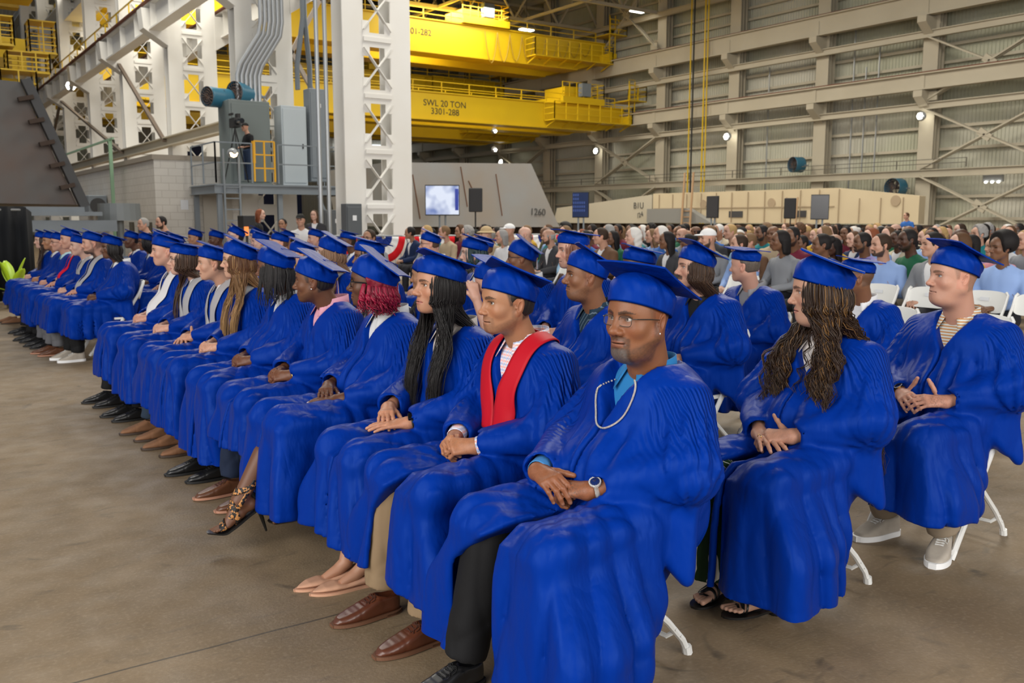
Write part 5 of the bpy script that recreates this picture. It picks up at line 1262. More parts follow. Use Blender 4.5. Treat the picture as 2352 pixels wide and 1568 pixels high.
for s in(0,.42): b.bar((7.75+s,24.95,0),(7.75+s,24.95,PF+.9),.05,.05)
for k in range(8): b.bar((7.75,24.95,.25+k*.3),(8.17,24.95,.25+k*.3),.03,.03)
b.build('ladder',GRY,t)
b=MB(); b.bar((10.4,25.1,0.2),(11.4,25.1,PF-.3),.07,.07); b.bar((11.4,25.1,.2),(10.5,25.1,PF-.3),.07,.07); b.build('cross_brace',GRY,t)
def cabinet(label,x,y,z0,w_,d_,h_,m=GRY,door=True,cat='cabinet',plate=False):
    t=thing('electrical_cabinet',label,cat,(x,y,z0)); b=MB(); b.box((0,0,h_/2),(w_,d_,h_)); b.build('case',m,t,bevel=.012)
    if door: b=MB(); b.box((0,-d_/2-.012,h_/2),(w_*.88,.02,h_*.92)); dd=b.build('door',m,t,bevel=.006); b=MB(); b.box((w_*.32,-d_/2-.04,h_*.5),(.03,.04,.14)); b.build('handle',DRK,dd)
    if plate: b=MB(); b.box((0,-d_/2-.026,h_*.82),(.1,.005,.12)); b.build('label_plate',mat('paper_white'),t)
    return t
cabinet('large grey transformer housing at the left of the platform',9.0,26.85,PF+.0,1.2,1.0,2.4,mat('dark_grey_green',(.15,.18,.18),.5))
cabinet('tall silvery switch cabinet beside the standing cameraman',10.35,26.7,PF,.78,.6,2.35,mat('pale_cabinet',(.50,.56,.60),.35,metal=.2))
cabinet('narrow grey wall cabinet at the right of the platform, taller than the rest',11.15,26.6,PF+.15,.62,.45,2.75,GRY,plate=True)
cabinet('dark grey floor cabinet under the platform, behind the woman in the grey blazer',10.75,24.6,0,.7,.4,1.75,mat('dark_cabinet',(.09,.10,.11),.5),plate=True)
cabinet('grey disconnect cabinet with a red handle left of the big lattice column',9.15,19.9,.0,.40,.30,1.85,mat('dark_cabinet'),plate=True)
# ducts of conduit rising from the platform
t=thing('conduit_bundle','bundle of grey conduits bending up from the transformer housing','conduit',(0,0,0))
for k in range(6):
    xx=9.0+k*.13; b=MB(); b.tube([(xx-.1,27.0,PF+2.4),(xx-.1,27.0,PF+3.2),(xx+.0,27.0,PF+3.5),(xx+.55,26.9,PF+4.4),(xx+.62,26.9,PF+4.8),(xx+.62,26.9,PF+9)],.062,8); b.build('conduit',GLV,t,smooth=True)
t=thing('conduit_bundle','pair of bright vertical conduits left of the big lattice column','conduit',(0,0,0))
for k in range(2): b=MB(); b.tube([(8.98+k*.22,21.3,.3),(8.98+k*.22,21.3,12)],.055,8); b.build('conduit',GLV,t,smooth=True)
t=thing('cable_tray','grey cable trays dropping behind the right of the platform','cable tray',(0,0,0))
for k in range(2): b=MB(); b.tube([(10.7+k*.40,26.9,PF+2.9),(10.7+k*.40,26.9,PF+3.6),(10.85+k*.05,26.7,PF+5.),(10.85+k*.05,26.7,PF+9)],.13,6,rb=.5); b.build('tray',GRY,t,smooth=True)
b=MB()
for p,q in(((10.2,28.6,PF+2.6),(12.2,28.6,PF+6)),((12.2,28.6,PF+2.6),(10.2,28.6,PF+6)),((10.2,28.6,PF+6),(12.2,28.6,PF+9))): b.bar(p,q,.12,.12)
tag(b.build('cross_bracing',mat('brace_taupe',(.36,.31,.27),.6)),'taupe crossed braces behind the platform cabinets','brace',None,'structure')
drum_fan('upper left drum fan with a blue drum above the platform railing',(8.35,27.1,4.98),R(200),.28)
drum_fan('lower blue drum fan facing left of the conduit bundle',(9.15,27.2,5.15),R(205),.33)
t=lamp('work_light','warm glowing work light on the platform railing',(7.98,24.9,3.25),30,.11,(0,-1.6,0)); [c for c in t.children if c.name.startswith('lamp_bulb')][0].data.materials[0]=mat('warm_glow',(1,.8,.5),.5,emit=(1,.62,.25),es=22)
# ---- steel hull sections
STL=mat('bare_hull_steel',(.36,.37,.37),.5,metal=.25,var=(.55,.55,(.38,.29,.20)),spec=.5)
t=thing('hull_section','large bare steel hull block with rust streaks behind the screen','hull section',(0,0,0))
b=MB(); V=[(13.2,26,1.25),(20.04,26,1.2),(18.78,26.0,3.40),(13.2,26,3.25)]; V2=[(x+.9*(1 if z<2 else .55),y+6,z) for x,y,z in V]; b.add(V+V2,[(0,1,2,3),(7,6,5,4),(0,4,5,1),(1,5,6,2),(2,6,7,3),(3,7,4,0)]); hs_=b.build('hull_plate',STL,t)
for x,z0,z1 in((14.1,1.5,2.9),(15.9,1.9,3.2),(16.2,2.3,2.75),(17.3,1.6,3.0)): b=MB(); b.bar((x+.25,25.985,z0),(x,25.985,z1),.03,.02,(0,1,0)); b.build('weld_streak',mat('rust_streak',(.17,.085,.05),.9),hs_)
text('1260',.34,(19.05,25.96,1.62),(R(90),R(2),0),mat('chalk_dark',(.06,.06,.06),.8),hs_,'handwritten_number')
for k in range(9): b=MB(); b.box((13.6+k*.85,26.6,.62),(.30,.6,1.2)); b.build('support_block',mat('rust_dark',(.055,.035,.025),.8),t)
t=thing('hull_section','long cream painted ship side section with openings before the right wall','hull section',(0,0,0))
CH=mat('cream_primer',(.55,.46,.31),.6,var=(.7,.4,(.46,.37,.24)))
b=MB(); X=40.; b.add([(X,24.4,1.25),(X,42.3,1.25),(X,42.3,3.05),(X,29,3.05),(X,24.4,2.55),(X+.5,24.4,1.25),(X+.5,42.3,1.25),(X+.5,42.3,3.05),(X+.5,29,3.05),(X+.5,24.4,2.55)],[(0,1,2,3,4),(9,8,7,6,5),(0,4,9,5),(1,6,7,2),(3,8,9,4)[::-1],(2,7,8,3),(0,5,6,1)]); hp=b.build('hull_plate',CH,t)
for k in range(15): 
    y=25.2+k*1.18; b=MB(); b.bar((X-.03,y,1.3),(X-.03,y,2.5 if k<3 else 2.98),.035,.05,(1,0,0)); b.build('stiffener',mat('cream_dark_edge',(.34,.26,.17),.7),hp)  # stiffeners, seam and portholes share a darker cream
b=MB(); b.bar((X-.03,29,2.12),(X-.03,42.2,2.12),.03,.05); b.build('longitudinal_seam',MATS['cream_dark_edge'],hp)
for y in(31.2,35.5,40.5): b=MB(); b.box((X-.02,y,1.75),(.05,1.0,.35)); b.build('opening',DRK,hp)
for y in(25.6,33.,38.): b=MB(); b.lathe([(.26,-.02),(.26,.03)],16,(X-.02,y,2.35),axis='x'); b.build('porthole',mat('cream_dark_edge'),hp)
t=thing('hull_section','pale grey-cream wedge shaped hull panel with scribbled marks, left end of the cream section','hull section',(0,0,0))
b=MB(); b.add([(40,42.4,1.2),(40,52.6,1.2),(40,52.2,2.25),(40,42.4,3.0),(42,42.4,1.2),(42,52.6,1.2),(42,52.2,2.25),(42,42.4,3.0)],[(0,1,2,3),(7,6,5,4),(0,3,7,4),(1,5,6,2),(3,2,6,7),(0,4,5,1)]); q=b.build('hull_plate',mat('grey_cream_primer',(.46,.42,.33),.6,var=(.5,.3,(.40,.36,.28))),t)
text('B1U',.55,(39.97,43.6,2.15),(R(90),0,R(-90)),mat('chalk_dark'),q,'scribbled_mark'); text('/24',.45,(39.97,43.4,1.6),(R(90),R(-15),R(-90)),mat('chalk_dark'),q,'scribbled_mark')
t=thing('hull_section','dark grey sloping deck piece between the cream hull sections','hull section',(0,0,0)); b=MB(); b.add([(39.4,36.8,1.25),(39.4,42.2,1.25),(39.4,42.2,2.1),(39.4,38.8,2.1),(39.9,36.8,1.25),(39.9,42.2,1.25),(39.9,42.2,2.1),(39.9,38.8,2.1)],[(0,1,2,3),(7,6,5,4),(0,3,7,4),(3,2,6,7),(1,5,6,2)]); b.build('deck_plate',mat('grey_deck',(.22,.22,.21),.5),t)
for i,(x,y0,y1) in enumerate(((40.6,24,42.3),(40.6,42.5,53))):
    t=thing('cribbing_row','dark timber cribbing under the %s'%('cream hull section' if i==0 else 'pale wedge hull panel'),'supports',(0,0,0),0,'cribbing')
    for k in range(int((y1-y0)/1.1)): b=MB(); b.box((x,y0+k*1.1,.6),(.8,.7,1.2)); b.build('timber_block',mat('timber_dark',(.045,.028,.018),.8),t)
t=thing('hull_section','dark bare steel bow piece with a sloping ribbed edge behind the black curtain','hull section',(0,0,0))
b=MB(); b.add([(.0,25.5,1.9),(4.15,25.5,1.85),(3.05,25.5,4.8),(.0,25.5,4.9),(.2,31,1.9),(5.2,31,1.85),(3.4,31,4.8),(.2,31,4.9)],[(0,1,2,3),(7,6,5,4),(1,5,6,2),(2,6,7,3),(0,4,5,1),(3,7,4,0)]); q=b.build('hull_plate',mat('dark_hull_steel',(.10,.095,.09),.5,metal=.3,var=(.8,.6,(.12,.055,.03))),t)
b=MB(); b.bar((4.3,25.35,1.8),(3.15,25.35,4.85),.22,.3,(0,1,0)); b.build('edge_flange',mat('dark_flange',(.05,.05,.052),.5,metal=.3),t)
for k in range(5): b=MB(); z=2.3+k*.52; b.box((4.05-.38*(z-1.9),25.15,z),(.34,.22,.10),(R(-15),'Y')); b.build('bracket_rib',mat('rust_dark',(.055,.035,.025),.8),t)
b=MB(); b.bar((2.2,25.45,2.),(2.05,25.45,4.8),.06,.02,(0,1,0)); b.build('rust_streak',mat('orange_rust',(.30,.10,.03),.8),q)
b=MB(); b.box((2.4,25.2,1.72),(3.6,.8,.14)); b.box((2.3,25.0,1.62),(4.6,.5,.10)); b.build('base_beam',GRY,t)
b=MB(); b.box((3.0,25.0,1.32),(3.9,.3,.28)); b.bar((2.4,25,0),(2.4,25,1.3),.15,.15); b.bar((3.3,25,0),(3.3,25,1.3),.15,.15); b.build('stand',GRY,t)
for i,(x,y,w_) in enumerate(((5.15,31.,.55),)):
    b=MB(); b.lathe([(w_,0),(w_*.95,.45)],20,(5.25,26.,1.45)); b.lathe([(.1,0),(.1,1.45)],10,(5.25,26.,0)); tag(b.build('steel_drum_pedestal',mat('drum_grey',(.20,.22,.23),.5)),'round grey pedestal at the right foot of the dark bow piece','pedestal')
# ---- black drape with the potted plant
t=thing('drape_panel','black pipe-and-drape curtain at the far left of the stage end','curtain',(0,0,0))
V=[];n=80
for z in(0.02,1.72):
    for i in range(n+1):
        u=i/n; x=-1.2+3.5*u; V.append((x,18.6+.05*math.sin(u*70)+.02*math.sin(u*23)+.3*(u>.97),z-.10*(z>1)*max(0,(u-.94)/.06)**2))
o=link_mesh('cloth',npmesh('cloth',V,np.array([(i,i+1,n+2+i,n+1+i) for i in range(n)])),cloth('black_velour',(.006,.007,.009)),t); md=o.modifiers.new('t','SOLIDIFY'); md.thickness=.01
b=MB(); b.tube([(-1.2,18.63,1.66),(2.1,18.63,1.66)],.02,6); b.tube([(2.1,18.7,0),(2.1,18.7,1.66)],.02,6); b.build('pipe_frame',GLV,t)
t=thing('potted_plant','bright lime green broad-leaved potted plant by the black drape','plant',(1.75,17.4,0))
b=MB(); b.lathe([(.10,0),(.15,.25),(.16,.27)],14); b.build('pot',DRK,t,smooth=True)
for k,(a,el,L) in enumerate(((-20,72,.62),(190,25,.42),(100,65,.6),(200,75,.55),(300,60,.5),(40,50,.4))):
    a=R(a);el=R(el); d=np.array((math.cos(a)*math.cos(el),math.sin(a)*math.cos(el),math.sin(el))); s_=np.array((-math.sin(a),math.cos(a),0)); V=[];F=[]
    for i in range(11):
        u=i/10; c_=np.array((0,0,.26))+d*(.12+L*u)+np.array((0,0,-.12*u*u)); w_=.10*math.sin(PI*min(1,u*.95+.03))**.7; V+=[c_-s_*w_,c_+np.array((0,0,-.015)),c_+s_*w_]
    F=[(i*3+j,i*3+j+1,i*3+4+j,i*3+3+j) for i in range(10) for j in(0,1)]; o=link_mesh('leaf',npmesh('leaf',V,np.array(F)),mat('lime_leaf',(.42,.62,.02),.4),t); md=o.modifiers.new('t','SOLIDIFY'); md.thickness=.003
# ---- screens and loudspeakers behind the audience
def screen(label,x,y,z,w_,h_,rz,kind):
    t=thing('screen_on_stand',label,'screen',(x,y,0),rz); b=MB(); b.box((0,0,z),(w_,.06,h_)); f=b.build('bezel',BLKP,t,bevel=.008)
    m={'sky':mat('screen_sky',(.1,.1,.1),.2,emit=(.55,.68,.95),es=.9),'cells':mat('screen_cells',(.01,.015,.04),.25,emit=(.02,.035,.10),es=.5),'dark':mat('screen_off',(.03,.03,.035),.2)}[kind]
    b=MB(); b.box((0,-.034,z),(w_*.96,.006,h_*.93)); b.build('display',m,f)
    if kind=='sky':
        nt=m.node_tree; N=nt.nodes; L=nt.links; tc=N.new('ShaderNodeTexCoord'); nn=N.new('ShaderNodeTexNoise'); nn.inputs['Scale'].default_value=1.6; L.new(tc.outputs['Object'],nn.inputs[0]); r=N.new('ShaderNodeValToRGB'); r.color_ramp.elements[0].position=.38; r.color_ramp.elements[0].color=(.12,.2,.5,1); r.color_ramp.elements[1].position=.55; r.color_ramp.elements[1].color=(.75,.82,.98,1); L.new(nn.outputs[0],r.inputs[0]); L.new(r.outputs[0],N['Principled BSDF'].inputs['Emission Color'])
        b=MB(); b.box((w_*.42,-.040,z+.02),(w_*.1,.004,h_*.7)); b.build('blue_side_bar',mat('screen_bar',(.01,.02,.1),.3,emit=(.015,.03,.25),es=1),f)
    if kind=='cells':
        b=MB()
        for i in range(6):
            for j in range(5):
                if i>2 and j<2: continue
                b.box((-w_*.4+i*w_*.13,-.040,z+h_*.38-j*h_*.15),(w_*.09,.004,h_*.09))
        b.build('window_grid',mat('screen_grid',(.02,.03,.08),.3,emit=(.05,.09,.28),es=.6),f)
    b=MB(); 
    for s in(-.09,.09): b.tube([(s,.03,0),(s,.03,z-h_*.4)],.03,8)
    b.build('stand_pole',GRY,t,smooth=True); b=MB(); b.box((0,0,.03),(.8,.6,.05)); b.build('base_plate',BLKP,t)
screen('large bright sky-showing screen on a twin pole stand before the steel hull',14.2,24.3,2.06,1.05,.93,R(-32),'sky')
screen('portrait screen with a grid of small windows, behind the audience',18.1,22.4,1.93,.55,.80,R(-62),'cells')
screen('dark tilted screen on a pole, behind the audience, before the cream hull section',25.,23.3,1.92,.62,.80,R(-95),'dark')
screen('dark screen on a pole beside a loudspeaker, beside the loudspeaker before the cream hull section',24.9,18.6,1.87,.56,.80,R(-60),'dark')
def speaker(label,x,y,z,rz):
    t=thing('loudspeaker',label,'loudspeaker',(x,y,0),rz); b=MB(); b.prism([(-.20,-.18),(.20,-.18),(.14,.18),(-.14,.18)],z-.34,z+.34,axis='z'); b.build('cabinet',BLKP,t,bevel=.02); b=MB(); b.box((0,-.19,z),(.34,.02,.60)); b.build('grille',mat('speaker_grille',(.022,.022,.025),.8),t)
    b=MB(); b.tube([(0,0,.0),(0,0,z-.34)],.022,8); b.build('pole',BLKP,t)
    for a in(0,2.1,4.2): b=MB(); b.tube([(0,0,.9),(.42*math.cos(a),.42*math.sin(a),.03)],.014,6); b.build('tripod_leg',BLKP,t)
speaker('black loudspeaker on a draped stand right of the sky-showing screen',14.13,22.3,2.03,R(-30)); speaker('black loudspeaker beside the dark screen, before the cream hull section',25.1,19.9,1.84,R(-60))
# fan housing pieces and timber ladders near the cream hull
for i,(y,z) in enumerate(((31.,0),(38.5,0))):
    t=thing('step_ladder','wooden step ladder leaning on the %s of the cream hull section'%('right end' if i==0 else 'middle'),'ladder',(39.3,y,z)); 
    for s in(-.35,.35): b=MB(); b.bar((-.3,s,0),(.2,s+.25,2.6 if i==0 else 4.2),.06,.12); b.build('ladder_rail',mat('ladder_wood',(.35,.22,.12),.7),t)
    for k in range(6): b=MB(); b.bar((-.27+.07*k,-.35+.05*k,.35*k+.2),(-.27+.07*k,.35+.05*k,.35*k+.2),.05,.06); b.build('rung',MATS['ladder_wood'],t)
b=MB(); b.lathe([(.01,-.1),(.9,-.1),(.9,.1),(.01,.1)],24,(44,54.5,2.4),axis='x'); b.bar((44,54.5,0),(44,54.5,2.),.3,.3); tag(b.build('rusty_wheel',mat('rust_wheel',(.10,.04,.025),.8)),'large rusty round plate standing between hull sections and wall','steel plate')
# walkway rail fixed along the right wall
b=MB(); rail_fence(b,[(50.3,28,4.4),(50.3,75,4.4)],.5,2,4.,.04); tag(b.build('wall_cable_rail',mat('cable_rail_dark',(.12,.11,.09),.6)),'thin dark double rail running along the low beam of the right wall','rail')
# ---- crowd barriers with bunting
def barrier(label,p,q,bunt=True,legs=True):
    p=np.array(p,float);q=np.array(q,float); d=q-p; L=np.linalg.norm(d); t=thing('crowd_barrier',label,'barrier',(p[0],p[1],0),math.atan2(d[1],d[0]),'crowd barriers')
    b=MB(); b.tube([(0,0,.2),(0,0,.98),(.06,0,1.08),(.14,0,1.10),(L-.14,0,1.10),(L-.06,0,1.08),(L,0,.98),(L,0,.2),(0,0,.2)],.019,8); b.build('frame',GLV,t,smooth=True)
    b=MB(); 
    for i in range(1,int(L/.13)): b.tube([(i*.13,0,.2),(i*.13,0,1.09)],.007,4)
    b.build('bars',GLV,t)
    for x in(.25,L-.25): b=MB(); b.tube([(x,-.25,.015),(x,0,.2),(x,.25,.015)],.017,6); b.build('foot',GLV,t)
    if bunt:
        cs=((.65,.012,.02),(.80,.80,.80),(.01,.03,.20)); nn=max(1,round(L/1.2))
        V=[];F=[];mi=[]
        for s in range(nn):
            x0=s*L/nn; w_=L/nn; N_=24
            for r_ in range(4):
                rr=(.08,.34,.60,.86)[r_]
                for i in range(N_+1):
                    a=PI*i/N_; V.append((x0+w_/2-math.cos(a)*w_/2*rr*1.05,-.03-.012*math.sin(i*2.),1.08-math.sin(a)*.72*rr))
            o_=s*4*(N_+1)
            for r_ in range(3):
                for i in range(N_): F.append((o_+r_*(N_+1)+i,o_+r_*(N_+1)+i+1,o_+(r_+1)*(N_+1)+i+1,o_+(r_+1)*(N_+1)+i)); mi.append((2,1,0)[r_])
        mm=[cloth('bunting_%d'%i,c) for i,c in enumerate(cs)]; me=npmesh('bunting',V,np.array(F),midx=mi); o=link_mesh('bunting',me,mm,t); md=o.modifiers.new('t','SOLIDIFY'); md.thickness=.004
barrier('crowd barrier with bunting at the foot of the big lattice column, left one',(8.15,20.0,0),(10.2,19.1,0)); barrier('crowd barrier with bunting before the big lattice column, right one',(10.25,19.05,0),(12.3,18.2,0))
P=np.array((12.6,19.3)); 
for i in range(12):
    Q=P+np.array((1.9,-.62-.02*i)); barrier('bunting-draped crowd barrier behind the audience, %s from the big lattice column'%ordn[i],(*P,0),(*Q,0)); P=Q+np.array((.08,-.03))
# ------------------------------------------------------------------ the graduates, row by row (row one is nearest)
CN={}
def CL(X,Y):
    k=(round((X-1.97)/1.05),Y>9.5); CN[k]=CN.get(k,0)+1
    return 'white folding chair, %s graduate row, %s seat from the %s end'%(ordn[k[0]],ordn[CN[k]-1],'central aisle' if k[1] else 'camera')
BLK=cloth('black_cloth',(.008,.008,.009)); NVY=cloth('navy_trousers',(.012,.02,.045)); WS=(.62,.62,.64)
def blackhair(s=1.): return (.010*s,.008*s,.008*s)
X1=1.97
# 1
t,kk,p,M,E=grad('graduate with goatee and rectangular glasses, silver chain over a blue collar, front row end',X1,2.16,
  dict(skin=(.215,.085,.038),yaw=6,pitch=2,beard='goatee',hairline='shaved',fat=.85,lips=1.3,nose=1.25,jaw=1.06,brow=1.2,eye=(.03,.05,1.19),gaze=-8,capyaw=8,captilt=24,hs=1.05,tattoo='L'),
  pose='over',k=dict(fat=1.,slit=.22,slity=.01,splay=1.,bk=-.13,shy=.185,el=(-.0,.250,.74),er=(.02,-.27,.74),lowx=.02,knee=(.47,.16,.555),hem=.10,neck=(-.065,.02,.985),sh=(-.07,.93)),shirtc=(.02,.17,.42),tie=True,gseed=1)
glasses(p,M,E,t,mat('gunmetal',(.10,.09,.08),.3,.8)); earring(t,p,M,E); watch(t,kk,'L','iced'); cuffs(t,kk,cloth('sky_cuff',(.05,.2,.45)),'R')
leg_pair(t,kk,'black_dress',BLK,ankles=((.46,.17,.11),(.53,-.19,.11)),r=(.082,.066),flare=.0)
f=gown_sdf(kk,1)
c=[];w=[]
for a in np.linspace(R(-150),R(150),61):
    q=math.cos(a)*.5+.5; c.append((-.055+.115*math.cos(a)*(1+.35*q**3),.02+.105*math.sin(a)*(1-.25*q**2),1.16)); 
P=trace(f,c,(.0,0,-1.),.004); d_=[Vector(v) for v in P]
# hang the chain lower at the front
ch=[]
for i,a in enumerate(np.linspace(R(-168),R(168),57)):
    q=(.5+.5*math.cos(a)); z=1.03-.15*q**2.2; y=.02+.088*math.sin(a); ch.append((.40 if q>.35 else -.05,y,z))
pts=[]
for i,a in enumerate(np.linspace(R(-168),R(168),57)):
    q=.5+.5*math.cos(a); y=.02+.080*math.sin(a)
    if q<.16: continue
    if q>.1: pts.append(trace(f,[(.40,y,1.01-.165*q**1.6)],(-1,0,0),.005)[0])
    else: pts.append(trace(f,[(-.05+.10*math.cos(a),y,1.18)],(0,0,-1),.005)[0])
pts=np.array(pts); 
for _ in range(2): pts[1:-1]=(pts[:-2]+2*pts[1:-1]+pts[2:])/4
b=MB()
for i in range(len(pts)*3-3):
    u=i/3; j=int(u); q=pts[j]+(pts[min(j+1,len(pts)-1)]-pts[j])*(u-j); b.lathe([(.0006,-.0034),(.0033,-.0018),(.0033,.0018),(.0006,.0034)],6,q)
b.build('diamond_chain_necklace',mat('iced_steel'),t,smooth=True)
make_chair(CL(X1,2.29),(X1,2.29,0))
# 2
t,kk,p,M,E=grad('graduate wearing a red stole over an orange and blue checked shirt',X1,2.83,
  dict(skin=(.35,.165,.085),yaw=-7,pitch=2,beard='stubble',hairline='short',fat=.2,eye=(.04,0,1.185),gaze=8,capyaw=-22,captilt=23,jaw=1.02),
  pose='clasp',k=dict(slit=.13,slity=.01,splay=.8,knee=(.47,.15,.555),hem=.19,el=(.0,.265,.74)),shirtm=check_mat(),gseed=2)
scalp(t,p,M,E,(.02,.016,.013),low=-.050,front=.035,grow=.004)
stole(kk,2,t,cloth('red_satin',(.46,.005,.016),.55),zend=.70,wd=.095)
cuffs(t,kk,check_mat())
leg_pair(t,kk,'brown_dress',cloth('khaki',(.24,.165,.095)),ankles=((.48,.15,.12),(.50,-.16,.12)),cuff=True,r=(.085,.066))
make_chair(CL(X1,2.83),(X1,2.83,0))
# 3
t,kk,p,M,E=grad('graduate with long black hair over both shoulders and a black wrist watch',X1,3.35,
  dict(skin=(.40,.20,.12),fem=1,yaw=-6,pitch=6,eye=(.035,0,1.215),lips=1.15,nose=1.12,brow=.7,iris=(.03,.015,.01),capyaw=-15,captilt=14,gazez=.1,lipc=(.35,.11,.09),hairc=blackhair(),hand=.94),
  pose='stack',k=dict(shy=.17,hem=.19,el=(.0,.25,.74),neck=(-.065,0,1.0)),shirtc=(.55,.50,.46),gseed=3)
scalp(t,p,M,E,blackhair(),front=.045,low=-.08,earcut=False)
long_hair(t,p,M,E,kk,(.012,.010,.010),(.03,.025,.024),count=1900,n=3,length=.50,r=.0015,seed=3,front=.75,sprd=.05)
watch(t,kk,'L','black')
leg_pair(t,kk,'nude_flat',None,ankles=((.455,.06,.0),(.49,-.03,.0)),yaw=(-6,-2))
b=MB()
for x_,y_ in((.455,.06),(.49,-.03)): b.tube([(x_+.09,y_,.030),(x_+.03,y_,.050),(x_-.01,y_,.075),(x_-.03,y_,.14),(x_-.04,y_,.3)],[.016,.026,.031,.034,.045],14)
o=b.build('bare_shin',mat('skin_tan_shin',(.40,.20,.12),.5,sss=.1),t,smooth=True)
make_chair(CL(X1,3.35),(X1,3.35,0))
# 4 crossed legs and high heels
t,kk,p,M,E=grad('graduate with magenta red curls and dark glasses, legs crossed in leopard heels',X1,3.98,
  dict(skin=(.10,.042,.022),fem=1,yaw=-34,pitch=3,eye=(.045,0,1.195),lips=1.35,nose=1.2,brow=.7,capyaw=-10,captilt=34,hairc=blackhair(),nail=(.72,.66,.68),hand=.95),
  pose='stack',k=dict(shy=.175,hem=.17,el=(-.01,.255,.74),fat=.25,knee=(.54,.09,.585)),shirtc=WS,gseed=4)
glasses(p,M,E,t,mat('tortoise_black',(.012,.009,.008),.2),w=.026,h=.019,th=.0023); earring(t,p,M,E,'hoop')
scalp(t,p,M,E,(.16,.008,.022),front=.02,low=-.085,grow=.016,puff=.25,earcut=False)
pth=[]; rs=np.random.RandomState(8); hs=1
for i in range(170):
    sd=1 if rs.rand()<.6 else -1; a=R(60+115*rs.rand()); ca,sa=math.cos(a),math.sin(a)*sd; to=lambda v:np.array(v)@M.T+E
    pth.append(spline([to((.09*ca-.015,.080*sa,.0)),to((.108*ca-.018,.098*sa,-.04)),to((.112*ca-.02,.104*sa,-.075)),to((.10*ca-.02+.01*rs.randn(),.10*sa+.01*rs.randn(),-.115-.035*rs.rand()))],36))
hair_locks('hair_curls',t,pth,.0055,lambda rs,s:np.array((.22,.008,.03))*(.5+.9*rs.rand())*np.ones((len(s),1)),5,hairmat(),curl=(.011,.05,.15))
foot_sandal(t,(.72,-.02,.225),R(-6),R(30),(.13,.055,.028),'heel',-1)
foot_sandal(t,(.37,-.26,.155),R(-5),R(36),(.13,.055,.028),'heel',1)
make_chair(CL(X1,3.98),(X1,3.98,0))
# 5
t,kk,p,M,E=grad('graduate with a pink collar, pearl stud earring and gold watch, hair faded',X1,4.68,
  dict(skin=(.14,.058,.028),yaw=-36,pitch=0,beard='stubble',hairline='short',hairc=blackhair(),fat=.35,lips=1.2,nose=1.2,eye=(.05,0,1.165),capyaw=-12,captilt=30),
  pose='clasp',k=dict(hem=.30,splay=.7,shy=.19),shirtc=(.66,.32,.40),gseed=5)
earring(t,p,M,E); watch(t,kk,'L','gold'); scalp(t,p,M,E,blackhair(1.4),front=.0,low=-.055,grow=.004)
leg_pair(t,kk,'darkbrown_dress',NVY,ankles=((.46,.12,.11),(.49,-.16,.11)))
make_chair(CL(X1,4.68),(X1,4.68,0))
# 6
t,kk,p,M,E=grad('graduate with chin length black locs and a turquoise bracelet',X1,5.30,
  dict(skin=(.13,.055,.028),fem=1,yaw=-38,pitch=0,eye=(.045,0,1.205),captilt=26,capyaw=-14,hairc=blackhair(),nail=(.85,.10,.40)),
  pose='clasp',k=dict(hem=.10,shy=.18,fat=.3),shirtc=WS,gseed=6,near=2,gh=.0095)
scalp(t,p,M,E,blackhair(),front=.045,low=-.08,earcut=False)
pth=[]; rs=np.random.RandomState(9)
for i in range(120):
    sd=1 if rs.rand()<.6 else -1; a=R(30+150*rs.rand()); ca,sa=math.cos(a),math.sin(a)*sd; L_=.10+.06*rs.rand()
    pth.append(spline([to((.088*ca-.012,.075*sa,.05)),to((.104*ca-.014,.092*sa,-.01)),to((.106*ca-.012,.096*sa,-.07)),to((.106*ca-.01+.012*rs.randn(),.10*sa+.012*rs.randn(),-.07-L_))],18) if False else spline([np.array(v)@M.T+E for v in((.086*ca-.012,.074*sa,.035+.03*ca),(.104*ca-.014,.092*sa,-.025),(.106*ca-.012,.096*sa,-.07),(.106*ca-.01+.012*rs.randn(),.10*sa+.012*rs.randn(),-.07-L_))],18))
hair_locks('locs',t,pth,.0058,lambda rs,s:np.array((.011,.009,.009))*(.6+.8*rs.rand())*np.ones((len(s),1)),5,mat('locs_hair',(1,1,1),.7,attr='tint',bump=(220,.8,.004)))
w_=kk['wl'];fa=(w_-np.array(kk['el']))/np.linalg.norm(w_-np.array(kk['el'])); s1=np.cross(fa,(0,0,1.));s1/=np.linalg.norm(s1);s2=np.cross(fa,s1); b=MB()
for a in np.linspace(0,2*PI,19)[:-1]: b.lathe([(.0008,-.0055),(.0055,-.002),(.0055,.002),(.0008,.0055)],6,w_+(s1*math.cos(a)+s2*math.sin(a))*.031)
b.build('turquoise_bead_bracelet',mat('turquoise',(.05,.55,.60),.3),t,smooth=True)
leg_pair(t,kk,'black_dress',None,ankles=((.44,.12,.1),(.50,-.10,.1)))
make_chair(CL(X1,5.30),(X1,5.30,0))
# 7
t,kk,p,M,E=grad('graduate with very long auburn hair fading to blond and a tattooed wrist',X1,5.98,
  dict(skin=(.50,.29,.20),fem=1,yaw=-20,pitch=2,eye=(.04,0,1.225),captilt=24,capyaw=-16,ombre=1,tattoo='L',nail=(.85,.15,.45),hairc=(.12,.06,.03)),
  pose='clasp',k=dict(hem=.14,shy=.17),shirtc=WS,gseed=7,near=2,gh=.0095)
scalp(t,p,M,E,(.10,.045,.02),front=.045,low=-.08,earcut=False)
long_hair(t,p,M,E,kk,(.115,.048,.020),(.50,.30,.12),count=1000,n=3,length=.56,r=.0022,seed=7,front=.7,hl=.12)
glasses(p,M,E,t,mat('thin_gold_frame',(.4,.3,.15),.3,.8),lens=False)
leg_pair(t,kk,'tan_boot',cloth('dark_jeans',(.02,.035,.06)),ankles=((.42,.12,.1),(.47,-.14,.1)))
make_chair(CL(X1,5.98),(X1,5.98,0))
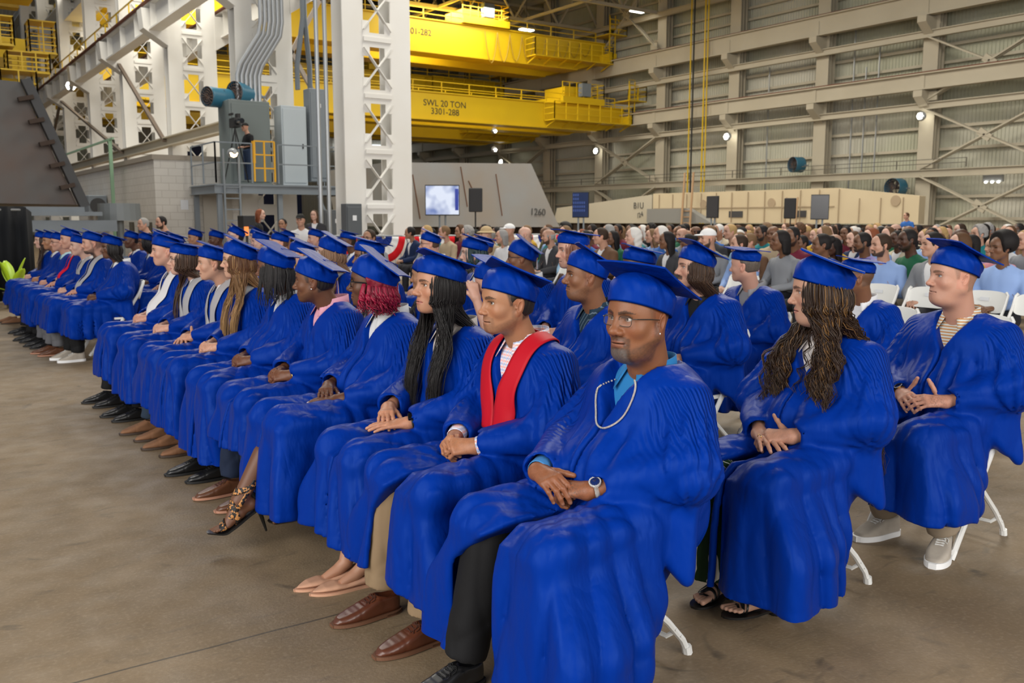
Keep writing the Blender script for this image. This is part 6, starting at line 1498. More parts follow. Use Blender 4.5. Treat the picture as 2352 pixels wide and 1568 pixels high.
# 8
t,kk,p,M,E=grad('young clean shaven graduate with short brown hair and a silver stole',X1,6.52,
  dict(skin=(.50,.28,.19),yaw=-17,pitch=0,eye=(.05,0,1.185),hairline='fade',hairc=(.10,.055,.03),fat=.0,captilt=18,capyaw=-12),
  pose='rest',k=dict(hem=.20,shy=.175),shirtc=WS,gseed=8,near=2,gh=.0095)
SLV=cloth('silver_satin',(.36,.35,.36),.45)
stole(kk,8,t,SLV,zend=.69); scalp(t,p,M,E,(.09,.05,.028),front=.01,low=-.045,grow=.004)
leg_pair(t,kk,'tan_boot',cloth('dark_jeans'),ankles=((.46,.14,.1),(.50,-.12,.1)))
make_chair(CL(X1,6.52),(X1,6.52,0))
# 9
t,kk,p,M,E=grad('graduate with tied brown hair, loose face strands, glasses and a silver stole',X1,7.22,
  dict(skin=(.52,.31,.23),fem=1,yaw=-12,pitch=4,eye=(.07,0,1.185),captilt=6,capyaw=40,hairc=(.06,.03,.018),lipc=(.5,.16,.16)),
  pose='clasp',k=dict(hem=.14,shy=.165),shirtc=WS,gseed=9,near=2,gh=.0095)
stole(kk,9,t,SLV,zend=.70); scalp(t,p,M,E,(.055,.028,.016),front=.04,low=-.06,grow=.008)
long_hair(t,p,M,E,kk,(.055,.028,.016),(.14,.07,.04),count=160,length=.45,r=.003,seed=9,front=.5,side_only=-1,hl=.1)
glasses(p,M,E,t,mat('thin_dark_frame',(.03,.04,.06),.3,.5),w=.024,h=.017)
leg_pair(t,kk,'black_dress',BLK,ankles=((.46,.12,.1),(.50,-.10,.1)))
make_chair(CL(X1,7.22),(X1,7.22,0))
# shared gown shapes for everybody farther away
GK={'A':dict(shy=.185),'B':dict(shy=.175,fat=.35),'C':dict(shy=.19,fat=.1,hem=.2),'D':dict(shy=.18,fat=.7)}
def far(label,X,Y,z,skin,pose='clasp',g='A',stl=None,hair=None,hcol=None,shc=WS,yaw=-15,hem=None,shoes=None,pants=None,locs=None,chair=None,near=0,hd=True,spec=None,**kw):
    p=dict(skin=skin,yaw=yaw,eye=(.045,0,1.2),fat=.3,captilt=20,capyaw=-12); p.update(kw); 
    k=dict(GK[g])
    t,kk,p,M,E=grad(label,X,Y,p,pose=pose,k=k,gkey='%s_%s'%(g,pose),near=near,shirtc=shc,scale=z/1.2,gseed=ord(g)-60,gh=.0125,hands=hd)
    if stl:
        stole(kk,ord(g)-60,t,stl[0],zend=stl[1],wd=stl[2] if len(stl)>2 else .10)
    if hair=='short': scalp(t,p,M,E,hcol,front=.01,low=-.05,grow=.004,h=.006)
    if hair in('long','wavy','locs','shoulder','bobby'):
        scalp(t,p,M,E,hcol,front=.042,low=-.08,earcut=False,h=.006)
        cv={'wavy':(.008,.08,.2)}.get(hair); L_={'long':.48,'wavy':.42,'locs':.34,'shoulder':.26,'bobby':.22}[hair]
        long_hair(t,p,M,E,kk,hcol,kw.get('hcol2'),count=110 if not near else 260,length=L_,r=.0055 if not near else .0036,seed=int(Y*7)%50,front=.6 if L_>.3 else .0,curl=cv)
    if shoes: leg_pair(t,kk,shoes,pants,ankles=((.46,.12,.1),(.50,-.12,.1)))
    if spec: glasses(p,M,E,t,mat('thin_dark_frame',(.03,.04,.06),.3,.5),lens=False,th=.0014)
    make_chair(CL(X,Y),(X,Y,0))
    return t,kk,p,M,E
STO={}
WHS=cloth('white_satin',(.68,.66,.66),.5); RSC=cloth('red_cord',(.62,.004,.03),.5); PNK=cloth('blush_satin',(.60,.50,.49),.5)
FAIR=(.49,.27,.195);PALE=(.53,.33,.255);TAN=(.34,.17,.09);DARK=(.10,.043,.022);BRN=(.18,.08,.04)
far('graduate in a long white stole beside the one in glasses and silver',X1,7.85,1.235,FAIR,'clasp','C',stl=(WHS,.68,.12),hair='short',hcol=(.25,.16,.1),shoes='black_dress',pants=BLK,yaw=-10,captilt=20)
# next block of the front row
t=far('graduate with a shoulder length black bob, nearest in the far front block',X1+.10,10.55,1.19,DARK,'clasp','B',hair='bobby',hcol=blackhair(),shoes='sneaker',pants=BLK,yaw=8,chair='white folding chair at the aisle end of the far front block')
far('bald heavy graduate with a dark beard in a silver stole',X1+.02,11.15,1.225,FAIR,'rest','D',stl=(SLV,.68),beard='chinbeard',hairline='fade',hairc=(.06,.04,.03),shoes='darkbrown_dress',pants=cloth('grey_trousers',(.12,.12,.13)),yaw=-6,captilt=20)
far('round faced graduate with a short silver stole left of the dark bearded one',X1,11.85,1.18,PALE,'clasp','A',stl=(SLV,.86),yaw=-2,shoes='black_dress',pants=cloth('grey_trousers'))
far('graduate with red honour cords hanging from the neck',X1,12.5,1.245,FAIR,'rest','C',stl=(RSC,.74,.035),hair='short',hcol=(.28,.15,.08),yaw=-4,shoes='black_dress',pants=BLK)
far('graduate in glasses with a pale aqua shirt collar',X1,13.35,1.19,FAIR,'clasp','A',shc=(.42,.62,.66),hair='short',hcol=(.06,.035,.02),spec=1,yaw=-2,shoes='black_dress',pants=BLK)
far('graduate with a pointed short nose seen between two capped neighbours, far front block',X1,14.1,1.19,TAN,'clasp','C',hair='short',hcol=(.02,.015,.012),yaw=5)
far('graduate with long dark hair at the far end beside the black drape',X1,14.9,1.185,PALE,'clasp','A',hair='long',hcol=(.04,.022,.015),yaw=8,shoes='tan_boot')
# row two
X2=3.03
t,kk,p,M,E=grad('graduate with very long curly brown hair and green striped trousers',X2,2.24,
  dict(skin=(.45,.25,.17),fem=1,yaw=-46,pitch=-2,eye=(.05,.03,1.22),lips=1.05,nose=1.05,brow=.7,fat=.6,captilt=23,capyaw=-8,iris=(.05,.03,.015),lipc=(.36,.12,.10),hairc=(.04,.022,.014),hs=1.02),
  pose='rest',k=dict(fat=.55,shy=.18,slit=.34,slity=-.03,hem=.10,splay=.7,el=(-.0,.24,.74),knee=(.46,.13,.555)),shirtc=(.60,.55,.52),gseed=11)
scalp(t,p,M,E,(.035,.020,.013),front=.032,low=-.09,earcut=False)
long_hair(t,p,M,E,kk,(.035,.019,.012),(.24,.12,.035),count=1500,n=3,length=.58,curl=(.014,.085,.18),r=.0020,seed=11,front=.72,hl=.16,sprd=.07,fwdx=.03)
for i,a in enumerate(((.40,.10,.12),(.43,-.13,.12))): trousers(t,(.44,(.14,-.12)[i],.50),a,stripe_mat('green_striped_cloth',(.012,.035,.012),(.70,.68,.60),32,.12),r=(.095,.095),flare=.025,seed=5)
foot_sandal(t,(.37,.09,.115),R(-14),0,(.50,.29,.205),'flat',-1); foot_sandal(t,(.40,-.10,.115),R(8),0,(.50,.29,.205),'flat',1)
b=MB(); b.tube([np.array(HP['rest']['wl'])+np.array((.085,-.10,-.012))+np.array((.0,math.cos(a)*.009,math.sin(a)*.009)) for a in np.linspace(0,2*PI,13)[:-1]],.0013,5,closed=True); b.build('gold_ring',mat('gold_metal'),t,smooth=True)
make_chair(CL(X2,2.30),(X2,2.30,0))
t,kk,p,M,E=grad('bald graduate with a thin moustache and dark plaid shirt collar, row two',X2,3.66,
  dict(skin=(.21,.092,.045),yaw=-28,pitch=4,eye=(.04,0,1.205),beard='thinmoustache',hairline='shaved',fat=.6,lips=1.3,nose=1.25,brow=1.2,hairc=blackhair(),captilt=28,capyaw=-5,lid=.0034,tasa=-62),
  pose='clasp',k=dict(fat=.3,shy=.19),shirtm=stripe_mat('dark_plaid_cloth',(.012,.03,.05),(.10,.14,.18),40,.2),gseed=12)
make_chair(CL(X2,3.66),(X2,3.66,0))
t,kk,p,M,E=far('graduate leaning back with a raised forearm, cap top facing the camera, row two',X2,4.55,1.13,FAIR,'clasp','A',hair='short',hcol=(.10,.05,.03),yaw=-60,pitch=-18,captilt=40,near=2)
b=MB(); b.tube([(.12,.10,.80),(.16,.05,.98),(.17,.02,1.10)],[.045,.036,.028],14); 
pr,nl=hand_prims(np.array((.17,.02,1.10)),(.1,-.3,.95),(.3,.9,.2),side=-1,curl=(60,60,35)); 
v,f_=arm_mesh((.10,.12,.80),(.17,.02,1.10),(pr,nl),h=.004); o=link_mesh('raised_arm',npmesh('raised_arm',v,f_,cols={'tint':np.tile(FAIR,(len(v),1))}),SKIN(),t)
far('graduate with dark curly hair and white collar, cap square on to the camera, row two',X2,5.35,1.12,TAN,'clasp','B',hair='wavy',hcol=blackhair(1.5),yaw=-45,captilt=42,capyaw=-30,tasa=-100)
far('graduate with locs, chin beard and a blush stole, row two',X2,6.22,1.215,BRN,'rest','A',hair='locs',hcol=blackhair(),beard='chinbeard',stl=(PNK,.70,.12),yaw=-22,hairc=blackhair(),captilt=14,capyaw=-35,near=2)
far('graduate with long light brown hair falling behind the ear, row two',X2,6.90,1.225,PALE,'clasp','A',hair='long',hcol=(.22,.12,.065),yaw=-32,captilt=30,capyaw=-6,near=2)
far('graduate with only cap brim and one ear showing behind the pink collar',X2,7.55,1.18,FAIR,'clasp','C',hair='short',hcol=(.12,.07,.04),yaw=-30,captilt=22)
far('dark skinned graduate with a full black beard and red collar, far block row two',X2,12.4,1.21,DARK,'clasp','D',beard='full',hairc=blackhair(),shc=(.5,.01,.02),yaw=-8,hairline='fade')
far('graduate in a broad white stole with hidden eyes, far block row two',X2,11.7,1.185,FAIR,'rest','C',stl=(WHS,.72,.13),hair='short',hcol=(.2,.1,.05),yaw=-8)
far('graduate with glasses and white collar behind the full bearded one',X2,13.2,1.18,BRN,'clasp','A',spec=1,hair='bobby',hcol=blackhair(),yaw=-4)
far('graduate in the far block row two with cap tilted toward the drape',X2,14.1,1.19,DARK,'clasp','B',yaw=0,hair='short',hcol=blackhair())
# row three
X3=4.08
t,kk,p,M,E=grad('graduate with moustache and shoulder length brown hair in an open black shirt',X3,3.90,
  dict(skin=(.46,.255,.18),yaw=-26,pitch=4,eye=(.04,0,1.205),beard='moustache',fat=.5,nose=1.15,brow=1.3,hairc=(.05,.028,.018),iris=(.10,.14,.16),captilt=23,capyaw=6,lid=.0036,hs=1.03),
  pose='clasp',k=dict(fat=.3,shy=.195),shirtm=cloth('black_shirt',(.012,.012,.013)),gseed=13)
scalp(t,p,M,E,(.045,.024,.015),front=.022,low=-.07,grow=.007)
long_hair(t,p,M,E,kk,(.045,.024,.015),(.10,.055,.03),count=900,n=3,length=.27,r=.0019,seed=13,front=.0,hl=.2); earring(t,p,M,E)
make_chair(CL(X3,3.90),(X3,3.90,0))
t,kk,p,M,E=grad('crew cut graduate with fingertips steepled, gold watch and beige trainers, row three end',X3,2.28,
  dict(skin=(.47,.25,.175),yaw=-30,pitch=4,eye=(.04,0,1.235),beard=None,hairline='fade',hairc=(.12,.07,.045),fat=.95,nose=1.05,captilt=21,capyaw=6,iris=(.10,.15,.2),lid=.0036,hs=1.03,tattoo='L',jaw=1.05),
  pose='steeple',k=dict(fat=.7,shy=.205,hem=.22,sh=(-.07,.965),neck=(-.065,0,1.02),el=(-.02,.27,.75),splay=.3,slit=.32,slity=-.02),shirtm=stripe_mat('striped_polo',(.55,.55,.50),(.45,.20,.06),75,.4,2),gseed=14)
watch(t,kk,'R','gold')
for a,kn,yw in(((.27,.17,.12),(.42,.13,.48),18),((.24,-.13,.12),(.43,-.15,.48),-12)): trousers(t,kn,a,cloth('beige_trousers',(.27,.215,.155)),r=(.082,.066),flare=.0); shoe(t,(a[0],a[1],0),R(yw),'sneaker')
make_chair(CL(X3,2.28),(X3,2.28,0))
far('dark skinned graduate with shaved head just left of the moustached one, row three',X3,4.40,1.19,DARK,'clasp','C',hairline='shaved',hairc=blackhair(),yaw=-35,captilt=14,capyaw=4,near=2)
far('graduate with light beard and long red-brown hair behind the plaid collar, row three',X3,5.08,1.275,FAIR,'clasp','A',hair='shoulder',hcol=(.16,.06,.035),beard='stubble',yaw=-20,captilt=8,capyaw=14,near=2)
far('brown skinned graduate in thin glasses with cap tipped far back, row three',X3,5.72,1.205,BRN,'clasp','B',spec=1,hairline='shaved',yaw=-40,captilt=38,capyaw=-4,near=2)
far('pale graduate with dark hair in profile behind a tipped cap, row three',X3,6.40,1.215,PALE,'clasp','A',hair='shoulder',hcol=(.012,.03,.035),yaw=-25,captilt=18,capyaw=0)
far('graduate with dark sideburn in profile, row three of the far block',X3,11.6,1.20,PALE,'clasp','C',hair='short',hcol=(.03,.018,.012),yaw=-20)
far('graduate showing only one eye beside the one with sideburns',X3,10.9,1.20,FAIR,'clasp','A',hair='short',hcol=(.1,.05,.03),yaw=-10)
far('dark skinned graduate with a salmon collar, far block row three',X3,13.5,1.20,DARK,'clasp','B',shc=(.6,.2,.18),yaw=-6)
far('graduate in glasses with head raised, far block row three',X3,12.6,1.255,PALE,'clasp','C',spec=1,hair='short',hcol=(.02,.015,.012),yaw=-10,pitch=12)
far('graduate at the far end of row three near the drape',X3,14.6,1.2,TAN,'clasp','A',hair='short',hcol=(.02,.015,.012),yaw=0)
# row four
X4=5.13
t=far('graduate with a neck tattoo and grey collar, turned away, row four',X4,4.42,1.165,FAIR,'clasp','C',hair='short',hcol=(.09,.07,.055),shc=(.22,.22,.24),yaw=-70,captilt=6,capyaw=-30,near=2)
far('graduate in gold rimmed glasses half hidden by the curly hair, row four',X4,3.50,1.13,BRN,'clasp','A',spec=1,hairline='fade',yaw=-55,captilt=8,capyaw=25,near=2)
far('graduate in silver rimmed glasses behind the long black hair, row four',X4,9.0,1.22,FAIR,'clasp','A',spec=1,hair='short',hcol=(.07,.04,.025),yaw=-30,captilt=24)
far('graduate in a cap at the back of the near block, row four',X4,7.9,1.19,PALE,'clasp','B',hair='short',hcol=(.1,.05,.03),yaw=-20,captilt=16)
for i,(y,z,nm) in enumerate(((11.2,1.2,'first'),(12.3,1.22,'second'),(13.4,1.19,'third'),(14.8,1.21,'fourth'),(16.0,1.2,'fifth'))):
    far('%s graduate along row four of the far block, mostly a cap'%nm,X4,y,z,(DARK,FAIR,TAN,PALE,BRN)[i],'clasp','ABCAB'[i],hair='short',hcol=(.02,.015,.012),yaw=-10,captilt=14+4*i,capyaw=-20+12*i)
# ------------------------------------------------------------------ the seated audience and the crew
MCOPY={}
def objmat(o,m):
    k=(o.data.name,m.name)
    if k not in MCOPY: me=o.data.copy(); me.materials[0]=m; MCOPY[k]=me
    o.data=MCOPY[k]
HAIRK={}
def crowd_hair(kind,E=(.035,0,1.22)):
    if kind in HAIRK: return HAIRK[kind]
    def f(P):
        Q=P.copy(); Q[:,1]=np.abs(Q[:,1]); x,y,z=Q.T; g=.008
        d=ell(Q,(-.014,0,.026),(.1+g,.0775+g,.094+g)); d=smin(d,ell(Q,(-.045,0,-.03),(.054+g,.058+g,.05)),.03)
        if kind=='curly': d=d-.022*(z>-.05)-.008*np.sin(P[:,0]*95)*np.sin(P[:,1]*90)*np.sin(P[:,2]*100)
        if kind=='afro': d=ell(Q,(-.03,0,.05),(.135,.125,.125))
        if kind=='bun': d=smin(d,ell(Q,(-.115,0,.06),(.045,.045,.045)),.015)
        fr=.050
        if kind in('long','bob','wavy'):
            L=-.26 if kind!='bob' else -.13
            c=cone(Q,(-.03,.062,.0),(-.04,.075,L),.034,.026); c=smin(c,cone(Q,(-.07,.03,.0),(-.085,.045,L),.05,.035),.04); 
            if kind=='wavy': c=c-.006*np.sin(P[:,2]*70+P[:,0]*40)
            d=smin(d,c,.02); fr=.045
        lo={'short':-.055,'bald':-.05,'bun':-.06,'afro':-.05,'curly':-.07}.get(kind,-.30)
        d=smax(d,x-(fr-.35*np.maximum(.035-z,0)),.008)
        if kind in('long','bob','wavy'): d=smax(d,-ell(Q,(.07,0,-.02),(.075,.056,.10)),.01)
        else: d=smax(d,lo-.25*(x+.05)-z,.01); d=smax(d,-ell(Q,(-.012,.088,-.018),(.024,.020,.040)),.006)
        if kind=='bald': d=smax(d,z-.025+.1*x,.008); 
        if kind=='cap':
            d=ell(Q,(-.012,0,.045),(.108,.086,.085)); d=smax(d,.035-z,.004); d=smin(d,smax(ell(Q,(.105,0,.042),(.075,.062,.012)),-ell(Q,(.105,0,.020),(.07,.055,.016)),.004),.006)
        if kind=='sunhat': d=np.minimum(smax(ell(Q,(-.012,0,.05),(.108,.09,.085)),.04-z,.004),np.maximum(np.abs(z-.04+.3*np.maximum(0,np.hypot(x+.01,y)-.1))-.006,np.hypot((x+.01),y)-.17))
        return d
    V,F=sdf_mesh(f,(-.20,-.19,-.31),(.2,.19,.2),.0085,slack=.02); V=relax(V,F,1,.5)
    me=npmesh('hair_'+kind,V+np.array(E),F); me.materials.append(None); HAIRK[kind]=me; return me
HEADK={}
def crowd_body(skin,beard,fem,pose='seat',yaw=-22,hairline=None):
    key=(skin,beard,fem,pose,yaw,hairline)
    if key in HEADK: return HEADK[key]
    p=dict(skin=skin,beard=beard,fem=fem,fat=.2 if fem else .4,res=3.2 if pose!='crew' else 2.0,eye=(.035,0,1.22) if pose!='stand' else (.06,0,1.60),neckbase=(-.05,0,1.02) if pose!='stand' else (-.02,0,1.40),hairline=hairline,hairc=(.03,.02,.015),yaw=yaw)
    V,F,c,M,E=make_head(p)
    # dark eyes
    h=(V-E)@M; m=(np.exp(-(((np.abs(h[:,1])-.031)/.013)**2+((h[:,2]-.0)/.005)**2))*(h[:,0]>.055))[:,None]*.9; c=c*(1-m)+np.array((.02,.012,.01))*m
    ms=[(V,F)]; cs=[c]
    if pose in('seat','crew'):
        for sg,w,el in((1,(.24,.08,.665),(-.0,.25,.72)),(-1,(.24,-.08,.665),(-.0,-.25,.72))):
            d=(.7,-sg*.7,-.05); pr,_=hand_prims(w,d,(.2,sg*.3,.9),side=sg,curl=(35,35,20),thumb=(30,10)); v,f=arm_mesh(el,w,(pr,_),h=.009 if pose!='crew' else .006); ms.append((v,f)); cs.append(np.tile(skin,(len(v),1)))
    if pose=='stand':
        for sg in(1,-1):
            w=(.20,sg*.12,1.02); el=(-.0,sg*.25,1.10); pr,_=hand_prims(w,(.5,-sg*.8,.1),(.3,sg*.3,.8),side=sg,curl=(30,30,20)); v,f=arm_mesh(el,w,(pr,_),h=.009 if pose!='crew' else .006); ms.append((v,f)); cs.append(np.tile(skin,(len(v),1)))
    V,F=join(*ms); F=stitch(V,F,[len(ms[0][0]),len(ms[0][0])+len(ms[1][0])]) if len(ms)>1 else F; HEADK[key]=(npmesh('guest_body',V,F,cols={'tint':np.vstack(cs)}),M,E); HEADK[key][0].materials.append(SKIN(False)); return HEADK[key]
GARM={}
def garment(kind):
    if kind in GARM: return GARM[kind]
    st=kind.startswith('stand'); dz=.37 if st else 0; hx=.03 if st else 0
    def tops(P):
        x,y,z=P.T
        d=econe(P,(-.03+hx,0,.56+dz),(-.06+hx,0,.88+dz),.15,.15,(.78,1.05,1.)); d=smin(d,econe(P,(-.065+hx,-.11,.915+dz),(-.065+hx,.11,.915+dz),.095,.095,(.92,1,1.)),.09)
        d=smin(d,cone(P,(-.055+hx,-.03,1.01+dz),(-.055+hx,.03,1.01+dz),.055,.055),.05)
        d=d+.004*fold(y+.2*x,z,3,26,5)
        for sg in(-1,1):
            S=(-.065+hx,sg*.185,.955+dz); El=(-.005,sg*.255,.72) if not st else (-.0,sg*.26,1.12); W=(.21,sg*.095,.672) if not st else (.17,sg*.13,1.04)
            a=smin(cone(P,S,El,.062,.052),cone(P,El,W,.050,.036),.03); a=a+.004*fold(z+x,y,5,45,6,1); d=smin(d,a,.015)
        d=smax(d,-cone(P,(-.05+hx,0,.98+dz),(-.02+hx,0,1.14+dz),.045,.075),.006)
        d=smax(d,(.54+dz)-z,.01); 
        if 'vest' in kind or 'jacket' in kind: d=d-.012; d=smax(d,-(np.maximum(np.abs(y)-np.clip((z-(.76+dz))*.28,0,.2),-x)),.006)
        return d
    def legs(P):
        d=None
        for sg in(-1,1):
            if st: a=cone(P,(0,sg*.09,.90),(0.01,sg*.10,.08),.095,.065)
            else: a=smin(cone(P,(-.03,sg*.10,.545),(.44,sg*.13,.53),.098,.072),cone(P,(.44,sg*.13,.53),(.46,sg*.12,.10),.072,.058),.02)
            d=a if d is None else smin(d,a,.03)
        d=smin(d,ell(P,(-.02,0,.56 if not st else .93),(.14,.18,.11)),.03); d=d+.005*fold(P[:,0]+P[:,2],P[:,1],9,30,4,1)
        return smax(d,.10-P[:,2],.005)
    f=legs if 'trousers' in kind else tops
    V,F=sdf_mesh(f,(-.3,-.42,.04),(.62,.42,1.55),.014,slack=.025); V=relax(V,F,1,.4); me=npmesh(kind,V,F); me.materials.append(None); GARM[kind]=me; return me
SK={'pale':(.56,.34,.26),'fair':(.48,.27,.19),'tan':(.34,.18,.11),'brown':(.16,.075,.04),'dark':(.075,.032,.018)}
CLO={'white shirt':(.65,.65,.66),'light blue shirt':(.26,.38,.66),'black polo':(.012,.012,.014),'grey sweater':(.22,.23,.25),'navy jacket':(.012,.025,.075),'cream jacket':(.52,.46,.34),'red shirt':(.45,.02,.03),'green blouse':(.02,.12,.06),'maroon top':(.16,.02,.04),'beige cardigan':(.42,.33,.22),'blue shirt':(.03,.12,.40),'dark grey suit':(.045,.045,.05),'teal top':(.02,.20,.22),'pink blouse':(.60,.25,.30),'olive jacket':(.12,.11,.05),'brown jacket':(.13,.07,.04),'mustard top':(.50,.30,.03),'pale blue suit jacket':(.26,.42,.58),'lavender top':(.30,.25,.50)}
HC={'black':(.012,.010,.010),'dark brown':(.035,.020,.012),'brown':(.09,.045,.022),'blond':(.40,.26,.11),'grey':(.28,.27,.26),'white':(.62,.60,.57),'reddish':(.20,.06,.025),'light brown':(.17,.10,.05)}
HN={'short':'short %s hair','bald':'a bald top and %s fringe','long':'long straight %s hair','bob':'a %s bob','wavy':'long wavy %s hair','curly':'curly %s hair','afro':'a round %s afro','bun':'%s hair in a bun','cap':'a %s cap','sunhat':'a brimmed straw hat','shaved':'a shaved head'}
used={}
def guest(X,Y,skin,hk,hc,clo,beard=None,fem=0,rz=PI,scale=1.,label=None,pose='seat',group='seated guests',yaw=-22,trs=(.03,.03,.04),near=False,hat=None,vest=None,row=0,glass=False):
    hn='a bald head' if hk=='none' else (HN[hk]%hc if '%' in HN[hk] else HN[hk])
    lb=label or 'guest, %s, %s, %s, %s audience row'%(hn.replace('a ','',1) if hn.startswith('a ') else hn,'bearded' if beard=='full' else ('%s face'%skin),clo,ordn[row])
    if not label:
        used[lb]=used.get(lb,0)+1
        if used[lb]>1: lb=lb+', %s from right'%ordn[used[lb]-1]
    t=thing('person',lb,'person',(X,Y,0),rz,group); t.scale=(scale,)*3
    me,M,E=crowd_body(SK[skin],beard,fem,pose if pose!='seat' else ('crew' if near else 'seat'),yaw,'shaved' if hk=='bald' else None); o=bpy.data.objects.new('body',me); C.objects.link(o); o.parent=t
    if hk!='none':
        h=bpy.data.objects.new({'cap':'cap','sunhat':'hat'}.get(hk,'hair'),crowd_hair(hk)); C.objects.link(h); h.parent=t
        A=Matrix(M.tolist()).to_4x4(); h.matrix_local=Matrix.Translation(Vector(E))@A@Matrix.Translation(Vector((-.035,0,-1.22)))
        cc=hat or HC.get(hc,(.4,.32,.2)); objmat(h,mat('hair_%s'%('%s_%s'%(hk if hat or hk=='sunhat' else 'plain',hc)).replace(' ','_'),cc if hk!='sunhat' else (.45,.33,.18),.6 if not hat else .8,spec=.2,bump=(160,.5,.004)))
    k='stand' if pose=='stand' else 'seat'
    s=bpy.data.objects.new('jacket' if 'jacket' in clo or 'suit' in clo else 'shirt',garment(k+(' jacket' if ('jacket' in clo or 'suit' in clo or vest) else ' top'))); C.objects.link(s); s.parent=t; objmat(s,cloth('cloth_'+clo.replace(' ','_'),CLO[clo]))
    if 'jacket' in clo or 'suit' in clo or vest:
        s2=bpy.data.objects.new('shirt',garment(k+' top')); C.objects.link(s2); s2.parent=t; objmat(s2,cloth('cloth_'+(vest or 'white shirt').replace(' ','_'),CLO[vest or 'white shirt']))
    q=bpy.data.objects.new('trousers',garment(k+' trousers')); C.objects.link(q); q.parent=t; objmat(q,cloth('trousers_%d'%int(trs[0]*1000),trs))
    if glass: glasses({},M,E,t,mat('glasses_dark',(.02,.02,.02),.3),lens=False,th=.0016)
    return t
rr=random.Random(21)
NEAR={4.45:('brown','afro','black','light blue shirt',None,1,'guest with a round black afro in a pale blue top, right edge of the picture'),
 5.15:('fair','short','black','grey sweater',None,0,'guest with combed black hair in a dark vest over a white shirt'),
 5.75:('fair','short','dark brown','light blue shirt','full',0,'broad bearded guest in a light blue shirt behind the empty white chairs'),
 6.45:('brown','bun','black','navy jacket',None,1,'guest in navy blue with dark hair, seen behind the curly haired graduate'),
 7.05:('brown','bob','black','grey sweater',None,1,'guest in a grey jacket with a short dark bob, hands folded over one knee'),
 7.65:('fair','short','dark brown','light blue shirt','full',0,'guest with dark hair and trimmed beard in a pale blue button shirt'),
 8.25:('fair','cap','white','grey sweater','full',0,'long bearded guest wearing a white baseball cap'),
 8.95:('brown','long','black','dark grey suit',None,1,'guest with long straight black hair, seen from the side behind the graduates'),
 9.6:('pale','wavy','white','cream jacket',None,0,'white haired guest in a cream jacket and blue shirt'),
 10.3:('fair','short','dark brown','brown jacket',None,0,'dark haired guest with lowered head in a brown jacket'),
 10.95:('dark','none','black','pale blue suit jacket',None,0,'bald guest with glasses in a pale blue suit jacket'),
 11.6:('fair','bald','grey','dark grey suit','full',0,'guest with a balding head and dark suit beside the pale blue suit'),
 12.2:('pale','none','grey','black polo','goatee',0,'bald guest with grey goatee in a black polo shirt'),
 12.9:('fair','bob','grey','white shirt',None,1,'guest with a short grey bob in a white shirt, row behind the leftmost caps'),
 13.5:('pale','sunhat','x','beige cardigan',None,1,'guest in a brimmed straw hat and beige cardigan'),
 14.1:('pale','curly','grey','grey sweater',None,1,'guest with curly grey hair and glasses in a grey sweater'),
 14.8:('fair','short','light brown','beige cardigan',None,1,'light brown haired guest next to the woman with long blond waves'),
 15.5:('pale','wavy','blond','grey sweater',None,1,'guest with long wavy blond hair in a grey top near the big column'),
 16.2:('tan','short','black','navy jacket',None,1,'dark haired guest in a navy jacket left of the blond guest')}
cols=list(CLO); 
for k in range(13):
    X0=8.75+1.04*k; lo=.485*X0; hi=min(1.92*X0,17.3-.2*k)
    if k==0:
        for y,(sk_,hk,hc,clo,bd,fem,lb) in NEAR.items():
            guest(X0+rr.uniform(-.05,.05),y,sk_,hk,hc,clo,bd,fem,PI+R(rr.uniform(-8,12)),1+rr.uniform(-.03,.03),lb,near=True,hat=(.75,.75,.75) if hk=='cap' else None,trs=(.20,.18,.14) if y in(5.75,) else (.02,.02,.025),vest='white shirt' if y==5.15 else ('light blue shirt' if hk=='wavy' and hc=='white' else None),yaw=-30,glass=y in(10.95,14.1))
        continue
    y=lo+rr.uniform(0,.3)
    while y<hi:
        if rr.random()<.93:
            sk_=rr.choice(['pale','fair','fair','tan','brown','brown','dark']); fem=rr.random()<.5
            hk=rr.choice(['long','bob','wavy','curly','bun','long','wavy']) if fem else rr.choice(['short','short','short','bald','none','cap','short'])
            if sk_ in('brown','dark'): hc='black'
            else: hc=rr.choice(['dark brown','brown','blond','grey','white','reddish','light brown','brown','grey'] if k<9 else ['brown','blond','grey','dark brown'])
            if sk_=='dark' and fem and rr.random()<.4: hk='afro'
            hat=None
            if hk=='cap': hc=rr.choice(['white','black','grey']); hat={'white':(.7,.7,.7),'black':(.02,.02,.02),'grey':(.25,.25,.24)}[hc]
            guest(X0+rr.uniform(-.08,.08),y+rr.uniform(-.05,.05),sk_,hk,hc,rr.choice(cols),'full' if (not fem and rr.random()<.3) else None,int(fem),PI+R(rr.uniform(-18,22)),1+rr.uniform(-.06,.05),None,row=k,hat=hat,yaw=rr.choice([-30,-12]),trs=rr.choice([(.02,.02,.025),(.20,.18,.14),(.03,.05,.10)]))
        y+=rr.uniform(.54,.64)
# empty and occupied white chairs of the front audience rows that show
for i,(x,y,l) in enumerate(((8.25,5.55,'empty white folding chair with a paper seat label, in front of the broad bearded guest'),(8.25,5.0,'empty white labelled folding chair, in front of the guest in the dark vest'),(8.25,4.45,'empty white folding chair with a paper label, behind the crew cut graduate'),(8.25,3.95,'empty white folding chair cut by the right edge of the picture'),(8.25,7.35,'empty white folding chair beside the guest in the grey jacket'),(8.25,10.7,'empty white folding chair by the guest in the pale blue suit'),
    (6.15,4.05,'empty white folding chair just right of the graduate with the neck tattoo'),(6.15,3.35,'empty white folding chair just right of the curly haired graduate'))):
    c=make_chair(l,(x,y,0))
    if i<4: b=MB(); b.box((-.214,0,.755),(.003,.085,.035)); b.build('paper_label',mat('paper_white',(.7,.72,.75),.7),c)
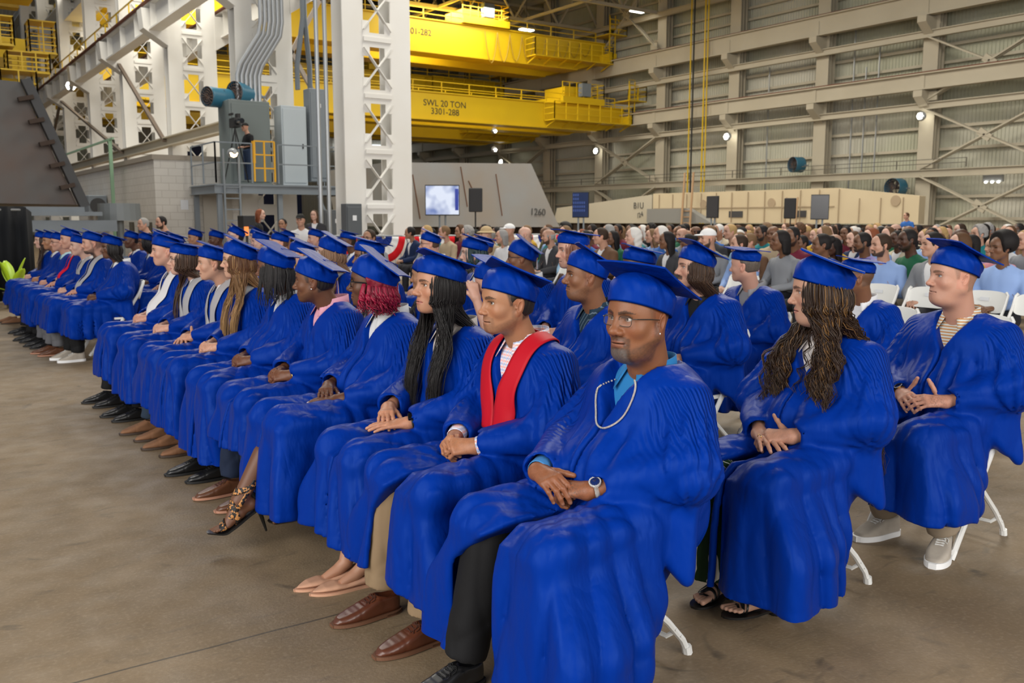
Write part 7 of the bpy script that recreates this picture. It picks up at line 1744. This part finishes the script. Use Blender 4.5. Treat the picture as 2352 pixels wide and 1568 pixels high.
# crew and bystanders beyond the graduates
guest(7.25,20.9,'pale','long','reddish','black polo',None,1,R(-35),1,'red haired woman in black wearing a headset beside a camera, near the platform ladder','stand',yaw=0,group='crew and bystanders')
guest(8.0,21.3,'tan','short','black','navy jacket',None,1,PI*1.25,1.12,'person in a navy jacket looking down, hair tied back, left of the white polo shirt','seat',yaw=0,group='crew and bystanders',near=True)
guest(8.25,20.8,'fair','cap','black','white shirt',None,0,PI*1.3,1.20,'person in a white polo shirt and black cap leaning before the platform','seat',yaw=0,hat=(.012,.012,.014),group='crew and bystanders',near=True)
guest(8.65,20.9,'pale','long','brown','dark grey suit',None,1,PI*1.27,.99,'woman in a grey blazer with long brown hair and lanyard standing by the dark cabinet','stand',yaw=0,vest='white shirt',group='crew and bystanders')
guest(4.75,21.,'fair','short','grey','black polo',None,0,PI*1.02,1.13,'person in black with grey hair and headphones leaning forward, left of the pair','seat',yaw=10,group='crew and bystanders',near=True)
guest(5.2,21.3,'fair','short','black','black polo','full',0,PI*1.02,1.16,'person in a black top with dark hair bending down, right of the headphones wearer','seat',yaw=10,group='crew and bystanders',near=True)
guest(8.75,25.9,'fair','cap','black','black polo',None,0,PI*1.05,.98,'camera operator in black with a black cap standing on the grey platform','stand',yaw=5,hat=(.012,.012,.014),group='crew and bystanders').location.z=2.5
guest(5.9,12.2,'tan','short','dark brown','grey sweater',None,0,PI*1.2,1.0,'guest with dark hair and glasses in a grey polo near the bunting barrier','seat',yaw=-10,near=True,glass=True,group='crew and bystanders')
guest(31.,19.35,'fair','short','brown','blue shirt',None,0,PI,1.,'person in a bright blue shirt standing at the far back, before the cream hull','stand',group='crew and bystanders')
t=thing('video_camera','black video camera on a tripod beside the camera operator on the platform','camera',(8.35,25.7,2.5)); b=MB(); b.box((0,0,1.65),(.2,.42,.26)); b.box((0,-.28,1.66),(.12,.2,.12)); b.box((.12,.1,1.85),(.1,.2,.14)); b.box((-.1,0,1.88),(.06,.3,.06)); b.build('camera_body',BLKP,t,bevel=.01); b=MB(); b.lathe([(.07,-.2),(.08,.0)],14,(0,-.42,1.66),axis='y'); b.build('lens',mat('watch_glass',(.004,.004,.005),.08,spec=.8),t)
for a in(.3,2.4,4.5): b=MB(); b.tube([(0,0,1.5),(.38*math.cos(a),.38*math.sin(a),.02)],.018,6); b.build('tripod_leg',BLKP,t)
t=thing('video_camera','black crew camera with a small orange light left of the red haired woman','camera',(6.9,20.7,0)); b=MB(); b.box((0,0,1.42),(.28,.4,.3)); b.box((-.1,-.1,1.22),(.12,.2,.14)); b.build('camera_body',BLKP,t,bevel=.01); b=MB(); b.box((-.08,-.22,1.22),(.1,.02,.2)); b.build('tally_light',mat('tally_orange',(.6,.15,.03),.5,emit=(1,.25,.05),es=1.),t); b=MB(); b.tube([(0,0,0),(0,0,1.3)],.03,8); b.build('stand_pole',BLKP,t)
